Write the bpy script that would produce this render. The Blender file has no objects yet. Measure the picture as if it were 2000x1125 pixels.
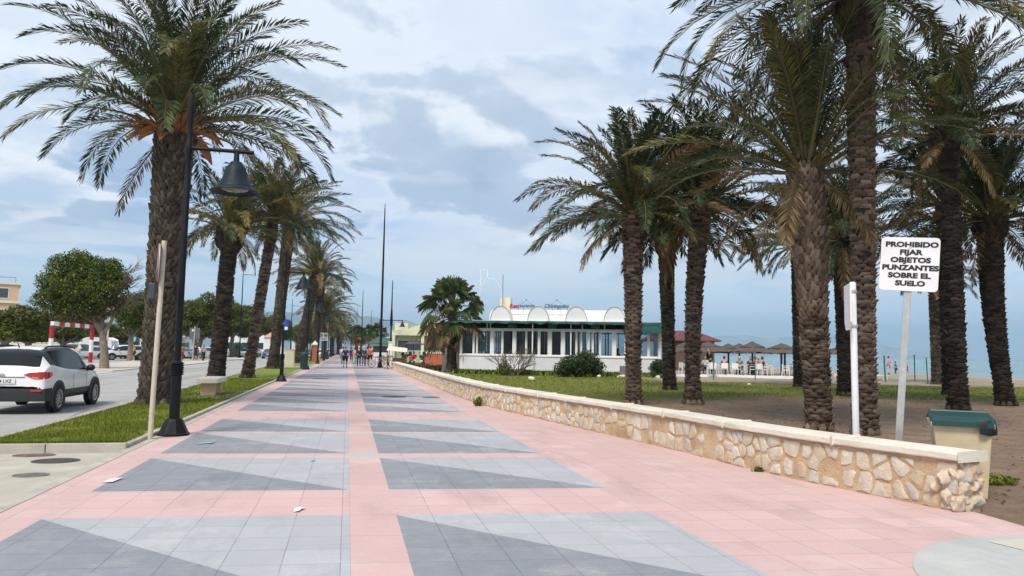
import bpy, bmesh, math, random
import numpy as np
from mathutils import Vector, Matrix, noise as mnoise
R = math.radians
rnd = random.Random(7)
nrs = np.random.RandomState(11)
scn = bpy.context.scene
COL = scn.collection

# ------------------------------------------------------------ camera, sky, sun, exposure
EYE = 1.55
yaw, pitch, roll = R(12.344), R(4.916), R(0.944)
_f = Vector((math.sin(yaw)*math.cos(pitch), math.cos(yaw)*math.cos(pitch), math.sin(pitch)))
_r = Vector((math.cos(yaw), -math.sin(yaw), 0)); _u = _r.cross(_f)
_R = _r*math.cos(roll) + _u*math.sin(roll); _U = -_r*math.sin(roll) + _u*math.cos(roll)
cam_data = bpy.data.cameras.new('camera'); cam = bpy.data.objects.new('camera', cam_data); COL.objects.link(cam)
m = Matrix.Identity(4)
for i in range(3):
    m[i][0] = _R[i]; m[i][1] = _U[i]; m[i][2] = -_f[i]
m[2][3] = EYE
cam.matrix_world = m
cam_data.sensor_width = 36; cam_data.lens = 1450/2000*36
cam_data.clip_start = 0.05; cam_data.clip_end = 40000
scn.camera = cam

SUN_EL, SUN_AZ = R(52), R(215)        # azimuth clockwise from +y
world = bpy.data.worlds.new('World'); scn.world = world; world.use_nodes = True
VL, BL, PL = (0.3, 6.1), (12.2, 5.5), (7.0, 1.9)
def build_world():
    nt = world.node_tree; nt.nodes.clear(); N = nt.nodes.new; L = nt.links.new
    out = N('ShaderNodeOutputWorld'); bg = N('ShaderNodeBackground'); bg.inputs['Strength'].default_value = 0.1
    L(bg.outputs[0], out.inputs[0])
    sky = N('ShaderNodeTexSky'); sky.sky_type = 'NISHITA'; sky.sun_disc = False
    sky.sun_elevation = SUN_EL; sky.sun_rotation = SUN_AZ; sky.altitude = 0; sky.air_density = 1.0; sky.dust_density = 0.6; sky.ozone_density = 1.5
    tc = N('ShaderNodeTexCoord'); sep = N('ShaderNodeSeparateXYZ'); L(tc.outputs['Generated'], sep.inputs[0])
    def math_(op, a, b=None, clamp=False):
        n = N('ShaderNodeMath'); n.operation = op; n.use_clamp = clamp
        for i, v in enumerate((a, b)):
            if v is None: continue
            if isinstance(v, (int, float)): n.inputs[i].default_value = v
            else: L(v, n.inputs[i])
        return n.outputs[0]
    def ramp(x, pts):
        n = N('ShaderNodeValToRGB'); L(x, n.inputs[0]); e = n.color_ramp.elements
        n.color_ramp.interpolation = 'EASE'
        while len(e) > 1: e.remove(e[-1])
        e[0].position = pts[0][0]; e[0].color = (pts[0][1],)*3 + (1,)
        for p, v in pts[1:]:
            k = e.new(p); k.color = (v,)*3 + (1,)
        return n.outputs[0]
    def mix(f, a, b):
        n = N('ShaderNodeMix'); n.data_type = 'RGBA'; 
        if isinstance(f, (int, float)): n.inputs[0].default_value = f
        else: L(f, n.inputs[0])
        for i, v in ((6, a), (7, b)):
            if isinstance(v, tuple): n.inputs[i].default_value = v + (1,)
            else: L(v, n.inputs[i])
        return n.outputs[2]
    z = math_('ADD', math_('MAXIMUM', sep.outputs[2], 0.0), 0.16)
    comb = N('ShaderNodeCombineXYZ')
    L(math_('DIVIDE', sep.outputs[0], z), comb.inputs[0]); L(math_('DIVIDE', sep.outputs[1], z), comb.inputs[1])
    def noise(scale, detail, rough, loc, dist=0.0, vec=None, sc=(1, 1, 1)):
        mp = N('ShaderNodeMapping'); mp.inputs['Location'].default_value = loc; mp.inputs['Scale'].default_value = sc
        L(vec or comb.outputs[0], mp.inputs[0])
        n = N('ShaderNodeTexNoise'); n.inputs['Scale'].default_value = scale; n.inputs['Detail'].default_value = detail
        n.inputs['Roughness'].default_value = rough; n.inputs['Distortion'].default_value = dist
        L(mp.outputs[0], n.inputs[0]); return n.outputs[0]
    veil = ramp(noise(0.60, 10, 0.56, (VL[0], VL[1], 0), 0.5), [(0.30, 0.2), (0.45, 0.75), (0.60, 1.0)])
    blue = mix(0.75, sky.outputs[0], (2.0, 3.4, 6.2))
    base = mix(veil, blue, (5.7, 6.15, 6.8))
    # soft grey bellies with lighter rims: two slightly shifted reads of one field
    bf = noise(1.15, 10, 0.58, (BL[0], BL[1], 0), 0.45)
    bel = ramp(bf, [(0.46, 0.0), (0.54, 0.65), (0.72, 0.95)])
    base = mix(math_('MULTIPLY', bel, ramp(sep.outputs[2], [(0.0, 0.5), (0.2, 1.0), (0.5, 0.7)])), base, (2.6, 3.4, 4.55))
    rim = ramp(bf, [(0.42, 0.0), (0.475, 0.8), (0.50, 0.0)])
    base = mix(math_('MULTIPLY', rim, 0.6), base, (5.9, 6.35, 6.95))
    # cumulus puffs, denser in a band some 8 to 25 degrees up
    cum = noise(2.3, 12, 0.50, (PL[0], PL[1], 0), 0.2)
    band = ramp(sep.outputs[2], [(0.10, 0.0), (0.16, 1.0), (0.30, 0.9), (0.42, 0.0)])
    band2 = ramp(noise(0.8, 3, 0.5, (PL[0]+3.7, PL[1]+3.5, 0)), [(0.40, 0.0), (0.52, 1.0)])
    puff = math_('MULTIPLY', math_('MULTIPLY', ramp(cum, [(0.475, 0.0), (0.55, 0.95), (0.8, 1.0)]), band), band2)
    shade = ramp(noise(2.3, 12, 0.50, (PL[0], PL[1]-0.10, 0), 0.2), [(0.50, 0.0), (0.66, 1.0)])
    base = mix(puff, base, mix(shade, (6.5, 6.8, 7.2), (3.9, 4.8, 6.0)))
    # small flat clouds and streaks near the horizon
    st = ramp(noise(1.0, 8, 0.55, (1.4, 2.3, 0.5), 0.3, tc.outputs['Generated'], (8.0, 8.0, 46)), [(0.46, 0.0), (0.57, 0.8), (0.7, 1.0)])
    low = ramp(sep.outputs[2], [(0.0, 0.8), (0.11, 0.85), (0.17, 0.0)])
    hz = mix(ramp(sep.outputs[2], [(0.0, 1.0), (0.05, 0.8), (0.15, 0.0)]), base, (5.1, 6.4, 7.6))
    res = mix(math_('MULTIPLY', st, low), hz, (5.6, 6.1, 6.75))
    L(res, bg.inputs[0])
build_world()
sun_data = bpy.data.lights.new('sun', 'SUN'); sun = bpy.data.objects.new('sun', sun_data); COL.objects.link(sun)
sun_data.energy = 2.6; sun_data.angle = R(17); sun_data.color = (1.0, 0.92, 0.80)
sd = Vector((math.sin(SUN_AZ)*math.cos(SUN_EL), math.cos(SUN_AZ)*math.cos(SUN_EL), math.sin(SUN_EL)))
sun.rotation_euler = sd.to_track_quat('Z', 'Y').to_euler()
vs = scn.view_settings
vs.view_transform = 'Standard'; vs.look = 'None'; vs.gamma = 1.0; vs.use_curve_mapping = False; vs.exposure = 0.62

# ------------------------------------------------------------ tags
def tag(o, label=None, cat=None, group=None, kind=None):
    if label: o['label'] = label
    if cat: o['category'] = cat
    if group: o['group'] = group
    if kind: o['kind'] = kind
    return o
def empty(name, loc, label, cat, group=None, rz=0.0, sc=1.0):
    o = bpy.data.objects.new(name, None); COL.objects.link(o); o.empty_display_size = 0.2
    o.location = loc; o.rotation_euler = (0, 0, rz); o.scale = (sc,)*3
    return tag(o, label, cat, group)
def kids(o): return [c for c in COL.objects if c.parent == o]
def copy_tree(o, loc=None, rz=None, label=None, group=None, sc=None, parent=None):
    c = o.copy(); COL.objects.link(c)
    if parent: c.parent = parent
    for ch in list(o.children): copy_tree(ch, parent=c)
    if loc is not None: c.location = loc
    if rz is not None: c.rotation_euler = (0, 0, rz)
    if sc is not None: c.scale = (sc,)*3 if isinstance(sc, (int, float)) else sc
    if label: c['label'] = label
    if group: c['group'] = group
    return c

# ------------------------------------------------------------ mesh builder
class MB:
    def __init__(s): s.v = []; s.f = []; s.m = []
    def add(s, vs, fs, mi=0):
        b = len(s.v); s.v.extend([tuple(map(float, p)) for p in vs])
        s.f.extend([tuple(i+b for i in f) for f in fs]); s.m.extend([mi]*len(fs)); return s
    def arr(s, V, F, mi=0):     # numpy verts (n,3), faces (k,4)
        b = len(s.v); s.v.extend(map(tuple, V.tolist())); s.f.extend(map(tuple, (F+b).tolist()))
        s.m.extend([mi]*len(F)); return s
    def box(s, x0, x1, y0, y1, z0, z1, mi=0):
        return s.add([(x0,y0,z0),(x1,y0,z0),(x1,y1,z0),(x0,y1,z0),(x0,y0,z1),(x1,y0,z1),(x1,y1,z1),(x0,y1,z1)],
            [(3,2,1,0),(4,5,6,7),(0,1,5,4),(1,2,6,5),(2,3,7,6),(3,0,4,7)], mi)
    def cbox(s, c, d, mi=0, M=None):
        x, y, z = d[0]/2, d[1]/2, d[2]/2
        P = [Vector(p) for p in [(-x,-y,-z),(x,-y,-z),(x,y,-z),(-x,y,-z),(-x,-y,z),(x,-y,z),(x,y,z),(-x,y,z)]]
        if M is not None: P = [M @ p for p in P]
        return s.add([p+Vector(c) for p in P], [(3,2,1,0),(4,5,6,7),(0,1,5,4),(1,2,6,5),(2,3,7,6),(3,0,4,7)], mi)
    def quad(s, a, b, c, d, mi=0): return s.add([a,b,c,d], [(0,1,2,3)], mi)
    def poly(s, pts, mi=0): return s.add(pts, [tuple(range(len(pts)))], mi)
    def tube(s, pts, rad, n=8, mi=0, cap=True):
        pts = [Vector(p) for p in pts]
        if isinstance(rad, (int, float)): rad = [rad]*len(pts)
        V = []; F = []; prev = None
        for i, p in enumerate(pts):
            t = (pts[min(i+1, len(pts)-1)] - pts[max(i-1, 0)]).normalized()
            if prev is None:
                a = t.orthogonal().normalized() if abs(t.z) < .99 else Vector((1, 0, 0)) - t*t.x
                a.normalize()
            else:
                a = prev - t*prev.dot(t); a.normalize()
            prev = a; b = t.cross(a)
            for k in range(n):
                th = 2*math.pi*k/n
                V.append(p + (a*math.cos(th) + b*math.sin(th))*rad[i])
        for i in range(len(pts)-1):
            for k in range(n):
                k2 = (k+1) % n
                F.append((i*n+k, i*n+k2, (i+1)*n+k2, (i+1)*n+k))
        if cap:
            F.append(tuple(range(n-1, -1, -1))); F.append(tuple((len(pts)-1)*n+k for k in range(n)))
        return s.add(V, F, mi)
    def cone(s, p0, p1, r0, r1, n=10, mi=0): return s.tube([p0, p1], [r0, r1], n, mi)
    def lathe(s, prof, n=20, c=(0,0,0), mi=0, axis='z', caps=True):
        V = []; F = []
        for r, z in prof:
            for k in range(n):
                th = 2*math.pi*k/n; a, b = r*math.cos(th), r*math.sin(th)
                V.append((c[0]+a, c[1]+b, c[2]+z) if axis == 'z' else ((c[0]+z, c[1]+a, c[2]+b) if axis == 'x' else (c[0]+a, c[1]+z, c[2]+b)))
        for i in range(len(prof)-1):
            for k in range(n):
                k2 = (k+1) % n; F.append((i*n+k, i*n+k2, (i+1)*n+k2, (i+1)*n+k))
        if caps:
            F.append(tuple(range(n-1, -1, -1))); F.append(tuple((len(prof)-1)*n+k for k in range(n)))
        return s.add(V, F, mi)
    def prism(s, poly, z0, z1, mi=0, mtop=None):
        n = len(poly); V = [(p[0],p[1],z0) for p in poly] + [(p[0],p[1],z1) for p in poly]
        s.add(V, [(i,(i+1)%n,n+(i+1)%n,n+i) for i in range(n)], mi)
        s.add(V, [tuple(range(n-1,-1,-1))], mi)
        return s.add(V, [tuple(range(n,2*n))], mi if mtop is None else mtop)
    def ball(s, c, r, mi=0, n=8, k=6):
        if isinstance(r, (int, float)): r = (r, r, r)
        V = []; F = []
        for j in range(k+1):
            ph = -math.pi/2 + math.pi*j/k
            for i in range(n):
                th = 2*math.pi*i/n
                V.append((c[0]+r[0]*math.cos(ph)*math.cos(th), c[1]+r[1]*math.cos(ph)*math.sin(th), c[2]+r[2]*math.sin(ph)))
        for j in range(k):
            for i in range(n):
                i2 = (i+1) % n; F.append((j*n+i, j*n+i2, (j+1)*n+i2, (j+1)*n+i))
        return s.add(V, F, mi)
    def mesh(s, name, mats, smooth=None):
        me = bpy.data.meshes.new(name); me.from_pydata(s.v, [], s.f)
        for mt in (mats if isinstance(mats, (list, tuple)) else [mats]): me.materials.append(mt)
        if len(set(s.m)) > 1 or (s.m and s.m[0]): me.polygons.foreach_set('material_index', s.m)
        if smooth:
            me.polygons.foreach_set('use_smooth', [True]*len(s.f))
            try: me.set_sharp_from_angle(angle=R(smooth))
            except Exception: pass
        me.update(); return me
    def build(s, name, mats, parent=None, smooth=None, bevel=None, loc=None, rz=None):
        o = bpy.data.objects.new(name, s.mesh(name, mats, smooth)); COL.objects.link(o)
        if parent: o.parent = parent
        if loc: o.location = loc
        if rz: o.rotation_euler = (0, 0, rz)
        if bevel:
            b = o.modifiers.new('bevel', 'BEVEL'); b.width = bevel; b.segments = 2; b.limit_method = 'ANGLE'; b.angle_limit = R(40)
        return o
def link_mesh(name, me, parent=None, loc=None, rz=0):
    o = bpy.data.objects.new(name, me); COL.objects.link(o)
    if parent: o.parent = parent
    if loc: o.location = loc
    if rz: o.rotation_euler = (0, 0, rz)
    return o
def struct(name, mb, mats, smooth=None, bevel=None):
    o = mb.build(name, mats, None, smooth, bevel); o['kind'] = 'structure'; return o

# ------------------------------------------------------------ materials
class NT:
    def __init__(s, name):
        s.m = bpy.data.materials.new(name); s.m.use_nodes = True; s.t = s.m.node_tree; s.t.nodes.clear()
        s.out = s.N('ShaderNodeOutputMaterial'); s.p = s.N('ShaderNodeBsdfPrincipled'); s.L(s.p.outputs[0], s.out.inputs[0])
        s._pos = None
    def N(s, k): return s.t.nodes.new(k)
    def L(s, a, b): s.t.links.new(a, b)
    @property
    def pos(s):
        if s._pos is None: s._pos = s.N('ShaderNodeNewGeometry').outputs['Position']
        return s._pos
    def vec(s, sc=(1,1,1), loc=(0,0,0), rot=(0,0,0), src=None):
        n = s.N('ShaderNodeMapping'); n.inputs['Location'].default_value = loc; n.inputs['Scale'].default_value = sc; n.inputs['Rotation'].default_value = rot
        s.L(src or s.pos, n.inputs[0]); return n.outputs[0]
    def noise(s, scale, detail=4, rough=.55, vec=None, dist=0):
        n = s.N('ShaderNodeTexNoise'); n.inputs['Scale'].default_value = scale; n.inputs['Detail'].default_value = detail
        n.inputs['Roughness'].default_value = rough; n.inputs['Distortion'].default_value = dist
        s.L(vec or s.pos, n.inputs[0]); return n.outputs[0]
    def math(s, op, a, b=0.0, clamp=False):
        n = s.N('ShaderNodeMath'); n.operation = op; n.use_clamp = clamp
        for i, v in enumerate((a, b)):
            if isinstance(v, (int, float)): n.inputs[i].default_value = v
            else: s.L(v, n.inputs[i])
        return n.outputs[0]
    def rng(s, x, a, b, c=0.0, d=1.0):
        n = s.N('ShaderNodeMapRange'); s.L(x, n.inputs[0])
        for i, v in enumerate((a, b, c, d)): n.inputs[i+1].default_value = v
        return n.outputs[0]
    def mix(s, f, a, b, mode='MIX'):
        n = s.N('ShaderNodeMix'); n.data_type = 'RGBA'; n.blend_type = mode
        if isinstance(f, (int, float)): n.inputs[0].default_value = f
        else: s.L(f, n.inputs[0])
        for i, v in ((6, a), (7, b)):
            if isinstance(v, (tuple, list)): n.inputs[i].default_value = tuple(v[:3]) + (1,)
            else: s.L(v, n.inputs[i])
        return n.outputs[2]
    def ramp(s, x, pts):
        n = s.N('ShaderNodeValToRGB'); s.L(x, n.inputs[0]); e = n.color_ramp.elements
        while len(e) > 1: e.remove(e[-1])
        e[0].position = pts[0][0]; e[0].color = tuple(pts[0][1]) + (1,)
        for p, v in pts[1:]: e.new(p).color = tuple(v) + (1,)
        return n.outputs[0]
    def island(s): return s.N('ShaderNodeNewGeometry').outputs['Random Per Island']
    def base(s, c):
        if isinstance(c, (tuple, list)): s.p.inputs['Base Color'].default_value = tuple(c[:3]) + (1,)
        else: s.L(c, s.p.inputs['Base Color'])
    def set(s, **k):
        for a, v in k.items():
            i = s.p.inputs[a.replace('_', ' ')]
            if isinstance(v, (int, float)): i.default_value = v
            else: s.L(v, i)
    def bump(s, h, strength=.5, dist=.01):
        b = s.N('ShaderNodeBump'); b.inputs['Strength'].default_value = strength; b.inputs['Distance'].default_value = dist
        s.L(h, b.inputs['Height']); s.L(b.outputs[0], s.p.inputs['Normal'])
def sc3(c, k): return tuple(min(1, max(0, v*k)) for v in c)
def mat(name, col, rough=.7, var=.15, scale=3.0, bump=0.0, bscale=30.0, metal=0.0, col2=None, island=0.0, coat=0.0, spec=.5, scale2=None):
    n = NT(name)
    c = n.mix(n.rng(n.noise(scale, 5, .6), .3, .7), sc3(col, 1-var), col2 or sc3(col, 1+var))
    if scale2: c = n.mix(n.rng(n.noise(scale2, 5, .65), .35, .75, 0, .5), c, sc3(col, .55))
    if island:
        h = n.N('ShaderNodeHueSaturation'); n.L(c, h.inputs['Color']); n.L(n.rng(n.island(), 0, 1, 1-island, 1+island), h.inputs['Value']); c = h.outputs[0]
    n.base(c); n.set(Roughness=rough, Metallic=metal)
    n.p.inputs['Specular IOR Level'].default_value = spec
    if coat: n.p.inputs['Coat Weight'].default_value = coat; n.p.inputs['Coat Roughness'].default_value = .05
    if bump: n.bump(n.noise(bscale, 5, .6), bump, .02)
    return n.m
def leafmat(name, col, col2, trans=.25, rough=.58, isl=.45):
    n = NT(name)
    c = n.mix(n.island(), col, col2)
    c = n.mix(n.rng(n.noise(.9, 3), .35, .65, 0, .6), c, sc3(col, .75))
    h = n.N('ShaderNodeHueSaturation'); n.L(c, h.inputs['Color']); n.L(n.rng(n.island(), 0, 1, 1-isl, 1+isl), h.inputs['Value']); c = h.outputs[0]
    n.base(c); n.set(Roughness=rough); n.p.inputs['Specular IOR Level'].default_value = .2
    t = n.N('ShaderNodeBsdfTranslucent'); n.L(c, t.inputs[0])
    mx = n.N('ShaderNodeMixShader'); mx.inputs[0].default_value = trans
    n.L(n.p.outputs[0], mx.inputs[1]); n.L(t.outputs[0], mx.inputs[2]); n.L(mx.outputs[0], n.out.inputs[0])
    return n.m
def glassmat(name, tint, through=.6, rough=.02):
    n = NT(name); n.t.nodes.remove(n.p)
    tr = n.N('ShaderNodeBsdfTransparent'); tr.inputs[0].default_value = tuple(tint) + (1,)
    gl = n.N('ShaderNodeBsdfGlossy'); gl.inputs['Roughness'].default_value = rough
    fr = n.N('ShaderNodeFresnel'); fr.inputs[0].default_value = 1.5
    mx = n.N('ShaderNodeMixShader'); n.L(n.math('ADD', fr.outputs[0], 1-through-.4, True), mx.inputs[0])
    n.L(tr.outputs[0], mx.inputs[1]); n.L(gl.outputs[0], mx.inputs[2]); n.L(mx.outputs[0], n.out.inputs[0])
    return n.m
M = {}
def pavemat(name, c, tw=.415, th=.405, ox=.0, oy=.0, var=.075, stain=.5):
    n = NT(name)
    b = n.N('ShaderNodeTexBrick'); b.offset = 0; b.squash = 1
    b.inputs['Scale'].default_value = 1; b.inputs['Brick Width'].default_value = tw; b.inputs['Row Height'].default_value = th
    b.inputs['Mortar Size'].default_value = .0035; b.inputs['Mortar Smooth'].default_value = .2; b.inputs['Bias'].default_value = 0
    b.inputs['Color1'].default_value = sc3(c, 1-var) + (1,); b.inputs['Color2'].default_value = sc3(c, 1+var) + (1,); b.inputs['Mortar'].default_value = sc3(c, .55) + (1,)
    n.L(n.vec(loc=(ox, oy, 0)), b.inputs['Vector'])
    big = n.noise(.5, 6, .6); fine = n.noise(22, 6, .7); mid = n.noise(3.5, 6, .65, dist=.5)
    col = n.mix(n.rng(big, .35, .7, 0, stain), b.outputs[0], sc3(c, .84))
    col = n.mix(n.rng(mid, .48, .75, 0, .5), col, sc3((c[0]*.5+.33, c[1]*.5+.3, c[2]*.5+.28), .82))
    col = n.mix(n.rng(fine, .3, .7, 0, .22), col, sc3(c, .7))
    # worn dark specks and gum spots
    v = n.N('ShaderNodeTexVoronoi'); v.inputs['Scale'].default_value = 1.6; v.inputs['Randomness'].default_value = 1; n.L(n.pos, v.inputs['Vector'])
    spots = n.math('LESS_THAN', n.math('ADD', v.outputs['Distance'], n.math('MULTIPLY', n.noise(30, 2), .05)), .062)
    col = n.mix(n.math('MULTIPLY', spots, .4), col, sc3(c, .35))
    col = n.mix(n.math('MULTIPLY', n.rng(n.noise(1.1, 8, .72, n.vec(sc=(1, .35, 1))), .52, .68), .5), col, sc3(c, .58))
    col = n.mix(n.math('MULTIPLY', n.rng(n.noise(.9, 9, .75, n.vec(loc=(4, 9, 0))), .54, .66), .42), col, (c[0]*.4+.38, c[1]*.4+.36, c[2]*.4+.345))
    col = n.mix(n.math('MULTIPLY', n.rng(b.outputs['Fac'], .02, .6), n.rng(n.noise(2.2, 5, .7), .4, .65, 0, .7)), col, sc3(c, .33))
    n.base(col); n.set(Roughness=n.rng(fine, .2, .8, .62, .85))
    h = n.math('SUBTRACT', n.math('MULTIPLY', fine, .25), b.outputs['Fac'])
    n.bump(h, .35, .006)
    return n.m
PINK = (.585, .40, .382)
M['pink'] = pavemat('pink_paving', PINK)
M['pink_strip'] = pavemat('pink_strip_paving', (.575, .392, .372), tw=.44, th=.81, ox=-.07)
M['light'] = pavemat('light_grey_paving', (.40, .41, .435))
M['dark'] = pavemat('dark_grey_paving', (.23, .245, .272), stain=.25)
M['plinth_grey'] = pavemat('pale_paving', (.46, .47, .45), tw=3.1, th=3.3)
M['kerb'] = mat('kerb_concrete', (.44, .41, .35), .85, .15, 4, .4, 40, scale2=1.5)
M['concrete'] = mat('concrete', (.43, .42, .39), .85, .12, 1.2, .3, 40, scale2=.9)
n = NT('road_asphalt'); c = n.mix(n.rng(n.noise(.6, 6, .65), .3, .7), (.30, .295, .285), (.40, .395, .38))
c = n.mix(n.rng(n.noise(.8, 7, .6, n.vec(sc=(1.6, .05, 1))), .5, .7, 0, .55), c, (.20, .195, .19)); c = n.mix(n.rng(n.noise(60, 3, .7), .5, .8, 0, .3), c, (.16, .155, .15))
w_ = n.N('ShaderNodeTexVoronoi'); w_.feature = 'DISTANCE_TO_EDGE'; w_.inputs['Scale'].default_value = .22; n.L(n.vec(sc=(1, .5, 1), loc=(3, 1, 0)), w_.inputs['Vector']); c = n.mix(n.math('MULTIPLY', n.math('LESS_THAN', w_.outputs['Distance'], .006), .55), c, (.10, .098, .095))
n.base(c); n.set(Roughness=.92); n.bump(n.noise(90, 4, .7), .3, .01); M['asphalt'] = n.m
M['beige_pave'] = mat('beige_sidewalk', (.48, .44, .39), .85, .12, .8, .2, 30)
M['parking'] = mat('parking_surface', (.38, .36, .33), .9, .14, .25, .2, 30, scale2=.2)
M['white_line'] = mat('white_road_paint', (.68, .68, .66), .7, .12, 5)
M['black_metal'] = mat('black_lamp_metal', (.005, .006, .008), .5, .2, 6, .05, 60, spec=.25)
M['bell'] = mat('blue_black_bell_metal', (.010, .019, .028), .55, .2, 5, spec=.2)
M['lens'] = mat('lamp_lens', (.16, .145, .12), .2, .05, 4)
M['galv'] = mat('galvanised_metal', (.46, .47, .47), .45, .12, 9, metal=.55)
M['cream_pole'] = mat('cream_painted_pole', (.52, .46, .36), .6, .1, 6)
M['white_paint'] = mat('white_paint', (.74, .74, .73), .6, .05, 2.0)
M['white_wall'] = mat('white_render_wall', (.72, .73, .75), .85, .06, .9, .15, 30, scale2=.35)
M['cream_wall'] = mat('cream_render', (.66, .60, .48), .85, .06, .8, .1, 30)
M['vault'] = mat('cream_vault', (.72, .70, .63), .8, .06, .8)
M['green_awning'] = mat('teal_awning', (.008, .085, .078), .6, .35, 2.2)
M['dark_in'] = mat('dark_interior', (.012, .012, .015), .8, .3, 2)
M['curtain'] = mat('grey_curtain', (.50, .52, .55), .9, .3, 3)
M['pane'] = glassmat('window_pane', (.62, .68, .70), .62)
M['carglass'] = glassmat('car_glass', (.18, .22, .22), .62, .02)
M['far_glass'] = mat('dark_window_glass', (.03, .045, .06), .12, .3, 3, spec=.7)
M['tyre'] = mat('tyre_rubber', (.014, .014, .015), .8, .2, 20)
M['rim'] = mat('alloy_rim', (.42, .43, .45), .35, .1, 10, metal=.7)
M['black_plastic'] = mat('black_plastic', (.016, .017, .019), .55, .2, 8)
M['tail'] = mat('red_tail_light', (.42, .012, .015), .12, .2, 20, coat=1)
M['red_paint'] = mat('red_paint', (.36, .012, .02), .45, .1, 6)
M['wood'] = mat('wood', (.16, .10, .06), .75, .3, 4)
M['thatch'] = mat('thatch_straw', (.078, .06, .052), .95, .35, 7, .8, 40, island=.25)
M['green_post'] = mat('green_post', (.015, .16, .10), .5, .15, 6)
M['skin'] = mat('skin', (.46, .27, .19), .55, .08, 8)
M['hair_dark'] = mat('dark_hair', (.02, .015, .012), .6, .3, 20)
M['hair_grey'] = mat('grey_hair', (.45, .43, .40), .7, .2, 20)
M['brick'] = mat('terracotta_brick', (.36, .10, .045), .8, .12, 4, .3, 30)
M['maroon'] = mat('maroon_roof', (.12, .035, .035), .8, .15, 2)
_cols = {}
def paint(rgb, rough=.5, coat=0.0):
    k = (tuple(rgb), rough, coat)
    if k not in _cols: _cols[k] = mat('paint_%d' % len(_cols), rgb, rough, .06, 3, coat=coat)
    return _cols[k]
def cloth(rgb):
    k = (tuple(rgb), 'c')
    if k not in _cols: _cols[k] = mat('cloth_%d' % len(_cols), rgb, .9, .18, 9, .3, 60)
    return _cols[k]
# ------------------------------------------------------------ setting: ground, paving, road, lawns, beach, sea, hills
SK = -0.088                                   # the paving rows run a little askew
def row_y(y0, x): return y0 + SK*x
def skew_mats():                              # shear the tile grid along with the rows
    for k in ('pink', 'pink_strip', 'light', 'dark'):
        t = M[k].node_tree; b = next(n for n in t.nodes if n.type == 'TEX_BRICK'); mp = b.inputs['Vector'].links[0].from_node
        src = mp.inputs[0].links[0].from_socket
        sp = t.nodes.new('ShaderNodeSeparateXYZ'); cb = t.nodes.new('ShaderNodeCombineXYZ'); ml = t.nodes.new('ShaderNodeMath'); ad = t.nodes.new('ShaderNodeMath')
        ml.operation = 'MULTIPLY'; ml.inputs[1].default_value = -SK; ad.operation = 'ADD'
        t.links.new(src, sp.inputs[0]); t.links.new(sp.outputs[0], ml.inputs[0]); t.links.new(sp.outputs[1], ad.inputs[0]); t.links.new(ml.outputs[0], ad.inputs[1])
        t.links.new(sp.outputs[0], cb.inputs[0]); t.links.new(ad.outputs[0], cb.inputs[1]); t.links.new(cb.outputs[0], mp.inputs[0])
skew_mats()
WALL = [(6.12, 6.55), (5.52, 9.0), (5.18, 12.0), (4.42, 17.0), (3.86, 21.8), (3.66, 30.0), (3.62, 44.0), (3.56, 60.0)]
def wall_x(y):
    for a, b in zip(WALL, WALL[1:]):
        if y <= b[1]:
            t = (y-a[1])/(b[1]-a[1]); return a[0]+(b[0]-a[0])*t
    return WALL[-1][0]
panels = [(-1.1, 1.42), (1.80, 4.32), (4.72, 7.26), (8.57, 11.05), (11.52, 14.27), (14.5, 17.1), (19.2, 21.63), (22.04, 24.58), (25.1, 27.56)]
y = 28.86
g = 0
while y < 240:
    for k in range(3): panels.append((y, y+2.5)); y += 2.92
    y += (1.7 if g % 2 == 0 else .9); g += 1
XL, XP, XS, XS2, XR = -3.06, -2.61, .07, .50, 2.97
pm = MB()
def slab(x0, x1, ya, yb, mi, z=0.0):
    if yb - ya < 1e-6: return
    pm.quad((x0, row_y(ya, x0), z), (x1, row_y(ya, x1), z), (x1, row_y(yb, x1), z), (x0, row_y(yb, x0), z), mi)
cuts = [-4.0]
for a, b in panels: cuts += [a, b]
cuts.append(260.0)
for i in range(len(cuts)-1):
    a, b = cuts[i], cuts[i+1]
    ispan = i % 2 == 1
    slab(XL, XP, a, b, 0)
    narrow = (not ispan) and b-a < .6
    slab(XS, XS2, a, b, 4 if narrow else 1)
    for x0, x1 in ((XP, XS), (XS2, XR)):
        if not ispan: slab(x0, x1, a, b, 0)
        else:
            A = (x0, row_y(a, x0), 0); B = (x1, row_y(a, x1), 0); Cc = (x1, row_y(b, x1), 0); D = (x0, row_y(b, x0), 0)
            pm.add([A, B, D], [(0, 1, 2)], 3); pm.add([B, Cc, D], [(0, 1, 2)], 2)
ys = [-4, 2, 4, 5, 5.9, 6.5] + [w[1] for w in WALL[1:]] + [75, 110, 160, 260]
for a, b in zip(ys, ys[1:]):
    fx = lambda q: 6.25 if q <= 5.95 else (6.3 if q <= 6.5 else (wall_x(q)+.15 if q <= 60 else 5.6))
    pm.quad((XR, row_y(a, XR) if a == -4 else a, 0), (fx(a), a, 0), (fx(b), b, 0), (XR, b if b < 260 else row_y(260, XR), 0), 0)
struct('promenade', pm, [M['pink'], M['pink_strip'], M['light'], M['dark'], M['plinth_grey']])
# kerb line along the promenade's left edge (flush blocks), stops are shown as joints
kb = MB()
yy = -4.0
while yy < 250:
    w = .99; kb.box(-3.21, -3.065, yy, yy+w-.008, -.2, .004); yy += 1.0
struct('kerb_line', kb, M['kerb'])
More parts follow.
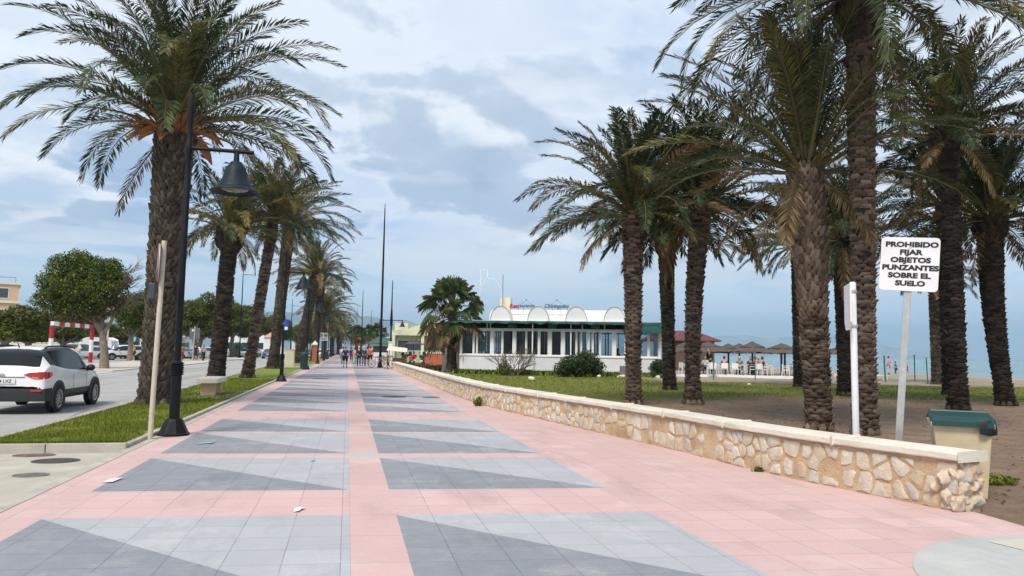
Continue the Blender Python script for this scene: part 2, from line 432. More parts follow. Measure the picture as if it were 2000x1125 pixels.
# round corner paving at the beach entrance
cb = MB(); cx, cy, cr = 5.6, 3.85, 1.78
arc = [(cx+cr*math.cos(t), cy+cr*math.sin(t)) for t in [math.pi*.30+k*(math.pi*1.25)/40 for k in range(41)]]
cb.poly([(p[0], p[1], .005) for p in arc], 0)
struct('round_paving', cb, M['plinth_grey'])
cb2 = MB(); cb2.poly([(6.05, 2.0, .009), (9.2, 1.2, .009), (9.2, 4.6, .009), (6.27, 5.55, .009), (5.38, 5.45, .009)], 0)
struct('beach_path', cb2, mat('pale_sandstone', (.50, .46, .38), .85, .1, 1.5, .2, 40))

# base ground (earth), reaching the horizon inland
gm = MB(); gm.quad((-9000, -600, -.12), (62, -600, -.12), (62, 9000, -.12), (-9000, 9000, -.12))
struct('ground', gm, mat('earth', (.30, .27, .22), .95, .2, .02))
# lawn and dirt behind the wall, sand further out
def park_mat():
    n = NT('dirt_and_grass')
    sp = n.N('ShaderNodeSeparateXYZ'); n.L(n.pos, sp.inputs[0])
    d = n.math('ADD', n.math('MULTIPLY', sp.outputs[1], .977), n.math('MULTIPLY', sp.outputs[0], .214))
    ed = n.math('SUBTRACT', n.noise(.28, 6, .65, dist=.6), .5)
    ed2 = n.math('SUBTRACT', n.noise(1.3, 5, .7), .5)
    dd = n.math('ADD', n.math('ADD', d, n.math('MULTIPLY', ed, 10.0)), n.math('MULTIPLY', ed2, 5.0))
    leftness = n.rng(sp.outputs[0], 8.0, 16.0, 4.5, 0.0)
    dd = n.math('ADD', dd, leftness)
    grass = n.math('MULTIPLY', n.rng(dd, 27.0, 30.5), n.rng(dd, 42.5, 44.5, 1.0, 0.0))
    left = n.math('MULTIPLY', n.rng(sp.outputs[0], 17.5, 19.5, 1.0, 0.0), n.rng(dd, 27, 31))
    grass = n.math('MAXIMUM', grass, left)
    tuft = n.math('MULTIPLY', n.rng(n.noise(.55, 6, .7), .60, .68), .65)
    grass = n.math('MAXIMUM', grass, tuft)
    grass = n.math('MULTIPLY', grass, n.rng(n.noise(6, 4, .7), .22, .5, .25, 1))
    dirt = n.ramp(n.noise(1.7, 8, .7), [(.3, (.21, .142, .098)), (.55, (.30, .215, .155)), (.75, (.39, .295, .22))])
    dirt = n.mix(n.rng(n.noise(14, 4, .7), .58, .7, 0, .55), dirt, (.09, .058, .038))
    gcol = n.ramp(n.noise(2.2, 7, .7), [(.3, (.075, .095, .010)), (.55, (.165, .185, .024)), (.75, (.29, .26, .085))])
    sand = n.ramp(n.noise(.8, 8, .65), [(.3, (.25, .205, .16)), (.7, (.36, .30, .24))])
    far = n.rng(dd, 43.5, 46, 0, 1)
    far = n.math('MULTIPLY', far, n.rng(sp.outputs[0], 18.5, 20.5))
    c = n.mix(far, dirt, sand); c = n.mix(grass, c, gcol)
    n.base(c); n.set(Roughness=.95); n.p.inputs['Specular IOR Level'].default_value = .15
    n.bump(n.math('ADD', n.noise(9, 8, .75), n.math('MULTIPLY', n.noise(1.4, 4, .6), .8)), 1.0, .09)
    return n.m
def hz(x, y):                                 # gentle undulation of the park ground
    if x > 8: 
        k = min(1, (x-8)/4); return -.02 + k*(.05*mnoise.noise(Vector((x*.35, y*.35, 0)))+.035*mnoise.noise(Vector((x*1.3, y*1.1, 7))))
    return -.02
def beach_h(x, y):
    if x < 52: return hz(x, y) + (.10*max(0, mnoise.noise(Vector((x*.12, y*.12, 3)))) if x > 36 else 0)
    return hz(52, y) - max(0, x-52)*.06
gp = MB()
xs = [-1]+[6.4+.6*i for i in range(18)] + [18+1.5*i for i in range(33)]
ysr = [-30, -8, -3] + [1.0*i for i in range(-2, 62)] + [64+4*i for i in range(20)] + [160, 200, 280, 420, 700, 1400]
def px_left(y):                               # left border: just inside the wall
    if y < 5.9: return 6.3
    if y < 60: return wall_x(min(max(y, 6.55), 60)) + .12
    return 5.7
V = []; nx = len(xs)
for y in ysr:
    for i, x in enumerate(xs):
        xx = px_left(y) if i == 0 else max(x, px_left(y)+.05*i)
        V.append((xx, y, beach_h(xx, y)))
F = [(j*nx+i, j*nx+i+1, (j+1)*nx+i+1, (j+1)*nx+i) for j in range(len(ysr)-1) for i in range(nx-1)]
gp.add(V, F); o = struct('park_ground', gp, park_mat(), smooth=180)
# sea
def sea_mat():
    n = NT('sea_water')
    c = n.mix(n.rng(n.noise(.02, 5, .6, n.vec(sc=(1, .25, 1))), .35, .65), (.065, .165, .18), (.105, .23, .24))
    n.base(c); n.set(Roughness=.22); n.p.inputs['IOR'].default_value = 1.33
    n.bump(n.noise(.9, 6, .65, n.vec(sc=(1.0, .35, 1))), .55, .35)
    return n.m
sm = MB(); sm.quad((55, -3000, -.30), (16000, -3000, -.30), (16000, 16000, -.30), (55, 16000, -.30))
struct('sea', sm, sea_mat())
wv = MB()
for k in range(26):
    y0 = -20 + k*9 + rnd.uniform(-3, 3); x0 = 58.5 + rnd.uniform(-.8, 5); L_ = rnd.uniform(6, 14)
    pts = [(x0+.5*math.sin(i*1.3+k), y0+L_*i/6) for i in range(7)]
    for a, b in zip(pts, pts[1:]): wv.quad((a[0], a[1], -.26), (a[0]+.5, a[1], -.20), (b[0]+.5, b[1], -.20), (b[0], b[1], -.26))
tag(wv.build('wave_foam', mat('foam', (.62, .64, .63), .7, .1, 4)), kind='structure')

# road and the far pavement
def left_edge(y): return -5.42 - max(0, min(1, (y-14)/45))*1.0
rm = MB(); rm.quad((-13.4, -40, -.05), (-3.2, -40, -.05), (-3.2, 40, -.05), (-13.4, 40, -.05))
rm.quad((-13.4, 40, -.05), (-3.2, 40, -.05), (-3.2, 300, -.05), (-14.5, 300, -.05))
struct('road', rm, M['asphalt'])
dm = MB(); dm.poly([(-5.3, -6, -.045), (-3.2, -6, -.045), (-3.2, 12.2, -.045), (-5.2, 12.2, -.045)])
struct('driveway', dm, mat('driveway_concrete', (.46, .43, .37), .9, .22, 1.6, .4, 30, col2=(.52, .48, .40), scale2=1.9))
lm = MB()
yy = 44.5
lm.box(-13.25, -13.1, 8, 300, -.05, -.044)
lm.quad((-5.60, 12.5, -.044), (-5.48, 12.5, -.044), (-6.5, 60, -.044), (-6.62, 60, -.044))
struct('road_marking', lm, M['white_line'])
pk = MB(); pk.quad((-260, -40, -.03), (-21, -40, -.03), (-21, 300, -.03), (-260, 300, -.03)); struct('parking_lot', pk, M['parking'])
sw = MB()
sw.box(-21, -13.55, 62, 300, -.12, .02); sw.box(-16.6, -13.9, 49, 57.5, -.12, .02); sw.box(-21, -13.55, -40, 30, -.12, .02)
sw.quad((-21, 30, -.028), (-13.4, 30, -.028), (-13.4, 62, -.028), (-21, 62, -.028))
struct('sidewalk', sw, M['beige_pave'])
k2 = MB()
for y0, y1 in ((62, 300), (-40, 30)): k2.box(-13.54, -13.4, y0, y1, -.12, .035)
k2.box(-16.75, -16.6, 49, 57.5, -.12, .03); k2.box(-13.9, -13.75, 49, 57.5, -.12, .03); k2.box(-16.75, -13.75, 48.85, 49, -.12, .03)
struct('far_kerb', k2, M['kerb'], bevel=.02)

# planted strips between road and promenade
def lawn_mat():
    n = NT('lawn_soil_grass')
    c = n.ramp(n.noise(3.0, 8, .7), [(.25, (.09, .105, .012)), (.5, (.16, .20, .015)), (.75, (.24, .26, .04))])
    c = n.mix(n.rng(n.noise(1.1, 6, .7), .62, .75, 0, .7), c, (.15, .12, .05))
    n.base(c); n.set(Roughness=.95); n.bump(n.noise(40, 5, .7), 1, .03); return n.m
LAWN = lawn_mat()
def strip(y0, y1):
    b = MB(); n = 14
    L_ = [(left_edge(y0+(y1-y0)*i/n)+.14, y0+(y1-y0)*i/n) for i in range(n+1)]
    poly = [(-3.33, y0+.13)] + [(-3.33, y1-.13)] + [(p[0], min(max(p[1], y0+.13), y1-.13)) for p in reversed(L_)]
    b.prism(poly, -.10, .045); struct('lawn_strip', b, LAWN)
    k = MB()
    def run(p, q):
        d = math.hypot(q[0]-p[0], q[1]-p[1]); nn = max(1, int(d/1.0))
        for i in range(nn):
            a = [p[j]+(q[j]-p[j])*i/nn for j in (0, 1)]; c = [p[j]+(q[j]-p[j])*(i+1)/nn for j in (0, 1)]
            dx, dy = (c[0]-a[0]), (c[1]-a[1]); l = math.hypot(dx, dy); ux, uy = dx/l, dy/l; g_ = .006
            a = (a[0]+ux*g_, a[1]+uy*g_); c = (c[0]-ux*g_, c[1]-uy*g_); nx_, ny_ = -uy*.13, ux*.13
            k.prism([a, c, (c[0]+nx_, c[1]+ny_), (a[0]+nx_, a[1]+ny_)], -.16, .075)
    pl = [(left_edge(y0), y0)] + [(left_edge(y0+(y1-y0)*i/6), y0+(y1-y0)*i/6) for i in range(1, 7)]
    for a, b2 in zip(pl, pl[1:]): run(b2, a)
    run(pl[0], (-3.215, y0))
    yy = y0+.15
    while yy < y1: k.box(-3.325, -3.215, yy, min(yy+.985, y1), -.16, .06); yy += 1.0
    struct('planter_kerb', k, M['kerb'], bevel=.012)
strip(12.35, 61.0); strip(65.0, 140.0); strip(146.0, 250.0)
# grass blades on the near strip (stuff)
def blades(name, n, area, zf, h0, h1, mats, w=.006):
    V = np.zeros((n, 3, 3)); F = []
    k = 0
    while k < n:
        x, y = area()
        a = rnd.uniform(0, 6.283); h = rnd.uniform(h0, h1); l = rnd.uniform(.3, 1.1)*h; z = zf(x, y)
        ww = w*(1+max(0, y-14)*.06)
        V[k, 0] = (x-ww*math.cos(a), y-ww*math.sin(a), z); V[k, 1] = (x+ww*math.cos(a), y+ww*math.sin(a), z)
        V[k, 2] = (x+l*math.sin(a), y-l*math.cos(a), z+h); k += 1
    b = MB(); b.v = [tuple(p) for p in V.reshape(-1, 3)]; b.f = [(3*i, 3*i+1, 3*i+2) for i in range(n)]; b.m = [0]*n
    return tag(b.build(name, mats), kind='stuff')
M['blade'] = leafmat('grass_blade', (.115, .165, .010), (.27, .275, .045), .35, .6, .4)
def near_lawn():
    while True:
        y = 12.55 + 25*rnd.random()**1.9; x = rnd.uniform(left_edge(y)+.10, -3.30)
        if mnoise.noise(Vector((x*1.1, y*1.1, 4)))+.6*mnoise.noise(Vector((x*4, y*4, 9))) > rnd.uniform(.18, .6): continue
        return x, y
blades('lawn_grass', 46000, near_lawn, lambda x, y: .043, .03, .085, M['blade'], .005)
M['blade2'] = leafmat('weed_blade', (.06, .11, .01), (.20, .22, .04), .3, .6, .4)
def park_area():
    while True:
        x = rnd.uniform(5.5, 38); y = rnd.uniform(8, 50); d = y*.977+x*.214
        v = mnoise.noise(Vector((x*.5, y*.5, 2)))+.5*mnoise.noise(Vector((x*1.9, y*1.9, 5)))
        if x < wall_x(min(max(y, 6.6), 60))+.6: continue
        if d < 28 and v < .62: continue
        if d > 43 and x > 18: continue
        return x, y
blades('park_grass', 16000, park_area, beach_h, .02, .09, M['blade2'], .007)
def weeds_by_restaurant():
    t = rnd.random(); w = abs(rnd.gauss(0, 1.0))
    x = 8.0+13.6*t - w*.34 ; y = 54.2-4.96*t - .15 - w*.94
    if mnoise.noise(Vector((t*9, w, 3))) < rnd.uniform(-.6, .1): return weeds_by_restaurant()
    return x, y
blades('weed_border', 7000, weeds_by_restaurant, beach_h, .05, .34, M['blade2'], .03)

# hills across the bay and behind the town
def hills(name, az0, az1, r0, r1, prof, seed, col):
    b = MB(); na, nr = 150, 22; V = []
    for j in range(nr+1):
        v = j/nr; r = r0+(r1-r0)*v
        for i in range(na+1):
            a = R(az0+(az1-az0)*i/na); s = math.sin(math.pi*min(1, v*1.25)*.5)**1.2 if v < .8 else 1-(v-.8)*2.0
            x, y = r*math.sin(a), r*math.cos(a)
            e = prof(math.degrees(a))*(r0+(r1-r0)*.8)/57.3
            nz = mnoise.fractal(Vector((x*.0012+seed, y*.0012, seed)), 1.0, 2.1, 6)
            V.append((x, y, -3+max(0, e*s*(1+.30*nz*(.4+s*.6)))))
    F = [(j*(na+1)+i, j*(na+1)+i+1, (j+1)*(na+1)+i+1, (j+1)*(na+1)+i) for j in range(nr) for i in range(na)]
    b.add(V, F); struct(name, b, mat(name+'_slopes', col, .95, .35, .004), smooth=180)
def lerp_prof(pts):
    def f(a):
        if a <= pts[0][0]: return pts[0][1]
        for p, q in zip(pts, pts[1:]):
            if a <= q[0]: return p[1]+(q[1]-p[1])*(a-p[0])/(q[0]-p[0])
        return pts[-1][1]
    return f
hills('hills', -30, 9, 4200, 5600, lerp_prof([(-30, 1.2), (-14, 1.8), (-6, 2.35), (-3, 2.5), (0, 2.45), (2, 2.25), (3.5, 1.9), (4.3, 2.35), (5.2, 2.2), (7, 1.3), (9, 0.2)]), 3.3, (.15, .19, .19))
hills('far_hills', 20, 44, 7500, 9500, lerp_prof([(20, .2), (23, 1.2), (25.5, 1.55), (28, 1.55), (30, 1.62), (32, 1.35), (35, 1.4), (38, 1.0), (41, .45), (44, .05)]), 8.1, (.25, .29, .31))  # base colour paled: part of the haze fade is painted in

# ------------------------------------------------------------ promenade wall of rubble stone
def wall_pt(s):                               # s in metres from the near end
    acc = 0
    for i in range(len(WS)-1):
        a, b = WS[i], WS[i+1]; d = math.hypot(b[0]-a[0], b[1]-a[1])
        if s <= acc+d or i == len(WS)-2:
            t = (s-acc)/d; ux, uy = (b[0]-a[0])/d, (b[1]-a[1])/d
            return a[0]+ux*d*t, a[1]+uy*d*t, ux, uy
        acc += d
def catmull(P, n):
    out = []
    for i in range(len(P)-1):
        p0, p1, p2, p3 = P[max(i-1, 0)], P[i], P[i+1], P[min(i+2, len(P)-1)]
        for k in range(n):
            t = k/n; out.append(tuple(.5*((2*p1[j])+(-p0[j]+p2[j])*t+(2*p0[j]-5*p1[j]+4*p2[j]-p3[j])*t*t+(-p0[j]+3*p1[j]-3*p2[j]+p3[j])*t**3) for j in (0, 1)))
    return out + [P[-1]]
WS = catmull(WALL, 10)
WLEN = sum(math.hypot(b[0]-a[0], b[1]-a[1]) for a, b in zip(WS, WS[1:]))
wall = empty('stone_wall', (6.1, 6.6, 0), 'long low rubble stone wall with white cap along the promenade', 'wall')
def W(s, off, z):                             # off > 0 towards the park
    x, y, ux, uy = wall_pt(max(0, min(WLEN, s))); return (x+uy*off-6.1, y-ux*off-6.6, z)
b = MB(); ss = [i*WLEN/130 for i in range(131)]
ring = []
for s in ss: ring.append([W(s, 0, -.1), W(s, 0, .512), W(s, .36, .512), W(s, .36, -.1)])
for p, q in zip(ring, ring[1:]):
    for k in range(4): b.quad(p[k], q[k], q[(k+1) % 4], p[(k+1) % 4])
b.poly(ring[0]); b.poly(ring[-1][::-1])
n_ = NT('mortar'); cc = n_.ramp(n_.noise(2.5, 8, .65), [(.3, (.36, .235, .135)), (.5, (.52, .365, .22)), (.72, (.60, .47, .33))])
cc = n_.mix(n_.rng(n_.noise(.9, 5, .6), .6, .75, 0, .6), cc, (.30, .22, .16)); n_.base(cc); n_.set(Roughness=.95); n_.bump(n_.noise(18, 8, .7), 1, .03)
b.build('mortar_core', n_.m, wall)
def clip(poly, mx, my, nx, ny):
    out = []
    for i in range(len(poly)):
        a, c = poly[i], poly[(i+1) % len(poly)]
        da = (a[0]-mx)*nx+(a[1]-my)*ny; dc = (c[0]-mx)*nx+(c[1]-my)*ny
        if da <= 0: out.append(a)
        if da*dc < 0:
            t = da/(da-dc); out.append((a[0]+(c[0]-a[0])*t, a[1]+(c[1]-a[1])*t))
    return out
sites = []; s = .12
while s < WLEN:
    step = rnd.choice([.13, .16, .20, .25, .32])*rnd.uniform(.9, 1.1)
    rows = rnd.choice([2, 3, 3]) if step < .22 else (2 if step < .33 else rnd.choice([1, 2, 2]))
    for k in range(rows):
        sites.append((s+rnd.uniform(-.07, .07), (k+.5)/rows*.50+rnd.uniform(-.05, .05)))
    s += step
st = MB()
stone_mat = NT('rubble_stone'); i_ = stone_mat.island()
cc = stone_mat.ramp(i_, [(0, (.62, .55, .45)), (.35, (.68, .63, .55)), (.6, (.56, .46, .33)), (.8, (.66, .60, .51)), (.88, (.40, .40, .41)), (1, (.72, .67, .59))])
cc = stone_mat.mix(stone_mat.rng(stone_mat.noise(7, 8, .7), .4, .75, 0, .6), cc, (.42, .28, .15))
cc = stone_mat.mix(stone_mat.rng(stone_mat.noise(30, 6, .7), .55, .8, 0, .4), cc, (.78, .74, .66))
cc = stone_mat.mix(stone_mat.rng(stone_mat.noise(4.2, 7, .65, dist=.6), .53, .62, 0, .8), cc, (.54, .385, .24)); stone_mat.base(cc); stone_mat.set(Roughness=.9); stone_mat.bump(stone_mat.noise(26, 8, .7), .8, .025)
for i, (sx, sz) in enumerate(sites):
    poly = [(sx-.35, .0), (sx+.35, .0), (sx+.35, .497), (sx-.35, .497)]
    for j in range(max(0, i-12), min(len(sites), i+13)):
        if j == i: continue
        qx, qz = sites[j]; poly = clip(poly, (sx+qx)/2, (sz+qz)/2, qx-sx, qz-sz)
        if len(poly) < 3: break
    if len(poly) < 3 or rnd.random() < .10: continue
    gx = sum(p[0] for p in poly)/len(poly); gz = sum(p[1] for p in poly)/len(poly)
    # subdivide edges for a ragged outline
    pts = []
    for a, c in zip(poly, poly[1:]+poly[:1]):
        pts.append(a)
        if math.hypot(a[0]-c[0], a[1]-c[1]) > .09: pts.append(((a[0]+c[0])/2+rnd.uniform(-.012, .012), (a[1]+c[1])/2+rnd.uniform(-.012, .012)))
    k0 = rnd.choice([.95, .90, .86, .8, .72]); pts = [(gx+(p[0]-gx)*k0*rnd.uniform(.88, 1.08), gz+(p[1]-gz)*k0*rnd.uniform(.88, 1.08)) for p in pts]
    d1 = rnd.uniform(.004, .012); d2 = d1+rnd.uniform(.002, .009); n = len(pts); V = []
    for k, off in ((1.0, .015), (.93, -d1), (.62, -d2)):
        for p in pts: V.append(W(gx+(p[0]-gx)*k+(rnd.uniform(-.006, .006) if k < .9 else 0), off+(rnd.uniform(-.006, .006) if k < .99 else 0), max(.002, gz+(p[1]-gz)*k)))
    V.append(W(gx, -d2-rnd.uniform(-.004, .006), gz))
    F = [(r*n+i2, r*n+(i2+1) % n, (r+1)*n+(i2+1) % n, (r+1)*n+i2) for r in (0, 1) for i2 in range(n)] + [(2*n+i2, 2*n+(i2+1) % n, 3*n) for i2 in range(n)]
    st.add(V, F)
def boulder(c, r, mi=0, sub=3, amp=.25, mb=None):
    bm = bmesh.new(); bmesh.ops.create_icosphere(bm, subdivisions=sub, radius=1)
    sd = rnd.uniform(0, 90); V = []; pl = []
    for k in range(11):
        n = Vector((rnd.gauss(0, 1), rnd.gauss(0, 1), rnd.gauss(0, 1))).normalized(); pl.append((n, rnd.uniform(.55, .85)))
    for v in bm.verts:
        p = v.co.copy()
        for n, d in pl:
            q = p.dot(n)
            if q > d: p = p-n*(q-d)
        k = 1+amp*mnoise.noise(p*2.2+Vector((sd, sd, 0)))+amp*.3*mnoise.noise(p*6+Vector((0, sd, sd)))
        V.append((c[0]+p.x*r[0]*k, c[1]+p.y*r[1]*k, c[2]+p.z*r[2]*k))
    F = [tuple(v.index for v in f.verts) for f in bm.faces]; bm.free(); (mb or st).add(V, F, mi)
for q in [(.02, .03, .09, .12), (.02, .17, .07, .11), (.02, .30, .10, .12), (.01, .09, .24, .13), (.02, .24, .23, .11), (.02, .34, .28, .10), (.02, .04, .38, .11), (.01, .17, .38, .12), (.02, .30, .43, .10), (.03, .06, .48, .08), (.10, .012, .14, .11), (.12, .012, .34, .13), (.22, .015, .22, .11), (.03, .36, .40, .08), (.04, .36, .15, .10), (.02, .10, .13, .09), (.02, .25, .34, .09)]:
    p = W(max(0, q[0]), q[1], q[2]); ec = .005 if q[0] < .1 else 0
    boulder((p[0]+.0, p[1]-ec, p[2]), (q[3]*.95, q[3]*.50, q[3]*rnd.uniform(.7, .95)), amp=.35)
st.build('stones', stone_mat.m, wall, smooth=50)
cp = MB(); s = -.06; 
capm = NT('white_cap_stone'); cc = capm.mix(capm.rng(capm.noise(1.2, 7, .65), .35, .7), (.70, .66, .57), (.56, .51, .43))
cc = capm.mix(capm.rng(capm.noise(11, 7, .7), .55, .75, 0, .45), cc, (.40, .36, .30)); capm.base(cc); capm.set(Roughness=.85); capm.bump(capm.noise(24, 7, .7), .6, .015)
def Wc(s, off, z):
    if s < 0:
        x, y, ux, uy = wall_pt(0); return (x+ux*s+uy*off-6.1, y+uy*s-ux*off-6.6, z)
    return W(s, off, z)
while s < WLEN:
    L_ = min(rnd.uniform(1.4, 2.3), WLEN-s+.02); nn = 9; zt = .595+rnd.uniform(-.004, .004); ox = rnd.uniform(-.006, .006)
    rg = []
    for k in range(nn+1):
        q = s+.008+(L_-.016)*k/nn; rg.append([Wc(q, -.06+ox+rnd.uniform(-.006, .006), .512+rnd.uniform(-.004, .007)), Wc(q, -.06+ox+rnd.uniform(-.006, .006), zt+rnd.uniform(-.004, .003)), Wc(q, .42, zt), Wc(q, .42, .512)])
    V = [p for r_ in rg for p in r_]
    F = [(k*4+i, (k+1)*4+i, (k+1)*4+(i+1) % 4, k*4+(i+1) % 4) for k in range(nn) for i in range(4)] + [(3, 2, 1, 0), (nn*4, nn*4+1, nn*4+2, nn*4+3)]
    cp.add(V, F); s += L_
cp.build('cap', capm.m, wall, bevel=.015)
# ------------------------------------------------------------ date palms
M['frond_green'] = leafmat('frond_green', (.045, .066, .026), (.090, .112, .046), .22, .42, .35)
M['frond_olive'] = leafmat('frond_olive', (.105, .105, .036), (.175, .155, .055), .25, .5, .4)
M['frond_gold'] = leafmat('frond_gold', (.15, .135, .045), (.26, .215, .075), .28, .5, .4)
M['frond_dry'] = leafmat('frond_dry', (.20, .135, .065), (.30, .215, .12), .2, .8, .4)
M['frond_deep'] = leafmat('frond_deep', (.026, .045, .017), (.060, .082, .032), .22, .42, .35)
M['rachis'] = mat('rachis', (.12, .105, .04), .6, .2, 3, island=.3)
M['bract'] = mat('orange_bract', (.30, .135, .05), .75, .3, 6, .3, 30, island=.3)
M['pod'] = mat('tan_spathe', (.42, .29, .13), .75, .25, 6, .3, 30)
def barkmat(name, c1, c2, c3):
    n = NT(name); c = n.ramp(n.island(), [(0, c1), (.5, c2), (1, c3)])
    c = n.mix(n.rng(n.noise(1.6, 6, .65), .4, .7, 0, .55), c, sc3(c2, .5))
    c = n.mix(n.rng(n.noise(26, 6, .7, n.vec(sc=(1, 1, .3))), .35, .75, 0, .5), c, sc3(c1, .5))
    n.base(c); n.set(Roughness=.95); n.p.inputs['Specular IOR Level'].default_value = .15; n.bump(n.noise(40, 6, .7, n.vec(sc=(1, 1, .25))), .8, .02); return n.m
M['bark'] = barkmat('palm_bark', (.062, .05, .039), (.108, .088, .068), (.19, .155, .12))
M['bark_red'] = barkmat('palm_bark_reddish', (.105, .076, .058), (.19, .142, .108), (.34, .265, .205))
M['bark_core'] = mat('palm_core', (.035, .026, .02), .95, .3, 6)
M['bark_dark'] = barkmat('palm_bark_dark', (.036, .029, .024), (.066, .053, .043), (.125, .10, .078))

def frond_arrays(L, e0, bend, npair, ll, lw, az, wind, rs, twist=0.0, vee=.35, bexp=1.75, seg=22):
    t = np.linspace(0, 1, seg); ang = e0 - bend*t**bexp
    dl = L/(seg-1); r = np.concatenate([[0], np.cumsum(np.cos(ang[:-1])*dl)]); z = np.concatenate([[0], np.cumsum(np.sin(ang[:-1])*dl)])
    ca, sa = math.cos(az), math.sin(az)
    P = np.stack([r*ca, r*sa, z], 1)
    side0 = np.array([-sa, ca, 0.0])
    P = P + np.outer(t**2, np.array(wind)) + np.outer(t**2*twist*L, side0)
    T = np.gradient(P, axis=0); T /= np.linalg.norm(T, axis=1)[:, None]
    S = np.tile(side0, (seg, 1)); S -= T*(S*T).sum(1)[:, None]; S /= np.linalg.norm(S, axis=1)[:, None]
    U = np.cross(T, S); U *= np.sign(U[:, 2:3]+1e-6) if e0 < 1.2 else 1
    roll_ = rs.uniform(-.5, .5)
    S2 = S*math.cos(roll_)+U*math.sin(roll_); U = -S*math.sin(roll_)+U*math.cos(roll_); S = S2
    q = np.repeat(np.linspace(.10, .985, npair), 2) + rs.uniform(-.006, .006, npair*2)
    sg = np.tile([1.0, -1.0], npair)
    def ip(A): return np.stack([np.interp(q, t, A[:, k]) for k in range(3)], 1)
    Pq, Tq, Sq, Uq = ip(P), ip(T), ip(S), ip(U)
    ln = ll*np.interp(q, [0, .1, .25, .55, .8, 1], [.35, .4, .85, 1.0, .8, .45])*rs.uniform(.8, 1.15, len(q))
    a = np.interp(q, [0, .2, .7, 1], [1.15, .95, .72, .42])+rs.uniform(-.16, .16, len(q))
    v = vee+rs.uniform(-.3, .3, len(q))
    D = Tq*np.cos(a)[:, None]+(Sq*(sg*np.cos(v))[:, None]+Uq*np.sin(v)[:, None])*np.sin(a)[:, None]
    Wd = np.cross(D, Uq*np.cos(v)[:, None]-Sq*(sg*np.sin(v))[:, None]); Wd /= np.linalg.norm(Wd, axis=1)[:, None]+1e-9
    drop = np.zeros_like(D); drop[:, 2] = -1
    mid = Pq+D*(ln*.5)[:, None]+drop*(ln*.03)[:, None]
    tip = Pq+D*(ln*.97)[:, None]+drop*(ln*rs.uniform(.06, .28, len(q)))[:, None]
    w = lw*rs.uniform(.8, 1.2, len(q))
    n = len(q); V = np.empty((n, 4, 3)); V[:, 0] = Pq; V[:, 1] = mid+Wd*(w/2)[:, None]; V[:, 2] = tip; V[:, 3] = mid-Wd*(w/2)[:, None]
    F = np.arange(n*4).reshape(n, 4)
    return V.reshape(-1, 3), F, P

def crown_mesh(seed, nf=58, L=4.0, pairs=74, ll=.48, lw=.034, emin=-35, emax=84, wind=(0, 0, 0), mix=(.62, .26, .12), deep=False, bend=(.75, 1.35), upright=0.0, rows=1.0, gold=False):
    rs = np.random.RandomState(seed); rr = random.Random(seed); g = MB(); dry = MB()
    for k in range(nf):
        u = (k+.5)/nf; az = k*2.39996+rr.uniform(-.25, .25)
        e = R(emax+(emin-emax)*u**(1.0+upright)+rr.uniform(-9, 9))
        l = L*(.72+.34*min(1, u*2.2))*rr.uniform(.88, 1.06)
        if u > .85: l *= .85
        bd = rr.uniform(*bend)*(.55+.6*min(1, u*1.6))
        if e < 0: bd *= .75
        V, F, P = frond_arrays(l, e, bd, int(pairs*(.85 if u < .1 else 1)), ll, lw, az, tuple(w*rr.uniform(.6, 1.3)*l/4 for w in wind), rs, rr.uniform(-.10, .10), rr.uniform(.1, .5))
        z0 = .55*(1-u); rad = .10+.22*u
        off = np.array([math.cos(az)*rad, math.sin(az)*rad, z0])
        p = rr.random()
        if u < .45: mi = 0 if p < mix[0]+mix[2] else 1
        else: mi = 0 if p < mix[0]*.9 else (1 if p < mix[0]+mix[1] else 2)
        if mi == 2 and u > .7:
            dry.arr(V+off, F, 0)
            dry.tube([tuple(q) for q in (P+off)[::3]], list(np.linspace(.032, .006, len(P[::3]))), 4, 0, False)
        else:
            g.arr(V+off, F, mi)
            g.tube([tuple(q) for q in (P+off)[::3]], list(.008+.045*np.linspace(1, 0, len(P[::3]))**2.2), 4, 3, False)
    mats = [M['frond_deep'] if deep else M['frond_green'], M['frond_gold'] if gold else M['frond_olive'], M['frond_dry'], M['rachis']]
    # a skirt of withered fronds just under the crown
    for k in range(int(6*rows)):
        az = rr.uniform(0, 6.28); V, F, P = frond_arrays(L*rr.uniform(.45, .7), R(rr.uniform(-60, -20)), rr.uniform(.5, .9), int(pairs*.6), ll*.8, lw, az, (0, 0, 0), rs, 0, -.2)
        off = np.array([math.cos(az)*.3, math.sin(az)*.3, -.1]); dry.arr(V+off, F, 0)
        dry.tube([tuple(q) for q in (P+off)[::4]], list(np.linspace(.03, .008, len(P[::4]))), 4, 0, False)
    return g.mesh('crown', mats), dry.mesh('dry_fronds', [M['frond_dry']])

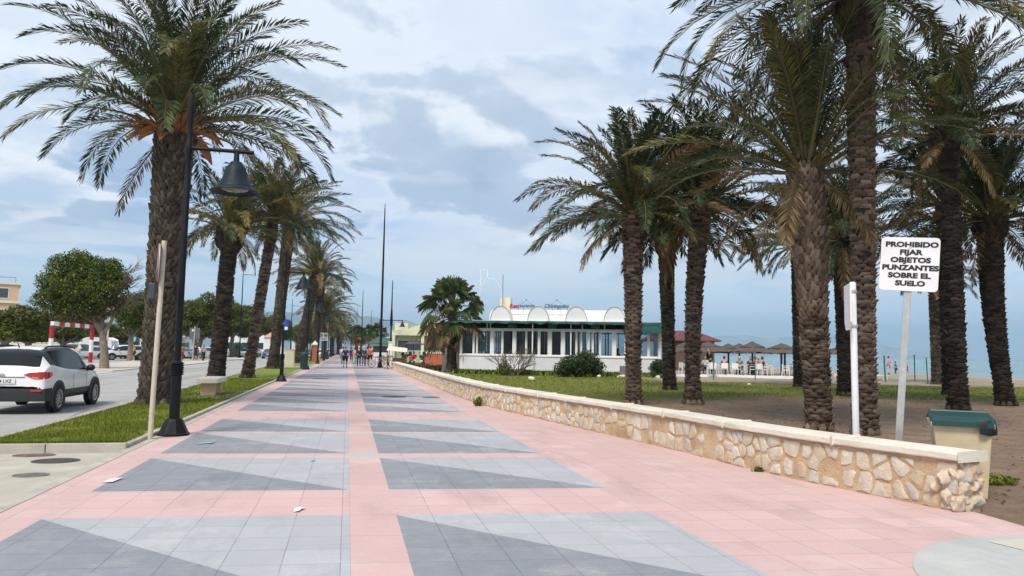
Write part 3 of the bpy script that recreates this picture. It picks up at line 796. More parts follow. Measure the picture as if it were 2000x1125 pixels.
def trunk_mesh(H, r0, rm, r1, lean=(0, 0), style='scar', seed=1, mats=None, curve=0.0, detail=1.0, bulb=None):
    """tapered trunk covered by rows of leaf-base boots; bulb=(z0, r) widens the head"""
    rr = random.Random(seed); b = MB()
    def rad(z):
        u = z/H
        r = r0+(rm-r0)*min(1, u/.12) if u < .12 else (rm+(r1-rm)*((u-.12)/.88)**1.3)
        if bulb and z > bulb[0]: r = max(r, bulb[1]*min(1, (.55+.45*(z-bulb[0])/.35)))
        return r
    def cen(z):
        u = z/H; return Vector((lean[0]*u+curve*math.sin(u*math.pi)*.5, lean[1]*u, z))
    zs = [H*i/26 for i in range(27)]
    b.tube([cen(z) for z in zs], [rad(z)*.90 for z in zs], 14, 1)
    z = .03; j = 0
    dz0 = .095/detail
    while z < H:
        u = z/H; r = rad(z)
        up = style == 'boot' or (style == 'mix' and u > .42) or (bulb and z > bulb[0])
        n = max(7, int(2*math.pi*r/((.15 if up else .21)/detail)))
        for k in range(n):
            if rr.random() < .04: continue
            th = 2*math.pi*(k+.5*(j % 2)+rr.uniform(-.12, .12))/n
            nn = Vector((math.cos(th), math.sin(th), 0)); tt = Vector((-math.sin(th), math.cos(th), 0)); P = cen(z+rr.uniform(-.022, .022))+nn*r*.93
            if up: w = 2*math.pi*r/n*1.15; h = rr.uniform(.13, .24)/detail**.5; d = rr.uniform(.03, .085); tw = .42
            else: w = 2*math.pi*r/n*1.25; h = rr.uniform(.075, .11)/detail**.5; d = rr.uniform(.025, .075); tw = rr.uniform(.55, .85)
            if rr.random() < .1: h *= 1.3; d *= 1.4
            sk = tt*rr.uniform(-.03, .03); U = Vector((0, 0, h))
            bl, br = P-tt*w/2, P+tt*w/2
            tl, tr = P-tt*w*tw/2+U+nn*d+sk, P+tt*w*tw/2+U*rr.uniform(.85, 1.05)+nn*d+sk
            mid = P+U*.45+nn*d*.75
            bk = P+U*1.02-nn*.03
            b.add([bl, br, tr, tl, mid, bk], [(0, 1, 4), (1, 2, 4), (2, 3, 4), (3, 0, 4), (3, 2, 5), (0, 3, 5), (2, 1, 5)], 0 if not (bulb and z > bulb[0]) else 2)
        z += dz0*(1.15 if up else 1.0); j += 1
    # flared foot
    for k in range(10):
        th = 2*math.pi*k/10+rr.uniform(-.2, .2); b.ball((math.cos(th)*r0*.95, math.sin(th)*r0*.95, .05), (r0*.32, r0*.32, .13), 0, 6, 4)
    me = b.mesh('trunk', mats or [M['bark'], M['bark_core'], M['bark_dark']])
    return me, cen(H)

def pods(parent, at, n, seed, matn='pod', size=1.0):
    rr = random.Random(seed)
    for k in range(n):
        az = rr.uniform(0, 6.28); e = R(rr.uniform(-15, 45)); l = rr.uniform(.7, 1.0)*size
        d = Vector((math.cos(az)*math.cos(e), math.sin(az)*math.cos(e), math.sin(e))); s_ = Vector((-math.sin(az), math.cos(az), 0)); u_ = d.cross(s_)
        b = MB(); o = at+Vector((0, 0, .1))+d*.42; nseg = 7; V = []
        for i in range(nseg+1):
            t = i/nseg; wv_ = .16*size*math.sin(math.pi*min(1, t*.9+.08))+.012; c = o+d*l*t+Vector((0, 0, -.35*t*t*size))
            for j in range(5):
                q = -1+.5*j; V.append(c+s_*wv_*q+u_*wv_*(.75*q*q-.3)+Vector((0, 0, rr.uniform(-.02, .02))))
        F = [(i*5+j, i*5+j+1, (i+1)*5+j+1, (i+1)*5+j) for i in range(nseg) for j in range(4)]
        b.add(V, F, 0)
        for q in range(14):                   # flower strands
            c = o+d*l*.5+Vector((rr.uniform(-.1, .1), rr.uniform(-.1, .1), rr.uniform(-.05, .12))); b.cone(c, c+d*.35+Vector((rr.uniform(-.12, .12), rr.uniform(-.12, .12), rr.uniform(-.2, .05))), .012, .006, 4, 0)
        b.build('flower_bract', M[matn], parent)

def orange_stubs(parent, at, seed):           # old orange leaf bases fanning under the crown
    rr = random.Random(seed); b = MB()
    for k in range(46):
        az = rr.uniform(0, 6.28); e = R(rr.uniform(5, 70)); l = rr.uniform(.6, 1.2)
        d = Vector((math.cos(az)*math.cos(e), math.sin(az)*math.cos(e), math.sin(e))); o = at+Vector((math.cos(az)*.30, math.sin(az)*.46, -.10))
        s_ = Vector((-math.sin(az), math.cos(az), 0)); w = rr.uniform(.05, .09); u_ = d.cross(s_)*.03
        b.add([o-s_*w, o+s_*w, o+d*l+s_*w*.4, o+d*l-s_*w*.4, o+u_, o+d*l+u_], [(0, 1, 4), (1, 2, 5, 4), (3, 0, 4, 5), (2, 3, 5)])
    b.build('leaf_bases', M['bract'], parent)

CR = {}
CR['arch'] = crown_mesh(3, 74, 4.35, 98, .58, .036, emin=4, emax=88, mix=(.78, .19, .03), bend=(.95, 1.6), rows=.3, wind=(.12, 0, -.1), upright=.15)
CR['vee'] = crown_mesh(12, 58, 3.6, 94, .52, .030, emin=4, emax=89, mix=(.64, .25, .11), bend=(.45, .95), upright=.55, rows=.7, wind=(-.1, .1, 0))
CR['big'] = crown_mesh(21, 66, 4.6, 98, .58, .036, emin=-22, emax=80, mix=(.74, .19, .07), bend=(.95, 1.6), rows=.6)
CR['sea'] = crown_mesh(31, 66, 3.8, 86, .54, .040, emin=-8, emax=87, mix=(.66, .24, .10), bend=(.7, 1.35), rows=.7, deep=True, upright=.15)
CR['sea2'] = crown_mesh(37, 64, 3.8, 86, .54, .040, emin=-4, emax=87, mix=(.66, .24, .10), bend=(.6, 1.3), rows=.5, deep=True, wind=(-.4, 0, 0), upright=.15)
CR['wind'] = crown_mesh(44, 52, 3.8, 70, .58, .048, emin=-8, emax=86, mix=(.34, .54, .12), bend=(.75, 1.4), rows=.6, gold=True, wind=(.6, 0, -.15))
CR['far'] = crown_mesh(51, 46, 4.1, 34, .75, .11, emin=-30, emax=82, mix=(.5, .38, .12), bend=(.95, 1.5), rows=.5, gold=True)
def palm(x, y, H, r0, rm, r1, crown, label, group, lean=(0, 0), rz=0.0, sc=1.0, style='scar', bark='bark', bulb=None, curve=0.0, seed=1, detail=1.0, z=None, drop=.15):
    o = empty('date_palm', (x, y, (hz(x, y) if x > 5 else .04) if z is None else z), label, 'palm tree', group)
    bm_ = M[bark]; me, top = trunk_mesh(H, r0, rm, r1, lean, style, seed, [bm_, M['bark_core'], M['bark_dark']], curve, detail, bulb)
    link_mesh('trunk', me, o)
    for nm, me in (('crown', CR[crown][0]), ('dry_fronds', CR[crown][1])):
        c = link_mesh(nm, me, o, top-Vector((0, 0, drop)), rz); c.scale = (sc,)*3
    return o, top
LG, RG = 'date palms in the grass strip beside the road', 'date palms on the park lawn'
p, t = palm(-4.86, 20.96, 7.2, .39, .36, .50, 'arch', 'tall thick-trunked date palm nearest on the left, beside the leaning white sign pole', LG, rz=.4, style='boot', seed=5, detail=1.2, lean=(.15, 0), drop=-.12)
pods(p, t-Vector((0, 0, .0)), 8, 8, 'bract', 1.2); orange_stubs(p, t, 3)
p, t = palm(-6.04, 37.5, 7.2, .40, .36, .37, 'wind', 'date palm with a knobbly bulb head and tan pods, behind the white bench', LG, rz=1.0, bulb=(6.0, .66), seed=6, lean=(.35, 0), bark='bark_dark', sc=.92)
pods(p, t-Vector((0, 0, .2)), 4, 21, 'pod', .9)
palm(-4.9, 39.66, 8.3, .33, .25, .25, 'wind', 'slender date palm leaning right, third from the front in the roadside row', LG, rz=2.4, seed=7, lean=(.95, 0), bark='bark_red', sc=.95)
palm(-5.32, 57.2, 10.7, .48, .37, .44, 'wind', 'tall grey-barked date palm behind the lamp with the blue sign', LG, rz=.2, seed=8, lean=(.75, 0), style='mix', sc=1.22)
p, t = palm(-5.0, 80, 9.4, .60, .50, .50, 'wind', 'date palm leaning over the dark green litter bin', LG, rz=3.0, seed=9, lean=(1.5, 0), sc=1.15)
pods(p, t, 2, 5, 'pod', 1.3)
palm(-3.9, 92, 9.0, .5, .42, .45, 'wind', 'date palm standing behind the terracotta brick pillar', LG, rz=4.0, seed=10, lean=(.5, 0), sc=1.1)
for i, (x, y, H, s, rz) in enumerate([(-3.6, 118, 7.0, 1.25, .3), (-4.0, 134, 7.4, 1.15, 2.0), (-3.3, 158, 6.4, 1.1, 3.1), (-3.6, 182, 7, 1.1, 4.4), (-2.6, 208, 6.2, 1.15, 5.0), (-2.2, 238, 6.5, 1.1, .9)]):
    palm(x, y, H, .45, .36, .38, 'far' if i else 'wind', ['brownish full-crowned date palm behind the no-stopping board' if i == 0 else 'small far date palm near the end of the roadside row'][0], LG, rz=rz, seed=11+i, sc=s, detail=.6)
# park side
p, t = palm(8.64, 21.7, 6.0, .26, .21, .31, 'sea', 'date palm standing just behind the wall, leftmost of the park palms', RG, rz=.5, seed=20, lean=(-.05, 0), bark='bark_red', style='scar', sc=.94)
palm(14.17, 31.28, 7.2, .30, .25, .38, 'sea2', 'dark date palm between two nearer palms, before the teal awning corner', RG, rz=1.5, seed=21, lean=(-.2, 0), bark='bark_dark', sc=.98, bulb=(5.9, .5))
p, t = palm(10.95, 22.4, 6.5, .30, .21, .33, 'sea', 'date palm with a bent trunk, second from the left behind the wall', RG, rz=3.3, seed=22, lean=(.35, 0), bark='bark_red', curve=-.25, sc=1.05)
pods(p, t, 2, 9, 'pod', .8)
palm(9.99, 14.41, 5.75, .27, .26, .39, 'vee', 'thick date palm with upright centre fronds, standing left of the white sign', RG, rz=.9, seed=23, bark='bark_red', style='mix', detail=1.15, lean=(-.22, 0))
palm(10.42, 13.5, 9.6, .24, .20, .28, 'big', 'tallest date palm, slim ringed trunk right behind the narrow white post', RG, rz=2.2, seed=24, bark='bark_red', detail=1.15, bulb=(8.3, .46), lean=(.12, 0))
p, t = palm(18.48, 19.65, 8.7, .29, .25, .26, 'sea2', 'tall dark date palm behind the wheeled waste container', RG, rz=.8, seed=25, bark='bark_dark', bulb=(7.9, .52), lean=(-.05, 0), sc=1.0)
pods(p, t+Vector((0, 0, .4)), 2, 33, 'pod', 1.0)
palm(22.55, 21.9, 6.6, .31, .27, .45, 'sea', 'leaning dark date palm farthest to the right', RG, rz=4.1, seed=26, bark='bark_dark', lean=(-.35, 0), curve=-.35, bulb=(5.7, .56), sc=1.08)
palm(22.92, 34.72, 7.5, .26, .23, .26, 'sea2', 'thin dark date palm half hidden behind the thick upright-fronded palm', RG, rz=2.0, seed=27, bark='bark_dark', sc=.98)
palm(19.98, 27.07, 6.5, .28, .24, .36, 'sea', 'date palm standing between the thick palm and the tallest palm', RG, rz=5.2, seed=28, bark='bark_dark', sc=.98)
palm(35.68, 39.55, 7.0, .32, .27, .3, 'sea', 'short thin-trunked date palm at the sand edge right of the green posts', RG, rz=1.1, seed=29, bark='bark', sc=.85)
palm(26.07, 28.18, 8.6, .28, .26, .30, 'sea2', 'dark date palm directly behind the palm with the bulb head', RG, rz=3.9, seed=30, bark='bark_dark', sc=1.0)

# ------------------------------------------------------------ fan palms
M['fan_green'] = leafmat('fan_green', (.06, .095, .03), (.13, .165, .055), .3, .5, .35)
def fan_crown(seed, nl=46, Lp=1.35, fr=1.0, seg=22):
    rr = random.Random(seed); g = MB(); d_ = MB()
    for k in range(nl):
        u = (k+.5)/nl; az = k*2.39996+rr.uniform(-.2, .2); e = R(84-125*u+rr.uniform(-10, 10)); lp = Lp*(.6+.5*min(1, 2*u))*rr.uniform(.85, 1.1)
        d = Vector((math.cos(az)*math.cos(e), math.sin(az)*math.cos(e), math.sin(e))); s_ = Vector((-math.sin(az), math.cos(az), 0)); u_ = d.cross(s_)
        if u_.z < 0: u_ = -u_
        zo = Vector((0, 0, -1.15*u+.1)); tip = d*lp+Vector((0, 0, -.12*lp))+zo; mb = d_ if u > .72 else g; mi = 0 if u > .72 else (0 if rr.random() < .75 else 1)
        mb.tube([tuple(zo), tuple(d*lp*.55+Vector((0, 0, .05))+zo), tuple(tip)], [.03, .022, .016], 4, 0 if u > .72 else 2, False)
        fr_ = fr*rr.uniform(.8, 1.1); tl_ = min(.75, .15+.7*u); rl = rr.uniform(-.9, .9)
        d = (d*(1-tl_*.55)+Vector((0, 0, -tl_))).normalized(); s_ = (s_-d*s_.dot(d)).normalized(); u_ = d.cross(s_); s_, u_ = s_*math.cos(rl)+u_*math.sin(rl), u_*math.cos(rl)-s_*math.sin(rl)
        if u_.z < 0: u_ = -u_
        for j in range(seg):
            a = R(-115+230*j/(seg-1)); dd = (d*math.cos(a)+s_*math.sin(a)+u_*(-.18*abs(math.sin(a)))).normalized(); l = fr_*(1-.25*abs(j/(seg-1)-.5)*2)*rr.uniform(.85, 1.08)
            w = .034*fr_; c = tip; side = dd.cross(u_).normalized()
            m1 = c+dd*l*.55; m2 = c+dd*l*.82+Vector((0, 0, -.10*l)); en = c+dd*l*.92+Vector((0, 0, -rr.uniform(.12, .38)*l))
            mb.add([c, m1+side*w, m2+side*w*.5, en, m2-side*w*.5, m1-side*w], [(0, 1, 2, 3), (0, 3, 4, 5)], mi)
    return g.mesh('crown', [M['fan_green'], M['frond_olive'], M['rachis']]), d_.mesh('dry_fronds', [M['frond_dry']])
FC = fan_crown(4, 58, 1.2, .85)
def fan_palm(x, y, H, label, r=.3, sc=1.0, rz=0, group='fan palms', z=0.0):
    o = empty('fan_palm', (x, y, z), label, 'palm tree', group); me, top = trunk_mesh(H, r*1.25, r, r*.8, (0, 0), 'boot', int(x*7+y) % 97, None, 0, .7)
    link_mesh('trunk', me, o)
    for nm, me in (('crown', FC[0]), ('dry_fronds', FC[1])):
        c = link_mesh(nm, me, o, top, rz); c.scale = (sc,)*3
    return o
fan_palm(7.62, 55.6, 5.3, 'fan palm with shaggy dry fronds at the left corner of the white restaurant', .34, 1.48, .3)
for i, (x, y, H, s) in enumerate([(1.9, 172, 5.6, 1.2), (5.1, 190, 6.2, 1.3), (6.2, 166, 5.8, 1.3), (3.2, 210, 6, 1.2)]):
    fan_palm(x, y, H, ['small far fan palm, leftmost of those beyond the strollers', 'small far fan palm in the middle of those beyond the strollers', 'small far fan palm directly behind the tall black mast', 'farthest fan palm on the right side of the promenade'][i], .3, s, i)

# ------------------------------------------------------------ broadleaf trees and shrubs
M['leaf_tree'] = leafmat('tree_leaf', (.040, .075, .010), (.165, .195, .026), .3, .45, .45)
M['leaf_dark'] = leafmat('dark_tree_leaf', (.022, .045, .012), (.05, .08, .02), .25, .5, .45)
M['leaf_brown'] = leafmat('brown_tree_leaf', (.09, .065, .03), (.14, .11, .045), .2, .7, .4)
M['bush_leaf'] = leafmat('bush_leaf', (.018, .04, .014), (.055, .085, .022), .2, .45, .5)
M['trunk_grey'] = mat('tree_trunk', (.20, .165, .13), .95, .3, 3, .7, 14)
M['twig'] = mat('bare_twig', (.13, .10, .075), .95, .3, 4)
def leaf_clumps(seed, blobs, n, size, b, mi_fn, shell=.55):
    rs = np.random.RandomState(seed); tot = sum(q[3]*q[4]*q[5] for q in blobs)**1.0
    for (x, y, z, a, bb, c) in blobs:
        k = int(n*(a*bb*c)/tot); d = rs.normal(size=(k, 3)); d /= np.linalg.norm(d, axis=1)[:, None]
        r = rs.uniform(shell, 1.0, k)**.7
        # cauliflower relief
        ph = np.sin(d[:, 0]*6+seed+x)*np.sin(d[:, 1]*6.5+y)*np.sin(d[:, 2]*6+z*2); r = r*(1+.30*ph)
        P = np.stack([x+d[:, 0]*a*r, y+d[:, 1]*bb*r, z+d[:, 2]*c*r], 1)
        nrm = d+rs.normal(size=(k, 3))*.7; nrm /= np.linalg.norm(nrm, axis=1)[:, None]
        t = np.cross(nrm, rs.normal(size=(k, 3))); t /= np.linalg.norm(t, axis=1)[:, None]; s_ = np.cross(nrm, t)
        sz = size*rs.uniform(.6, 1.3, k)[:, None]
        V = np.stack([P-t*sz, P-s_*sz*.5+nrm*sz*.1, P+t*sz, P+s_*sz*.5+nrm*sz*.1], 1).reshape(-1, 3)
        b.arr(V, np.arange(k*4).reshape(k, 4), mi_fn)
def tree_mesh(seed, W_, H0, H1, n=9000, size=.11, brown=.0, twigs=0):
    rr = random.Random(seed); b = MB(); hm = (H0+H1)/2; hv = (H1-H0)/2; bl = []
    for k in range(15):
        a = rr.uniform(0, 6.28); q = rr.uniform(.15, .72)**.8; zz = hm+rr.uniform(-.62, .62)*hv
        bl.append((math.cos(a)*q*W_, math.sin(a)*q*W_, zz, W_*rr.uniform(.28, .46), W_*rr.uniform(.28, .46), hv*rr.uniform(.32, .5)))
    bl.append((0, 0, hm, W_*.6, W_*.6, hv*.7))
    leaf_clumps(seed, bl, n, size, b, 0)
    if brown:
        leaf_clumps(seed+1, [q for q in bl if rr.random() < .35], int(n*brown), size, b, 1)
    cm = b.mesh('crown', [M['leaf_tree'], M['leaf_brown']])
    t = MB(); t.tube([(0, 0, -.1), (.05, 0, H0*.5), (-.08, .05, H0*1.05)], [.30*W_/2.6, .22*W_/2.6, .2*W_/2.6], 9)
    for k in range(7):
        a = rr.uniform(0, 6.28); e = Vector((math.cos(a)*W_*.6, math.sin(a)*W_*.6, hm+rr.uniform(-.3, .5)*hv)); s0 = Vector((-.08, .05, H0*.95)); md = (s0+e)/2+Vector((rr.uniform(-.2, .2), rr.uniform(-.2, .2), -.2))
        t.tube([s0, md, e], [.13, .08, .03], 6)
    return cm, t.mesh('trunk', [M['trunk_grey']], 40)
TM = [tree_mesh(61, 2.6, 2.2, 6.6, 20000, .09), tree_mesh(62, 2.6, 1.8, 5.4, 17000, .095, .3), tree_mesh(63, 2.8, 1.7, 5.0, 17000, .095, .15)]
def tree(x, y, var, label, sc=(1, 1, 1), rz=0, group='bushy trees round the car park'):
    o = empty('tree', (x, y, -.02), label, 'tree', group, rz); o.scale = sc
    link_mesh('trunk', TM[var][1], o); link_mesh('crown', TM[var][0], o); return o
# the big tree with a bare, wind-burnt right side, by the parking entrance
o = empty('tree', (-15.8, 54.0, 0), 'large round-crowned tree with bare twigs on its right side, beside the parking entrance', 'tree', 'bushy trees round the car park')
b = MB()
bl = [(-2.2, 0, 5.2, 1.7, 1.9, 1.2), (-1.0, .2, 6.4, 1.5, 1.7, 1.1), (-3.3, .3, 4.5, 1.25, 1.5, .9), (-3.5, -.2, 5.6, .8, 1.0, .7), (-1.4, -.9, 7.0, .7, .7, .6), (-2.9, .1, 7.0, .7, .8, .6), (.9, 0, 5.9, .7, .8, .6), (-.4, -.4, 5.2, 1.4, 1.6, 1.3), (-2.7, 0, 6.4, 1.1, 1.2, .9), (.2, .1, 6.6, .75, 1.1, .8), (-1.6, 0, 3.9, 1.5, 1.4, .8), (-1.9, .1, 7.35, .8, .8, .55)]
leaf_clumps(77, bl, 30000, .085, b, 0, .5)
leaf_clumps(78, [(.5, 0, 5.2, .9, 1.1, 1.2), (-.1, 0, 4.0, 1.1, 1.0, .7), (-1.5, 0, 3.5, 1.8, 1.3, .5)], 5200, .075, b, 1)
b.build('crown', [M['leaf_tree'], M['leaf_brown']], o)
t = MB(); t.tube([(.12, 0, -.1), (.05, 0, 1.2), (-.15, 0, 2.4), (-.9, .1, 3.5), (-1.6, .1, 4.4)], [.33, .25, .22, .16, .1], 10)
t.tube([(-.1, 0, 2.2), (.4, 0, 3.2), (.75, 0, 4.4)], [.14, .11, .06], 7); t.tube([(-.2, 0, 2.5), (-.2, .2, 4.2), (-.3, .2, 5.8)], [.13, .1, .05], 7); t.tube([(-.5, 0, 3.0), (-2.2, 0, 3.9), (-3.2, .2, 4.4)], [.13, .1, .04], 7)
t.build('trunk', [M['trunk_grey']], o, smooth=50)
t = MB(); rr = random.Random(5)
def twig(p, d, l, r, depth):
    e = p+d*l; t.tube([p, p+d*l*.5+Vector((rr.uniform(-.05, .05), rr.uniform(-.05, .05), 0))*l, e], [r, r*.8, r*.55], 4, 0, False)
    if depth:
        for k in range(3 if depth > 1 else 4): twig(p+d*l*rr.uniform(.45, 1), (d+Vector((rr.uniform(-.5, .5), rr.uniform(-.5, .5), rr.uniform(-.2, .6)))).normalized(), l*.62, r*.55, depth-1)
for k in range(16):
    a = rr.uniform(-1.0, 1.0); twig(Vector((.55, 0, 3.6+k*.18)), Vector((math.cos(a), math.sin(a), rr.uniform(.1, .8))).normalized(), rr.uniform(.8, 1.25), .03, 3)
t.build('bare_twigs', [M['twig']], o)
for args in [(-30, 75, 1, 'low spreading dark tree at the left edge behind the near car', (1.6, 1.3, .92), 0), (-31.0, 92, 2, 'dark tree with shaded underside behind the height barrier', (1.5, 1.3, 1.0), 1.2),
             (-22.0, 84, 0, 'dense green tree rising behind the white parked SUV', (1.25, 1.2, 1.15), 2.0), (-18.0, 96, 1, 'brown-tinged tree behind the black lamp pole', (1.35, 1.3, 1.5), .7), (-24.6, 104, 2, 'tree half hidden by the nearest thick palm trunk', (1.2, 1.2, 1.35), 2.2),
             (-21.5, 118, 2, 'tree behind the green recycling container', (1.5, 1.4, 1.55), 4.0), (-17.6, 122, 1, 'brown-tinged tree between the second and third roadside palms', (1.4, 1.4, 1.75), 2.9),
             (-16.6, 142, 2, 'dark tree seen between the third and fourth roadside palms', (1.6, 1.6, 1.8), 1.9), (-14.5, 150, 0, 'far dark tree left of the fourth roadside palm', (1.3, 1.3, 1.25), 3.0), (-15.5, 176, 1, 'far tree under the blue parking sign', (1.6, 1.6, 1.7), 5.0), (-10.5, 190, 2, 'far tree behind the litter bin', (1.4, 1.4, 1.5), .2), (-13, 205, 0, 'farthest tree along the road', (1.6, 1.6, 1.2), 2.6),
             (-42, 112, 2, 'low far tree at the left end of the car park', (1.9, 1.6, 1.0), .4), (-38, 128, 1, 'low far tree behind the cream jeep', (1.9, 1.6, 1.05), 3.4), (-29, 132, 2, 'far tree above the blue awning stalls', (1.7, 1.6, 1.3), 1.4)]:
    tree(args[0], args[1], args[2], args[3], args[4], args[5])
def bush(name, x, y, blobs, n, size, label, mats, z=0.0, seed=1):
    o = empty(name, (x, y, z), label, 'bush'); b = MB(); leaf_clumps(seed, blobs, n, size, b, 0, .3); b.build('foliage', mats, o)
    t = MB(); rr = random.Random(seed)
    for k in range(9):
        q = rr.choice(blobs); t.tube([(0, 0, -.05), (q[0]*.5, q[1]*.5, q[2]*.5), (q[0]+rr.uniform(-.3, .3), q[1], q[2]+q[5]*.5)], [.035, .025, .01], 4)
    t.build('stems', [M['twig']], o); return o
# ------------------------------------------------------------ lettering
def text_obj(name, body, size, mt, parent, loc, rot=(math.pi/2, 0, 0), bold=.0, ext=.002, sx=1.0, align='CENTER', shear=0.0):
    cu = bpy.data.curves.new('lettering_curve', 'FONT'); cu.body = body; cu.size = size; cu.align_x = align; cu.align_y = 'CENTER'; cu.extrude = ext; cu.offset = bold; cu.resolution_u = 3; cu.shear = shear
    t = bpy.data.objects.new('lettering_tmp', cu); COL.objects.link(t); dg = bpy.context.evaluated_depsgraph_get(); dg.update()
    me = bpy.data.meshes.new_from_object(t.evaluated_get(dg)); bpy.data.objects.remove(t); bpy.data.curves.remove(cu)
    me.materials.clear(); me.materials.append(mt); me.name = name
    o = bpy.data.objects.new(name, me); COL.objects.link(o); o.parent = parent; o.location = loc; o.rotation_euler = rot; o.scale = (sx, 1, 1); return o

# ------------------------------------------------------------ bell street lamps
def make_lamp():
    o = empty('street_lamp', (0, 0, 0), 'x', 'street lamp')
    b = MB(); q0, q1 = .25, .125
    prof = [(q0, 0), (q0, .035), (q0*.92, .05), (q1*1.12, .26), (q1*.95, .29)]
    V = []; F = []
    for r, z in prof:
        for k in range(8):
            th = math.pi/8+k*math.pi/4; V.append((r*1.08*math.cos(th), r*1.08*math.sin(th), z))
    for i in range(len(prof)-1):
        for k in range(8): F.append((i*8+k, i*8+(k+1) % 8, (i+1)*8+(k+1) % 8, (i+1)*8+k))
    b.add(V, F+[tuple(range(len(V)-8, len(V)))]); b.build('base', M['black_metal'], o, bevel=.006)
    b = MB(); b.lathe([(.088, .27), (.088, 1.08)], 16); b.lathe([(.058, 1.25), (.056, 4.5), (.046, 4.55), (.044, 5.0), (.062, 5.05), (.062, 5.2), (.046, 5.25), (.046, 5.55), (.058, 5.6), (.058, 6.05), (.05, 6.12), (.0, 6.13)], 14)
    b.build('pole', M['black_metal'], o, smooth=40)
    b = MB(); pr = []
    for k in range(6): z = 1.05+k*.038; pr += [(.098, z), (.118, z+.006), (.118, z+.022), (.098, z+.028)]
    b.lathe([(.088, 1.04)]+pr+[(.06, 1.30)], 16); b.build('collar', M['black_metal'], o)
    b = MB(); b.tube([(0, 0, 5.13), (1.12, 0, 5.12)], .036, 10); b.lathe([(.05, -.05), (.05, .05)], 10, (.82, 0, 5.12), axis='x')
    ar = b.build('arm', M['black_metal'], o, smooth=40)
    b = MB(); b.tube([(.03, 0, 5.86), (.80, 0, 5.16)], .009, 6); b.build('stay_rod', M['black_metal'], o)
    b = MB(); b.lathe([(.045, 5.1), (.05, 5.0), (.055, 4.93), (.10, 4.92), (.13, 4.86), (.17, 4.82), (.195, 4.72), (.235, 4.60), (.29, 4.50), (.315, 4.47), (.325, 4.44), (.425, 4.385), (.435, 4.365), (.40, 4.36), (.25, 4.44), (.17, 4.6), (.05, 4.8)], 32, (.82, 0, 0))
    be = b.build('bell_shade', M['bell'], o, smooth=35)
    b = MB(); b.lathe([(.24, 4.425), (.22, 4.40), (.12, 4.375), (.0, 4.37)], 20, (.82, 0, 0)); b.build('lens', M['lens'], be, smooth=60)
    return o
lamp = make_lamp()
LGR = 'bell lamps along the roadside edge of the promenade'
lamp.location = (-2.93, 14.12, 0); tag(lamp, 'large black bell street lamp nearest the camera, in front of the thick palm', 'street lamp', LGR)
lab = ['black bell lamp carrying a blue sign, second in the row', 'black bell lamp behind the dark green litter bin', 'black bell lamp next to the terracotta brick pillar', 'black bell lamp just beyond the two-circle no-stopping board']
for i in range(11):
    y = 36.3+i*21.4
    copy_tree(lamp, (-2.98-.10*max(0, i-1)*.25, y, 0), 0, lab[i] if i < 4 else 'small far black bell lamp in the distant end of the row', LGR)
sgn = empty('blue_sign', (-3.0, 36.2, 0), 'blue sign with a white patch fixed to the second bell lamp', 'sign'); b = MB(); b.cbox((.24, .0, 2.62), (.34, .02, .5)); b.build('plate', paint((.02, .05, .32)), sgn, bevel=.004)
b = MB(); b.cbox((.26, -.013, 2.47), (.2, .004, .14)); b.build('white_patch', M['white_paint'], sgn); sgn.rotation_euler = (0, 0, R(-48)); b = MB(); b.cbox((.07, 0, 2.7), (.06, .03, .05)); b.build('bracket', M['galv'], sgn)

# tall masts
def mast(x, y, H, label, arms=None, r=.11, group='tall lighting masts'):
    o = empty('light_mast', (x, y, 0), label, 'light mast', group); b = MB()
    b.lathe([(r*2.2, 0), (r*2.2, .06), (r*1.5, .3), (r*1.25, .9), (r*1.2, 1.0), (r, 1.1), (r*.85, H*.45), (r*.7, H*.75), (r*.42, H*.97), (.03, H)], 10); b.build('pole', M['black_metal'], o, smooth=50)
    if arms == 'bells':
        b = MB(); b.tube([(-1.5, 0, 5.2), (1.5, 0, 5.2)], .05, 8); b.lathe([(.16, 4.5), (.18, 5.0), (.14, 6.0), (.09, 6.6)], 10); b.build('cross_arm', M['black_metal'], o)
        for sx in (-1.35, 1.35):
            b = MB(); b.lathe([(.04, 5.2), (.06, 5.0), (.15, 4.9), (.26, 4.55), (.42, 4.42), (.2, 4.45)], 14, (sx, 0, 0)); b.build('bell_shade', M['bell'], o, smooth=40)
    elif arms == 'side':
        b = MB(); b.tube([(0, 0, H*.87), (1.5, 0, H*.87)], .035, 6); b.build('arm', M['black_metal'], o); b = MB(); b.cbox((1.5, 0, H*.865), (.5, .18, .09)); b.build('lamp_head', M['galv'], o)
    else:
        b = MB(); b.lathe([(.02, H), (.06, H+.05), (.06, H+.22), (.0, H+.27)], 8); b.build('lamp_head', M['galv'], o)
    return o
mast(2.77, 65.7, 14.2, 'very tall slim black mast with a bicycle leaning at its foot')
mast(5.14, 93, 10.2, 'black mast with two bell lamps on a cross arm beside the green restaurant', 'bells')
mast(2.57, 150, 13.2, 'black mast rising behind the orange-shirted stroller', None); mast(6.65, 230, 13.5, 'far black mast among the fan palms', None); mast(2.1, 200, 12.5, 'thin far black mast above the pink-dressed stroller', None, .08); mast(.9, 290, 13, 'most distant thin mast over the promenade', None, .1)
mast(-15.6, 116, 14.2, 'tall road lamp with a side arm between the second and third roadside palms', 'side', .10); mast(-12.3, 170, 12.5, 'far road lamp with side arm behind the fourth roadside palm', 'side', .12); mast(-10.8, 225, 13, 'farthest road lamp with side arm', 'side', .14)

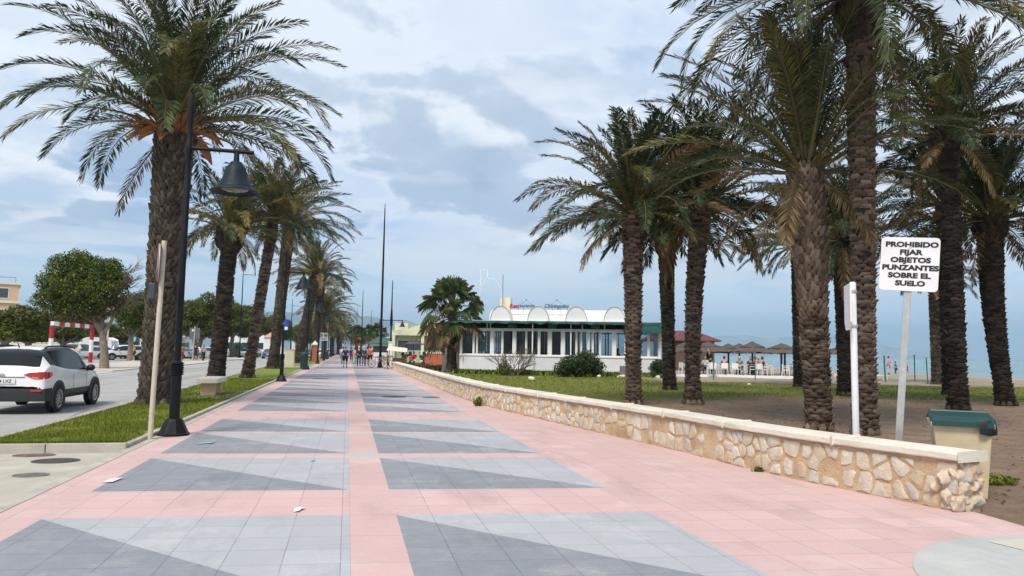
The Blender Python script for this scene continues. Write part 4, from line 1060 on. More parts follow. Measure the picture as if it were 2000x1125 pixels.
# ------------------------------------------------------------ signs near the camera
o = empty('round_sign', (-3.17, 13.54, 0), 'red and white round road sign seen edge-on on a leaning cream pole', 'road sign')
b = MB(); b.tube([(0, 0, -.05), (.05, 0, 3.34)], .042, 12); b.build('pole', M['cream_pole'], o, smooth=60)
def disc(name, r0, r1, n3, c, mt, parent, th=.012, seg=40):
    n3 = Vector(n3).normalized(); a = Vector((0, 0, 1)); a = (a-n3*a.dot(n3)).normalized(); b_ = n3.cross(a); b = MB(); V = []
    for off in (0, th):
        for r in (r0, r1):
            for k in range(seg):
                t = 2*math.pi*k/seg; V.append(Vector(c)+n3*off+(a*math.cos(t)+b_*math.sin(t))*r)
    F = []
    for k in range(seg):
        k2 = (k+1) % seg; F += [(2*seg+k, 2*seg+k2, 3*seg+k2, 3*seg+k), (k, seg+k, seg+k2, k2), (seg+k, 3*seg+k, 3*seg+k2, seg+k2)]
    return b.add(V, F).build(name, mt, parent)
nrm = (-.968, -.25, 0); cc_ = Vector((.045, 0, 2.96))+Vector(nrm)*.055
disc('sign_back', .001, .325, nrm, cc_, M['galv'], o, .022); disc('white_face', .001, .235, nrm, cc_+Vector(nrm)*.023, M['white_paint'], o, .003)
disc('red_ring', .23, .322, nrm, cc_+Vector(nrm)*.027, paint((.55, .01, .03)), o, .004)
b = MB(); b.cbox((-.085, -.05, 2.47), (.10, .12, .26)); b.build('small_box', paint((.035, .05, .07)), o, bevel=.01)

face_n = Vector((-.634, -.773, 0)); ang = math.atan2(face_n.y, face_n.x)+math.pi/2
o = empty('warning_sign', (6.72, 8.16, -.02), 'white rectangular sign reading PROHIBIDO FIJAR OBJETOS PUNZANTES SOBRE EL SUELO on a tilted grey post', 'sign', rz=ang)
ln = .078
tilt = Matrix.Rotation(ln, 4, 'Y')
b = MB(); b.cbox((0, 0, 1.2), (.085, .05, 2.5), M=None); b.build('post', M['galv'], o, bevel=.006).matrix_local = tilt
b = MB(); w2, h2, r2 = .325, .335, .045; poly = []
for cx_, cz_, a0 in ((w2-r2, h2-r2, 0), (-w2+r2, h2-r2, 90), (-w2+r2, -h2+r2, 180), (w2-r2, -h2+r2, 270)):
    for k in range(6): a = R(a0+90*k/5); poly.append((cx_+r2*math.cos(a), cz_+r2*math.sin(a)))
n = len(poly); V = [(p[0], -.045, 2.76+p[1]) for p in poly]+[(p[0], -.027, 2.76+p[1]) for p in poly]
b.add(V, [tuple(range(n)), tuple(range(2*n-1, n-1, -1))]+[(i, (i+1) % n, n+(i+1) % n, n+i) for i in range(n)])
plate = b.build('plate', mat('sign_white', (.76, .76, .78), .4, .04, 2, scale2=1.3), o, bevel=.003); plate.matrix_local = tilt
b = MB()
for bz in (2.55, 2.97): b.lathe([(.014, -.047), (.014, -.052), (.0, -.054)], 8, (-.0, 0, bz), axis='y')
b.build('bolts', M['galv'], o).matrix_local = tilt
for i, (tx, dx) in enumerate([('PROHIBIDO', .025), ('FIJAR', .02), ('OBJETOS', .02), ('PUNZANTES', .02), ('SOBRE EL', .015), ('SUELO', .03)]):
    t = text_obj('lettering', tx, .087, mat('sign_black', (.012, .012, .014), .5, .1, 3) if i == 0 else bpy.data.materials['sign_black'], o, (0, 0, 0), bold=.0045, sx=1.18)
    t.matrix_local = tilt @ Matrix.Translation((dx-.01, -.047, 3.005-i*.098)) @ Matrix.Rotation(math.pi/2, 4, 'X') @ Matrix.Diagonal((1.28, 1.0, 1, 1))
o = empty('narrow_sign', (6.5, 8.6, -.02), 'white round post with a sign plate seen edge-on, left of the warning sign', 'sign')
b = MB(); b.lathe([(.042, -.1), (.042, 2.55), (.03, 2.565), (0, 2.57)], 16); b.build('post', mat('white_post', (.62, .64, .66), .45, .06, 5), o, smooth=50)
d_ = Vector((6.5, 8.6, 0)).normalized(); d_ = Matrix.Rotation(R(8.5), 3, 'Z') @ d_; pn = Vector((-d_.y, d_.x, 0)); b = MB(); P2 = [(-.26, .0), (-.26, -.50), (-.16, -.60), (.16, -.60), (.26, -.50), (.26, .0)]
V = [d_*p[0]+pn*(.052)+Vector((0, 0, 2.53+p[1])) for p in P2]+[d_*p[0]+pn*.072+Vector((0, 0, 2.53+p[1])) for p in P2]
b.add(V, [tuple(range(6)), tuple(range(11, 5, -1))]+[(i, (i+1) % 6, 6+(i+1) % 6, 6+i) for i in range(6)]); b.build('plate', M['white_paint'], o)
b = MB()
for z in (2.44, 1.98): b.lathe([(.05, z-.02), (.052, z), (.05, z+.02)], 14)
b.build('clamps', M['galv'], o)

# ------------------------------------------------------------ waste container behind the wall end
o = empty('waste_container', (6.98, 7.42, -.02), 'cream wheeled waste container with dark green lid and black bag, behind the wall end', 'bin', rz=R(-38))
b = MB(); pr = [(0, .21, .25), (.03, .225, .27), (.80, .285, .345), (.80, .31, .37), (.86, .31, .37), (.86, .28, .34)]
V = []
for z, hx, hy in pr: V += [(-hx, -hy, z), (hx, -hy, z), (hx, hy, z), (-hx, hy, z)]
F = [(i*4+k, i*4+(k+1) % 4, (i+1)*4+(k+1) % 4, (i+1)*4+k) for i in range(len(pr)-1) for k in range(4)]+[(3, 2, 1, 0)]
b.add(V, F); b.build('body', mat('cream_plastic', (.60, .50, .33), .6, .10, 4, .15, 50, scale2=1.3), o, bevel=.018)
b = MB(); V = []; lid = [(-.40, .865, .30), (-.30, .925, .315), (.05, .955, .315), (.06, .975, .30), (.32, .955, .30), (.40, .90, .31), (.415, .845, .31)]
for yy_, z, hx in lid: V += [(-hx, yy_, z-.05), (-hx*.96, yy_, z), (hx*.96, yy_, z), (hx, yy_, z-.05)]
b.add(V, [(i*4+k, i*4+k+1, (i+1)*4+k+1, (i+1)*4+k) for i in range(len(lid)-1) for k in range(3)]+[(0, 1, 2, 3), (24, 25, 26, 27)]); b.build('lid', mat('dark_green_plastic', (.006, .045, .042), .45, .15, 4), o, bevel=.01)
b = MB(); V = []; nb = 44; rr = random.Random(3)
for j, (z, k_) in enumerate([(.90, 1.02), (.86, 1.05), (.80, 1.06), (.735, 1.04)]):
    for i in range(nb):
        t = 2*math.pi*i/nb; ex = .325*k_; ey = .385*k_; c_, s_ = math.cos(t), math.sin(t); q = (abs(c_)**6+abs(s_)**6)**(-1/6); w_ = 1+(.012*j)*math.sin(i*2.7+j)+rr.uniform(-.008, .008)*j
        V.append((ex*c_*q*w_, ey*s_*q*w_, z+(rr.uniform(-.02, .02) if j > 1 else 0)))
b.add(V, [(j*nb+i, j*nb+(i+1) % nb, (j+1)*nb+(i+1) % nb, (j+1)*nb+i) for j in range(3) for i in range(nb) if i < nb*.22 or i > nb*.80]); b.build('bag', mat('black_bag', (.006, .010, .011), .4, .2, 12, .25, 14), o, smooth=60)
for sx in (-.25, .25):
    b = MB(); b.lathe([(.05, -.025), (.1, -.025), (.1, .025), (.05, .025)], 16, (sx, .30, .10), axis='x'); b.build('wheel', M['tyre'], o)

# ------------------------------------------------------------ bench, bin, pillar, cabinet, covers
o = empty('stone_bench', (-4.15, 25.1, .045), 'white stone slab bench on two sand-coloured blocks in the grass strip', 'bench')
b = MB(); b.box(-.31, .31, -.95, .95, .40, .55); b.build('seat', capm.m, o, bevel=.02)
for y0 in (-.72, .45):
    b = MB(); b.box(-.2, .2, y0, y0+.26, 0, .40); b.build('support', mat('sandstone_block', (.52, .38, .23), .9, .12, 3, .4, 20), o, bevel=.01)
b = MB(); b.prism([(-4.75, 23.6), (-3.34, 23.6), (-3.34, 27.6), (-4.75, 27.6)], -.02, .052); struct('bench_paving', b, M['concrete'])
o = empty('litter_bin', (-3.1, 56.7, 0), 'dark green litter bin standing at the promenade edge', 'bin')
b = MB(); b.lathe([(.24, 0), (.255, .03), (.265, .1), (.285, 1.05), (.295, 1.08), (.28, 1.10)], 20); b.build('body', paint((.010, .035, .04), .5), o, smooth=40)
b = MB(); b.lathe([(.29, 1.105), (.30, 1.2), (.27, 1.26), (0, 1.28)], 20); b.build('rim', paint((.014, .045, .05), .5), o, smooth=40)
copy_tree(o, (-3.05, 112, 0), .3, 'far dark green litter bin beyond the no-stopping board')
o = empty('brick_pillar', (-3.75, 89.6, 0), 'terracotta brick pillar with a pale pyramid cap', 'pillar'); b = MB(); b.box(-.28, .28, -.28, .28, 0, 1.95); b.build('shaft', M['brick'], o)
b = MB(); b.box(-.38, .38, -.38, .38, 1.95, 2.10); b.add([(-.33, -.33, 2.1), (.33, -.33, 2.1), (.33, .33, 2.1), (-.33, .33, 2.1), (0, 0, 2.5)], [(0, 1, 4), (1, 2, 4), (2, 3, 4), (3, 0, 4)]); b.build('cap', M['cream_wall'], o)
o = empty('utility_cabinet', (-4.45, 61.2, 0), 'beige utility cabinet behind the second bell lamp', 'cabinet'); b = MB(); b.box(-.35, .35, -.25, .25, .04, 1.42); b.build('body', M['cream_wall'], o, bevel=.02)
b = MB(); b.box(-.31, .31, -.262, -.252, .14, 1.34); b.build('door', sc := mat('cabinet_door', (.60, .55, .44), .7, .05, 2), o); b = MB(); b.box(-.38, .38, -.28, .28, 1.42, 1.47); b.build('cap', M['kerb'], o)
def cover(x, y, r, label, mt, z=.006, oval=1.0, name='manhole_cover'):
    b = MB(); b.lathe([(0, 0), (r*.86, 0), (r*.88, -.004), (r*.92, -.004), (r*.94, .001), (r, .001), (r, -.02)], 28, caps=False)
    for k in range(-4, 5):
        h = math.sqrt(max(0, (r*.8)**2-(k*r*.19)**2)); b.box(k*r*.19-.012, k*r*.19+.012, -h, h, -.001, .003)
    o = b.build(name, mt, None, loc=(x, y, z)); tag(o, label, 'manhole cover', 'manhole covers'); o.scale = (1, oval, 1); return o
iron = mat('iron_cover', (.055, .05, .048), .7, .3, 6)
cover(1.56, 25.1, .42, 'round iron manhole cover on the right-hand grey panels of the promenade', iron); cover(-1.3, 40, .40, 'dark manhole cover farther off on the left-hand panels', iron)
cover(2.75, 24.9, .30, 'manhole cover near the foot of the stone wall', iron)
cover(-3.86, 11.45, .30, 'dark iron manhole cover in the concrete driveway, the larger one', iron, -.038, .8); cover(-3.72, 10.25, .2, 'small pale manhole cover in the driveway, nearest the camera', mat('worn_cover', (.16, .15, .14), .8, .3, 8), -.038, .8); cover(-4.35, 12.05, .28, 'rusty brown manhole cover in the driveway beside the planter kerb', mat('rusty_cover', (.17, .10, .065), .9, .3, 8), -.039, .6)
def paper(x, y, pts, label, rgb, z=.006, name='paper_scrap'):
    b = MB(); b.poly([(p[0], p[1], .001+.012*abs(math.sin(i*2.1))) for i, p in enumerate(pts)]); o = b.build(name, paint(rgb, .8), None, loc=(x, y, z)); tag(o, label, 'litter'); return o
paper(-2.6, 9.45, [(-.07, -.14), (.06, -.15), (.09, .15), (-.05, .16)], 'white rectangular patch at the left edge of the second dark triangle', (.6, .6, .57), .004, 'paint_patch')
paper(-.40, 7.55, [(-.05, -.09), (.0, -.10), (.02, -.01), (.06, .06), (.0, .10), (-.05, .04)], 'white crumpled paper scrap on the pink band', (.66, .66, .63))
paper(-.43, 10.8, [(-.03, -.05), (.04, -.05), (.03, .06), (-.03, .05)], 'pale blue paint splash on the light grey panel', (.28, .50, .58), .004, 'paint_splash')
paper(-2.2, 12.9, [(-.12, -.12), (.1, -.08), (.16, .1), (-.05, .1)], 'turquoise paint smear at the foot of the black lamp', (.25, .42, .42), .004, 'paint_splash')
# scattered dry leaves and grit on the dirt: uncountable
lv = MB()
for k in range(2600):
    while True:
        x, y = 5.6+20*rnd.random()**1.4, 6.9+24*rnd.random()**1.5
        if x > wall_x(max(6.55, y))+.5: break
    a = rnd.uniform(0, 6.28); s_ = rnd.uniform(.015, .05); z = beach_h(x, y)+.012; c_, d_ = math.cos(a)*s_, math.sin(a)*s_
    lv.add([(x-c_, y-d_, z), (x+d_*.4, y-c_*.4, z+.01), (x+c_, y+d_, z), (x-d_*.4, y+c_*.4, z+.012)], [(0, 1, 2, 3)])
tag(lv.build('leaf_litter', leafmat('litter_leaf', (.07, .05, .03), (.20, .15, .09), .1, .9, .5)), kind='stuff')
o = tag(MB().build('weed', M['bush_leaf']), 'small green weed growing at the foot of the stone wall', 'plant'); b = MB(); leaf_clumps(91, [(0, 0, .10, .14, .16, .13), (.05, .08, .18, .1, .1, .1)], 420, .035, b, 0, .2); me = b.mesh('weed', [M['blade2']]); o.data = me; o.location = (3.66, 21.0, 0)
o = tag(MB().build('weed', M['bush_leaf']), 'tiny green weed under the near end of the wall', 'plant'); b = MB(); leaf_clumps(92, [(0, 0, .03, .1, .05, .04)], 130, .025, b, 0, .2); o.data = b.mesh('weed', [M['blade2']]); o.location = (5.47, 9.2, 0)
o = tag(MB().build('grass_tuft', M['bush_leaf']), 'green grass tuft on the dirt right of the waste container', 'plant'); b = MB(); leaf_clumps(93, [(0, 0, .02, .32, .22, .05)], 900, .03, b, 0, .1); o.data = b.mesh('grass_tuft', [M['blade']]); o.location = (8.1, 8.1, 0)
for (x, y, r, lab_) in [(10.1, 40.7, .24, 'white rock on the grass below the bare bush'), (17.2, 45.3, .28, 'pale rock near the restaurant wall, beside the grey stone block'), (15.8, 45.6, .2, 'low pale rock right of the large dark bush'), (20.2, 46.5, .2, 'pale rock by the small bush at the palm foot'), (8.2, 56, .25, 'pale stone at the foot of the fan palm'), (21.1, 36.5, .13, 'small white stone on the lawn in front of the terrace')]:
    b = MB(); boulder((0, 0, r*.35), (r, r*.8, r*.6), 0, 2, .3, b); o = b.build('rock', capm.m, None, smooth=60, loc=(x, y, beach_h(x, y))); tag(o, lab_, 'rock', 'rocks on the grass')
b = MB(); b.box(-.26, .26, -.2, .2, 0, .75); o = b.build('stone_block', mat('grey_block', (.20, .18, .16), .9, .2, 3), None, bevel=.03, loc=(17.9, 46.6, 0), rz=.2); tag(o, 'grey stone block standing against the white restaurant wall', 'block')
bush('bush', 14.6, 46.6, [(0, 0, .75, 1.25, .9, .75), (.7, .1, 1.0, .9, .8, .75), (-.8, 0, .5, .8, .7, .5), (1.3, 0, .6, .7, .6, .6)], 9500, .07, 'large dark green bush in front of the white restaurant wall', [M['bush_leaf']], 0, 5)
bush('bush', 11.1, 48.6, [(-.9, 0, .35, .55, .4, .5), (.2, 0, .2, 1.1, .4, .25)], 2600, .06, 'low green shrub at the foot of the bare branching bush', [M['blade2']], 0, 6)
bush('bush', 21.2, 48.6, [(0, 0, .6, .7, .6, .65), (.3, 0, .35, .6, .5, .4)], 3500, .065, 'small dark bush at the right end of the restaurant wall', [M['bush_leaf']], 0, 7)
o = empty('bare_bush', (10.9, 48.4, 0), 'leafless branching bush before the restaurant windows', 'bush'); t = MB(); rr = random.Random(15)
for k in range(15):
    a = rr.uniform(-1.3, 1.3); twig(Vector((rr.uniform(-.3, .3), rr.uniform(-.2, .2), 0)), Vector((math.sin(a), rr.uniform(-.3, .3), math.cos(a)*.9+.2)).normalized(), rr.uniform(.8, 1.15), .035, 3)
t.build('branches', [M['twig']], o); b = MB(); leaf_clumps(17, [(0, 0, 1.1, 1.8, .6, .9)], 260, .06, b, 0, .1); b.build('leaves', [M['blade2']], o)
bush('hedge', 7.0, 60.5, [(-1, 0, .2, 1.3, .6, .32), (.6, -.8, .2, 1.2, .6, .3), (-2.0, 1.5, .25, 1.0, .6, .35)], 3800, .07, 'low brownish hedge planting left of the fan palm', [M['leaf_brown']], 0, 9)
# ------------------------------------------------------------ white glazed restaurant
RA = math.atan2(-4.96, 13.61)
rest = empty('restaurant', (8.03, 54.29, -.02), 'white single-storey beach restaurant with glazed front, teal awning and vaulted roof', 'restaurant', rz=RA)
RL, RD = 14.5, 9.0
b = MB(); b.box(0, RL, 0, .18, -.1, 1.24); b.box(0, .18, .18, RD, -.1, 1.24); b.box(RL-.18, RL, .18, RD, -.1, 1.24); b.box(.18, RL-.18, RD-.18, RD, -.1, 1.24); b.build('wall', M['white_wall'], rest)
b = MB(); b.box(-.04, RL+.04, -.05, .2, 1.24, 1.34); b.box(RL-.2, RL+.04, .2, RD, 1.24, 1.34); b.box(-.04, .2, .2, RD, 1.24, 1.34); b.build('sill', M['white_paint'], rest, bevel=.01)
b = MB(); b.box(.18, RL-.18, .18, RD-.18, .2, .25); b.build('floor', paint((.22, .19, .16)), rest)
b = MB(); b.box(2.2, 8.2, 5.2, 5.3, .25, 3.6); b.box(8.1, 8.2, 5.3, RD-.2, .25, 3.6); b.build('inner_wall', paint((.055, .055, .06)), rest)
b = MB(); b.box(-.05, RL+.05, -.03, .13, 3.16, 3.28); b.box(RL-.13, RL+.05, .13, RD, 3.16, 3.28); b.box(-.05, .13, .13, RD, 3.16, 3.28); b.box(.13, RL-.13, RD-.13, RD, 3.16, 3.28); b.build('head_rail', M['white_paint'], rest)
mull = [(0.0, .14), (.98, .08), (1.24, .06), (2.28, .22), (3.1, .09), (3.92, .22), (4.86, .08), (5.78, .12), (6.5, .24), (7.45, .24), (8.5, .08), (8.86, .06), (9.36, .10), (9.68, .07), (10.2, .07), (11.12, .24), (12.0, .08), (12.75, .08), (13.6, .12), (14.36, .14)]
b = MB()
def mullion(*a): b = MB(); b.box(*a, 1.34, 3.16); b.build('mullion', M['white_paint'], rest)
for u, w in mull: mullion(u, u+w, 0, .12)
for u in (1.9, 4.0, 6.4, 9.6, 12.4): mullion(u, u+.12, RD-.14, RD-.02)
for v in (2.2, 4.4, 6.6): mullion(RL-.13, RL-.01, v, v+.1); mullion(.01, .13, v, v+.1)
frm = MB
for (u, w), (u2, w2_) in zip(mull, mull[1:]):
    a, c = u+w+.004, u2-.004
    if c-a < .12: continue
    f = MB(); t_ = .035; f.box(a, c, .03, .08, 1.345, 1.345+t_*1.6); f.box(a, c, .03, .08, 3.155-t_*2, 3.155); f.box(a, a+t_, .03, .08, 1.345+t_*1.6, 3.155-t_*2); f.box(c-t_, c, .03, .08, 1.345+t_*1.6, 3.155-t_*2)
    wo = f.build('window', M['white_paint'], rest)
    g_ = MB(); g_.box(a+t_, c-t_, .05, .058, 1.345+t_*1.6, 3.155-t_*2); g_.build('pane', M['pane'], wo)
g_ = MB()
for u in (8.3, 9.3, 10.5, 11.6, 12.6): g_.box(u, u+.06, RD-.1, RD-.05, 1.34, 3.16)
g_.build('rear_frames', M['white_paint'], rest)
b = MB(); rr = random.Random(9)
for u0, u1, dens in ((.2, 2.2, .8), (2.6, 3.0, .7), (4.1, 4.7, .3), (5.3, 5.7, .5), (6.0, 6.4, .5), (7.8, 9.2, .55), (9.8, 11.0, .45)):
    u = u0
    while u < u1:
        if rr.random() < dens: b.box(u, u+rr.uniform(.06, .14), .35+rr.uniform(0, .08), .38+rr.uniform(.08, .1), 1.3, 3.15)
        u += .16
b.build('curtains', M['curtain'], rest)
b = MB()
for q in [(u, u+.09, .3, .4, 3.28, 3.66) for u in (1.9, 2.15, 6.7, 6.95, 8.9, 10.5)]+[(u, u+.08, -.42, -.34, -.1, 3.70) for u in (5.36, 8.12)]: b = MB(); b.box(*q); b.build('post', M['white_paint'], rest)
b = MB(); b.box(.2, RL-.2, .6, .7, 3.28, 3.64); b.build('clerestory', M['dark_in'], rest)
b = MB(); b.box(-.1, RL+.1, .1, RD+.1, 3.72, 3.86); b.build('roof', M['vault'], rest)
aw = MB(); n = 48
for i in range(n):
    u0, u1 = -.6+15.6*i/n, -.6+15.6*(i+1)/n
    f0 = lambda u: (3.60+.035*math.sin(u*5)+.02*math.sin(u*13.7), -.95-.04*math.sin(u*3.1))
    (z0, v0), (z1, v1) = f0(u0), f0(u1)
    aw.quad((u0, .12, 3.84), (u1, .12, 3.84), (u1, v1, z1+.16), (u0, v0, z0+.16)); aw.quad((u0, v0, z0+.16), (u1, v1, z1+.16), (u1, v1-.01, z1+.05-.03*(1+math.sin(i*2.3))), (u0, v0-.01, z0+.05-.03*(1+math.sin(i*2.3))))
for u in (3.9, 6.8, 9.9): aw.lathe([(.02, 3.3), (.3, 3.32), (.34, 3.55), (.3, 3.6)], 10, (u, -.2, 0))
aw.box(11.9, 13.1, -.30, -.24, 2.95, 3.62); aw.box(13.1, 15.0, -.9, -.84, 3.02, 3.6); aw.box(14.95, 15.0, -.84, 3.0, 3.0, 3.6)
aw.build('awning', M['green_awning'], rest)
vb = MB(); nv = 14
def barrel(u0, r, v0, v1, z, h):
    V = []
    for v in (v0, v1):
        for k in range(nv+1):
            t = math.pi*k/nv; V.append((u0-r*math.cos(t), v, z+h*math.sin(t)))
    vb.add(V, [(k, k+1, nv+2+k, nv+1+k) for k in range(nv)]); return V[:nv+1], V[nv+1:]
VE = mat('vault_end_white', (.66, .67, .69), .7, .05, 1)
for u0 in (2.95, 5.72, 8.50, 11.25):
    A, B_ = barrel(u0, .78, .3, 4.2, 3.86, 1.08); ends = MB(); ends.add(A, [tuple(range(len(A)))]); e_ = ends.build('vault_end', VE, rest); rim = MB(); rim.tube([(p[0], p[1]-.02, p[2]) for p in A], .03, 5); rim.build('vault_rim', paint((.40, .38, .34)), e_)
V = []
for u in (1.9, 12.2):
    for k in range(nv+1):
        t = math.pi*k/nv; V.append((u, 4.0-2.6*math.cos(t), 3.86+1.0*math.sin(t)))
vb.add(V, [(k, k+1, nv+2+k, nv+1+k) for k in range(nv)]); vb.add(V, [tuple(range(nv+1)), tuple(range(2*nv+1, nv, -1))])
vb.build('vault', M['vault'], rest, smooth=60)
b = MB(); b.box(2.0, 2.85, 6.2, 7.4, 3.86, 6.0); b.build('roof_tower', M['cream_wall'], rest)
b = MB(); b.tube([(2.25, 5.9, 3.8), (2.25, 5.9, 7.8)], .03, 6); b.build('flag_pole', paint((.25, .16, .12)), rest)
b = MB(); b.tube([(.35+.95*(1-math.cos(t)), 5.5, 5.6+1.9*math.sin(t)) for t in [math.pi*k/16 for k in range(17)]], .022, 6); b.box(.44, .50, 5.4, 5.5, 6.9, 8.2); b.box(.50, 1.05, 5.4, 5.5, 8.14, 8.2); b.box(1.0, 1.06, 5.4, 5.5, 7.5, 8.14); b.build('arch_frame', M['white_paint'], rest)
b = MB(); b.box(-1.9, -.05, 2.5, 8.0, -.1, 3.3); b.box(-2.0, -.02, 2.4, 8.1, 3.3, 3.45); b.build('annex', mat('pale_pink_render', (.66, .60, .56), .85, .05, .8), rest)
dk = paint((.03, .05, .05))
text_obj('roof_lettering', 'Rest', .40, M['red_paint'], rest, (3.80, 1.35, 4.98), bold=.02, ext=.03, shear=.2); text_obj('roof_lettering', 'aurante', .36, dk, rest, (4.75, 1.35, 5.02), bold=.008, ext=.02, shear=.4)
text_obj('roof_lettering', 'Chiringuito', .40, dk, rest, (6.95, 1.35, 5.00), bold=.012, ext=.02, shear=.35)
b = MB()
for u in (4.7, 7.0): b.tube([(u-.6, 1.4, 5.0), (u, 1.4, 5.45), (u+.6, 1.4, 5.0)], .012, 4); b.ball((u, 1.4, 5.47), .05)
for u in (3.5, 4.1, 4.5, 5.2, 6.1, 6.7, 7.3, 7.8): b.tube([(u, 1.38, 4.4), (u, 1.38, 4.98)], .012, 4)
b.build('sign_stays', dk, rest)
# green restaurant farther along
r2_ = empty('restaurant', (5.5, 95, 0), 'pale green restaurant with cream columns and hipped roof beyond the stone wall', 'restaurant', rz=math.atan2(-5, 5.9)*.62)
G1, G2 = paint((.34, .42, .28), .8), paint((.60, .60, .46), .8)
b = MB(); b.box(.1, 12, .5, 8, 0, 1.55); b.box(.1, 12, .5, 8, 2.75, 3.4); b.box(.1, .5, .5, 8, 1.55, 2.75); b.build('wall', G1, r2_)
b = MB(); b.box(.5, 11.9, .75, .8, 1.55, 2.75); b.build('window', M['far_glass'], r2_)
b = MB(); b.box(-.15, 12.1, .0, 8, 3.4, 3.95)
for u in (-.1, 3.75, 7.6): b.box(u, u+.38, .02, .4, .0, 3.4)
b.build('columns', G2, r2_)
b = MB(); b.add([(-.1, 0, 3.96), (12, 0, 3.96), (12, 8, 3.96), (-.1, 8, 3.96), (3.4, 3.6, 5.05), (8.6, 3.6, 5.05)], [(0, 1, 5, 4), (1, 2, 5), (2, 3, 4, 5), (3, 0, 4)]); b.build('roof', paint((.40, .43, .26), .9), r2_)
b = MB(); b.box(-.2, 1.6, 1.0, 4.4, 3.96, 5.0); b.build('parapet', M['cream_wall'], r2_); b = MB(); b.box(6.0, 7.4, 2.0, 3.2, 4.2, 5.1); b.build('chimney', paint((.60, .44, .15), .8), r2_)
o = empty('brick_wall', (7.84, 80, 0), 'low terracotta terrace wall with white coping next to the fan palm', 'wall', rz=math.atan2(-4, 1.6)*.9); b = MB(); b.box(0, 5.2, 0, .25, .1, 1.25); b.build('body', M['brick'], o); b = MB(); b.box(-.05, 5.2, -.05, .3, 1.25, 1.36); b.build('coping', M['white_paint'], o); b = MB(); b.box(-.6, 5.2, -2.2, -.02, -.05, .1); b.build('step', paint((.52, .36, .33), .9), o)
o = empty('kiosk', (7.0, 158, 0), 'green-roofed beach kiosk behind the tall mast', 'kiosk'); b = MB(); b.box(-2.6, 4, 0, 5, 0, 2.7); b.build('wall', M['white_wall'], o); b = MB(); b.prism([(-3.2, -.6), (4.6, -.6), (4.6, 5.6), (-3.2, 5.6)], 2.7, 2.85); b.add([(-3.2, -.6, 2.86), (4.6, -.6, 2.86), (4.6, 5.6, 2.86), (-3.2, 5.6, 2.86), (-1, 2.5, 4.1), (3, 2.5, 4.1)], [(0, 1, 5, 4), (1, 2, 5), (2, 3, 4, 5), (3, 0, 4)]); b.build('roof', paint((.03, .10, .07), .7), o); b = MB(); b.box(-1.9, 3.4, -.02, -.004, 1.0, 2.3); b.build('window', M['far_glass'], o)
o = empty('beach_house', (9.5, 185, 0), 'white building behind the green-roofed kiosk', 'building'); b = MB(); b.box(-3, 6, 0, 6, 0, 4.3); b.build('wall', M['white_wall'], o); b = MB(); b.box(-3.2, 6.2, -.2, 6.2, 4.3, 4.6); b.build('roof', M['white_paint'], o); b = MB(); b.box(-2, -1, -.03, -.004, 1.2, 2.6); b.build('window', M['far_glass'], o)
o = empty('beach_bar', (30.6, 69.5, 0), 'beach bar with maroon hipped roof behind the thatched umbrellas', 'building', rz=RA); b = MB(); b.box(.3, 5.2, .3, 4.2, 0, 2.9); b.build('wall', paint((.10, .06, .05)), o); b = MB(); b.box(-2, 5.8, -.4, 4.8, 2.9, 3.0); b.add([(-2, -.4, 3.001), (5.8, -.4, 3.001), (5.8, 4.8, 3.001), (-2, 4.8, 3.001), (0, 2.2, 4.0), (3.5, 2.2, 4.0)], [(0, 1, 5, 4), (1, 2, 5), (2, 3, 4, 5), (3, 0, 4)]); b.build('roof', M['maroon'], o)
# apartment block far left
o = empty('apartment_building', (-64, 160, 0), 'peach coloured apartment building with dark windows at the left edge', 'building', rz=R(22)); b = MB(); b.box(-26, 1.5, 0, 12, 0, 13.0); b.box(-26, -2.5, 2, 12, 13.0, 15.2); b.build('wall', mat('peach_render', (.58, .40, .25), .85, .06, .3), o)
b = MB(); b.box(-26.2, 1.8, -.3, 12, 9.3, 9.7); b.box(-26.2, 1.8, -.25, 12, 12.9, 13.3); b.box(-26.2, -2.2, 1.8, 12, 15.2, 15.5); b.build('cornice', M['cream_wall'], o)
for k in range(9):
    for z in (10.3, 6.2):
        u = -24+k*2.75; f = MB(); f.box(u-.15, u+1.95, -.06, -.003, z-.15, z+1.95); wo = f.build('window', M['white_wall'], o); g_ = MB(); g_.box(u, u+1.8, -.085, -.064, z, z+1.8); g_.build('pane', M['far_glass'], wo)
b = MB(); b.box(-3.9, -3.0, 4, 5, 15.5, 16.5); b.box(-2.3, 1.0, 2.5, 2.6, 14.4, 14.5); b.box(.85, .95, 2.5, 2.6, 13.3, 14.5); b.lathe([(.5, 15.5), (.6, 16.2), (.3, 16.6), (0, 16.7)], 10, (-6, 4, 0)); b.build('roof_fittings', paint((.16, .15, .15)), o)
o = empty('low_wall', (-60, 127, 0), 'long pale boundary wall under the trees across the car park', 'wall'); b = MB(); b.box(-20, 22, 0, .3, 0, 1.7); b.build('wall', M['cream_wall'], o); b = MB(); b.box(-20.1, 22.1, -.06, .36, 1.7, 1.82); b.build('coping', M['white_paint'], o)
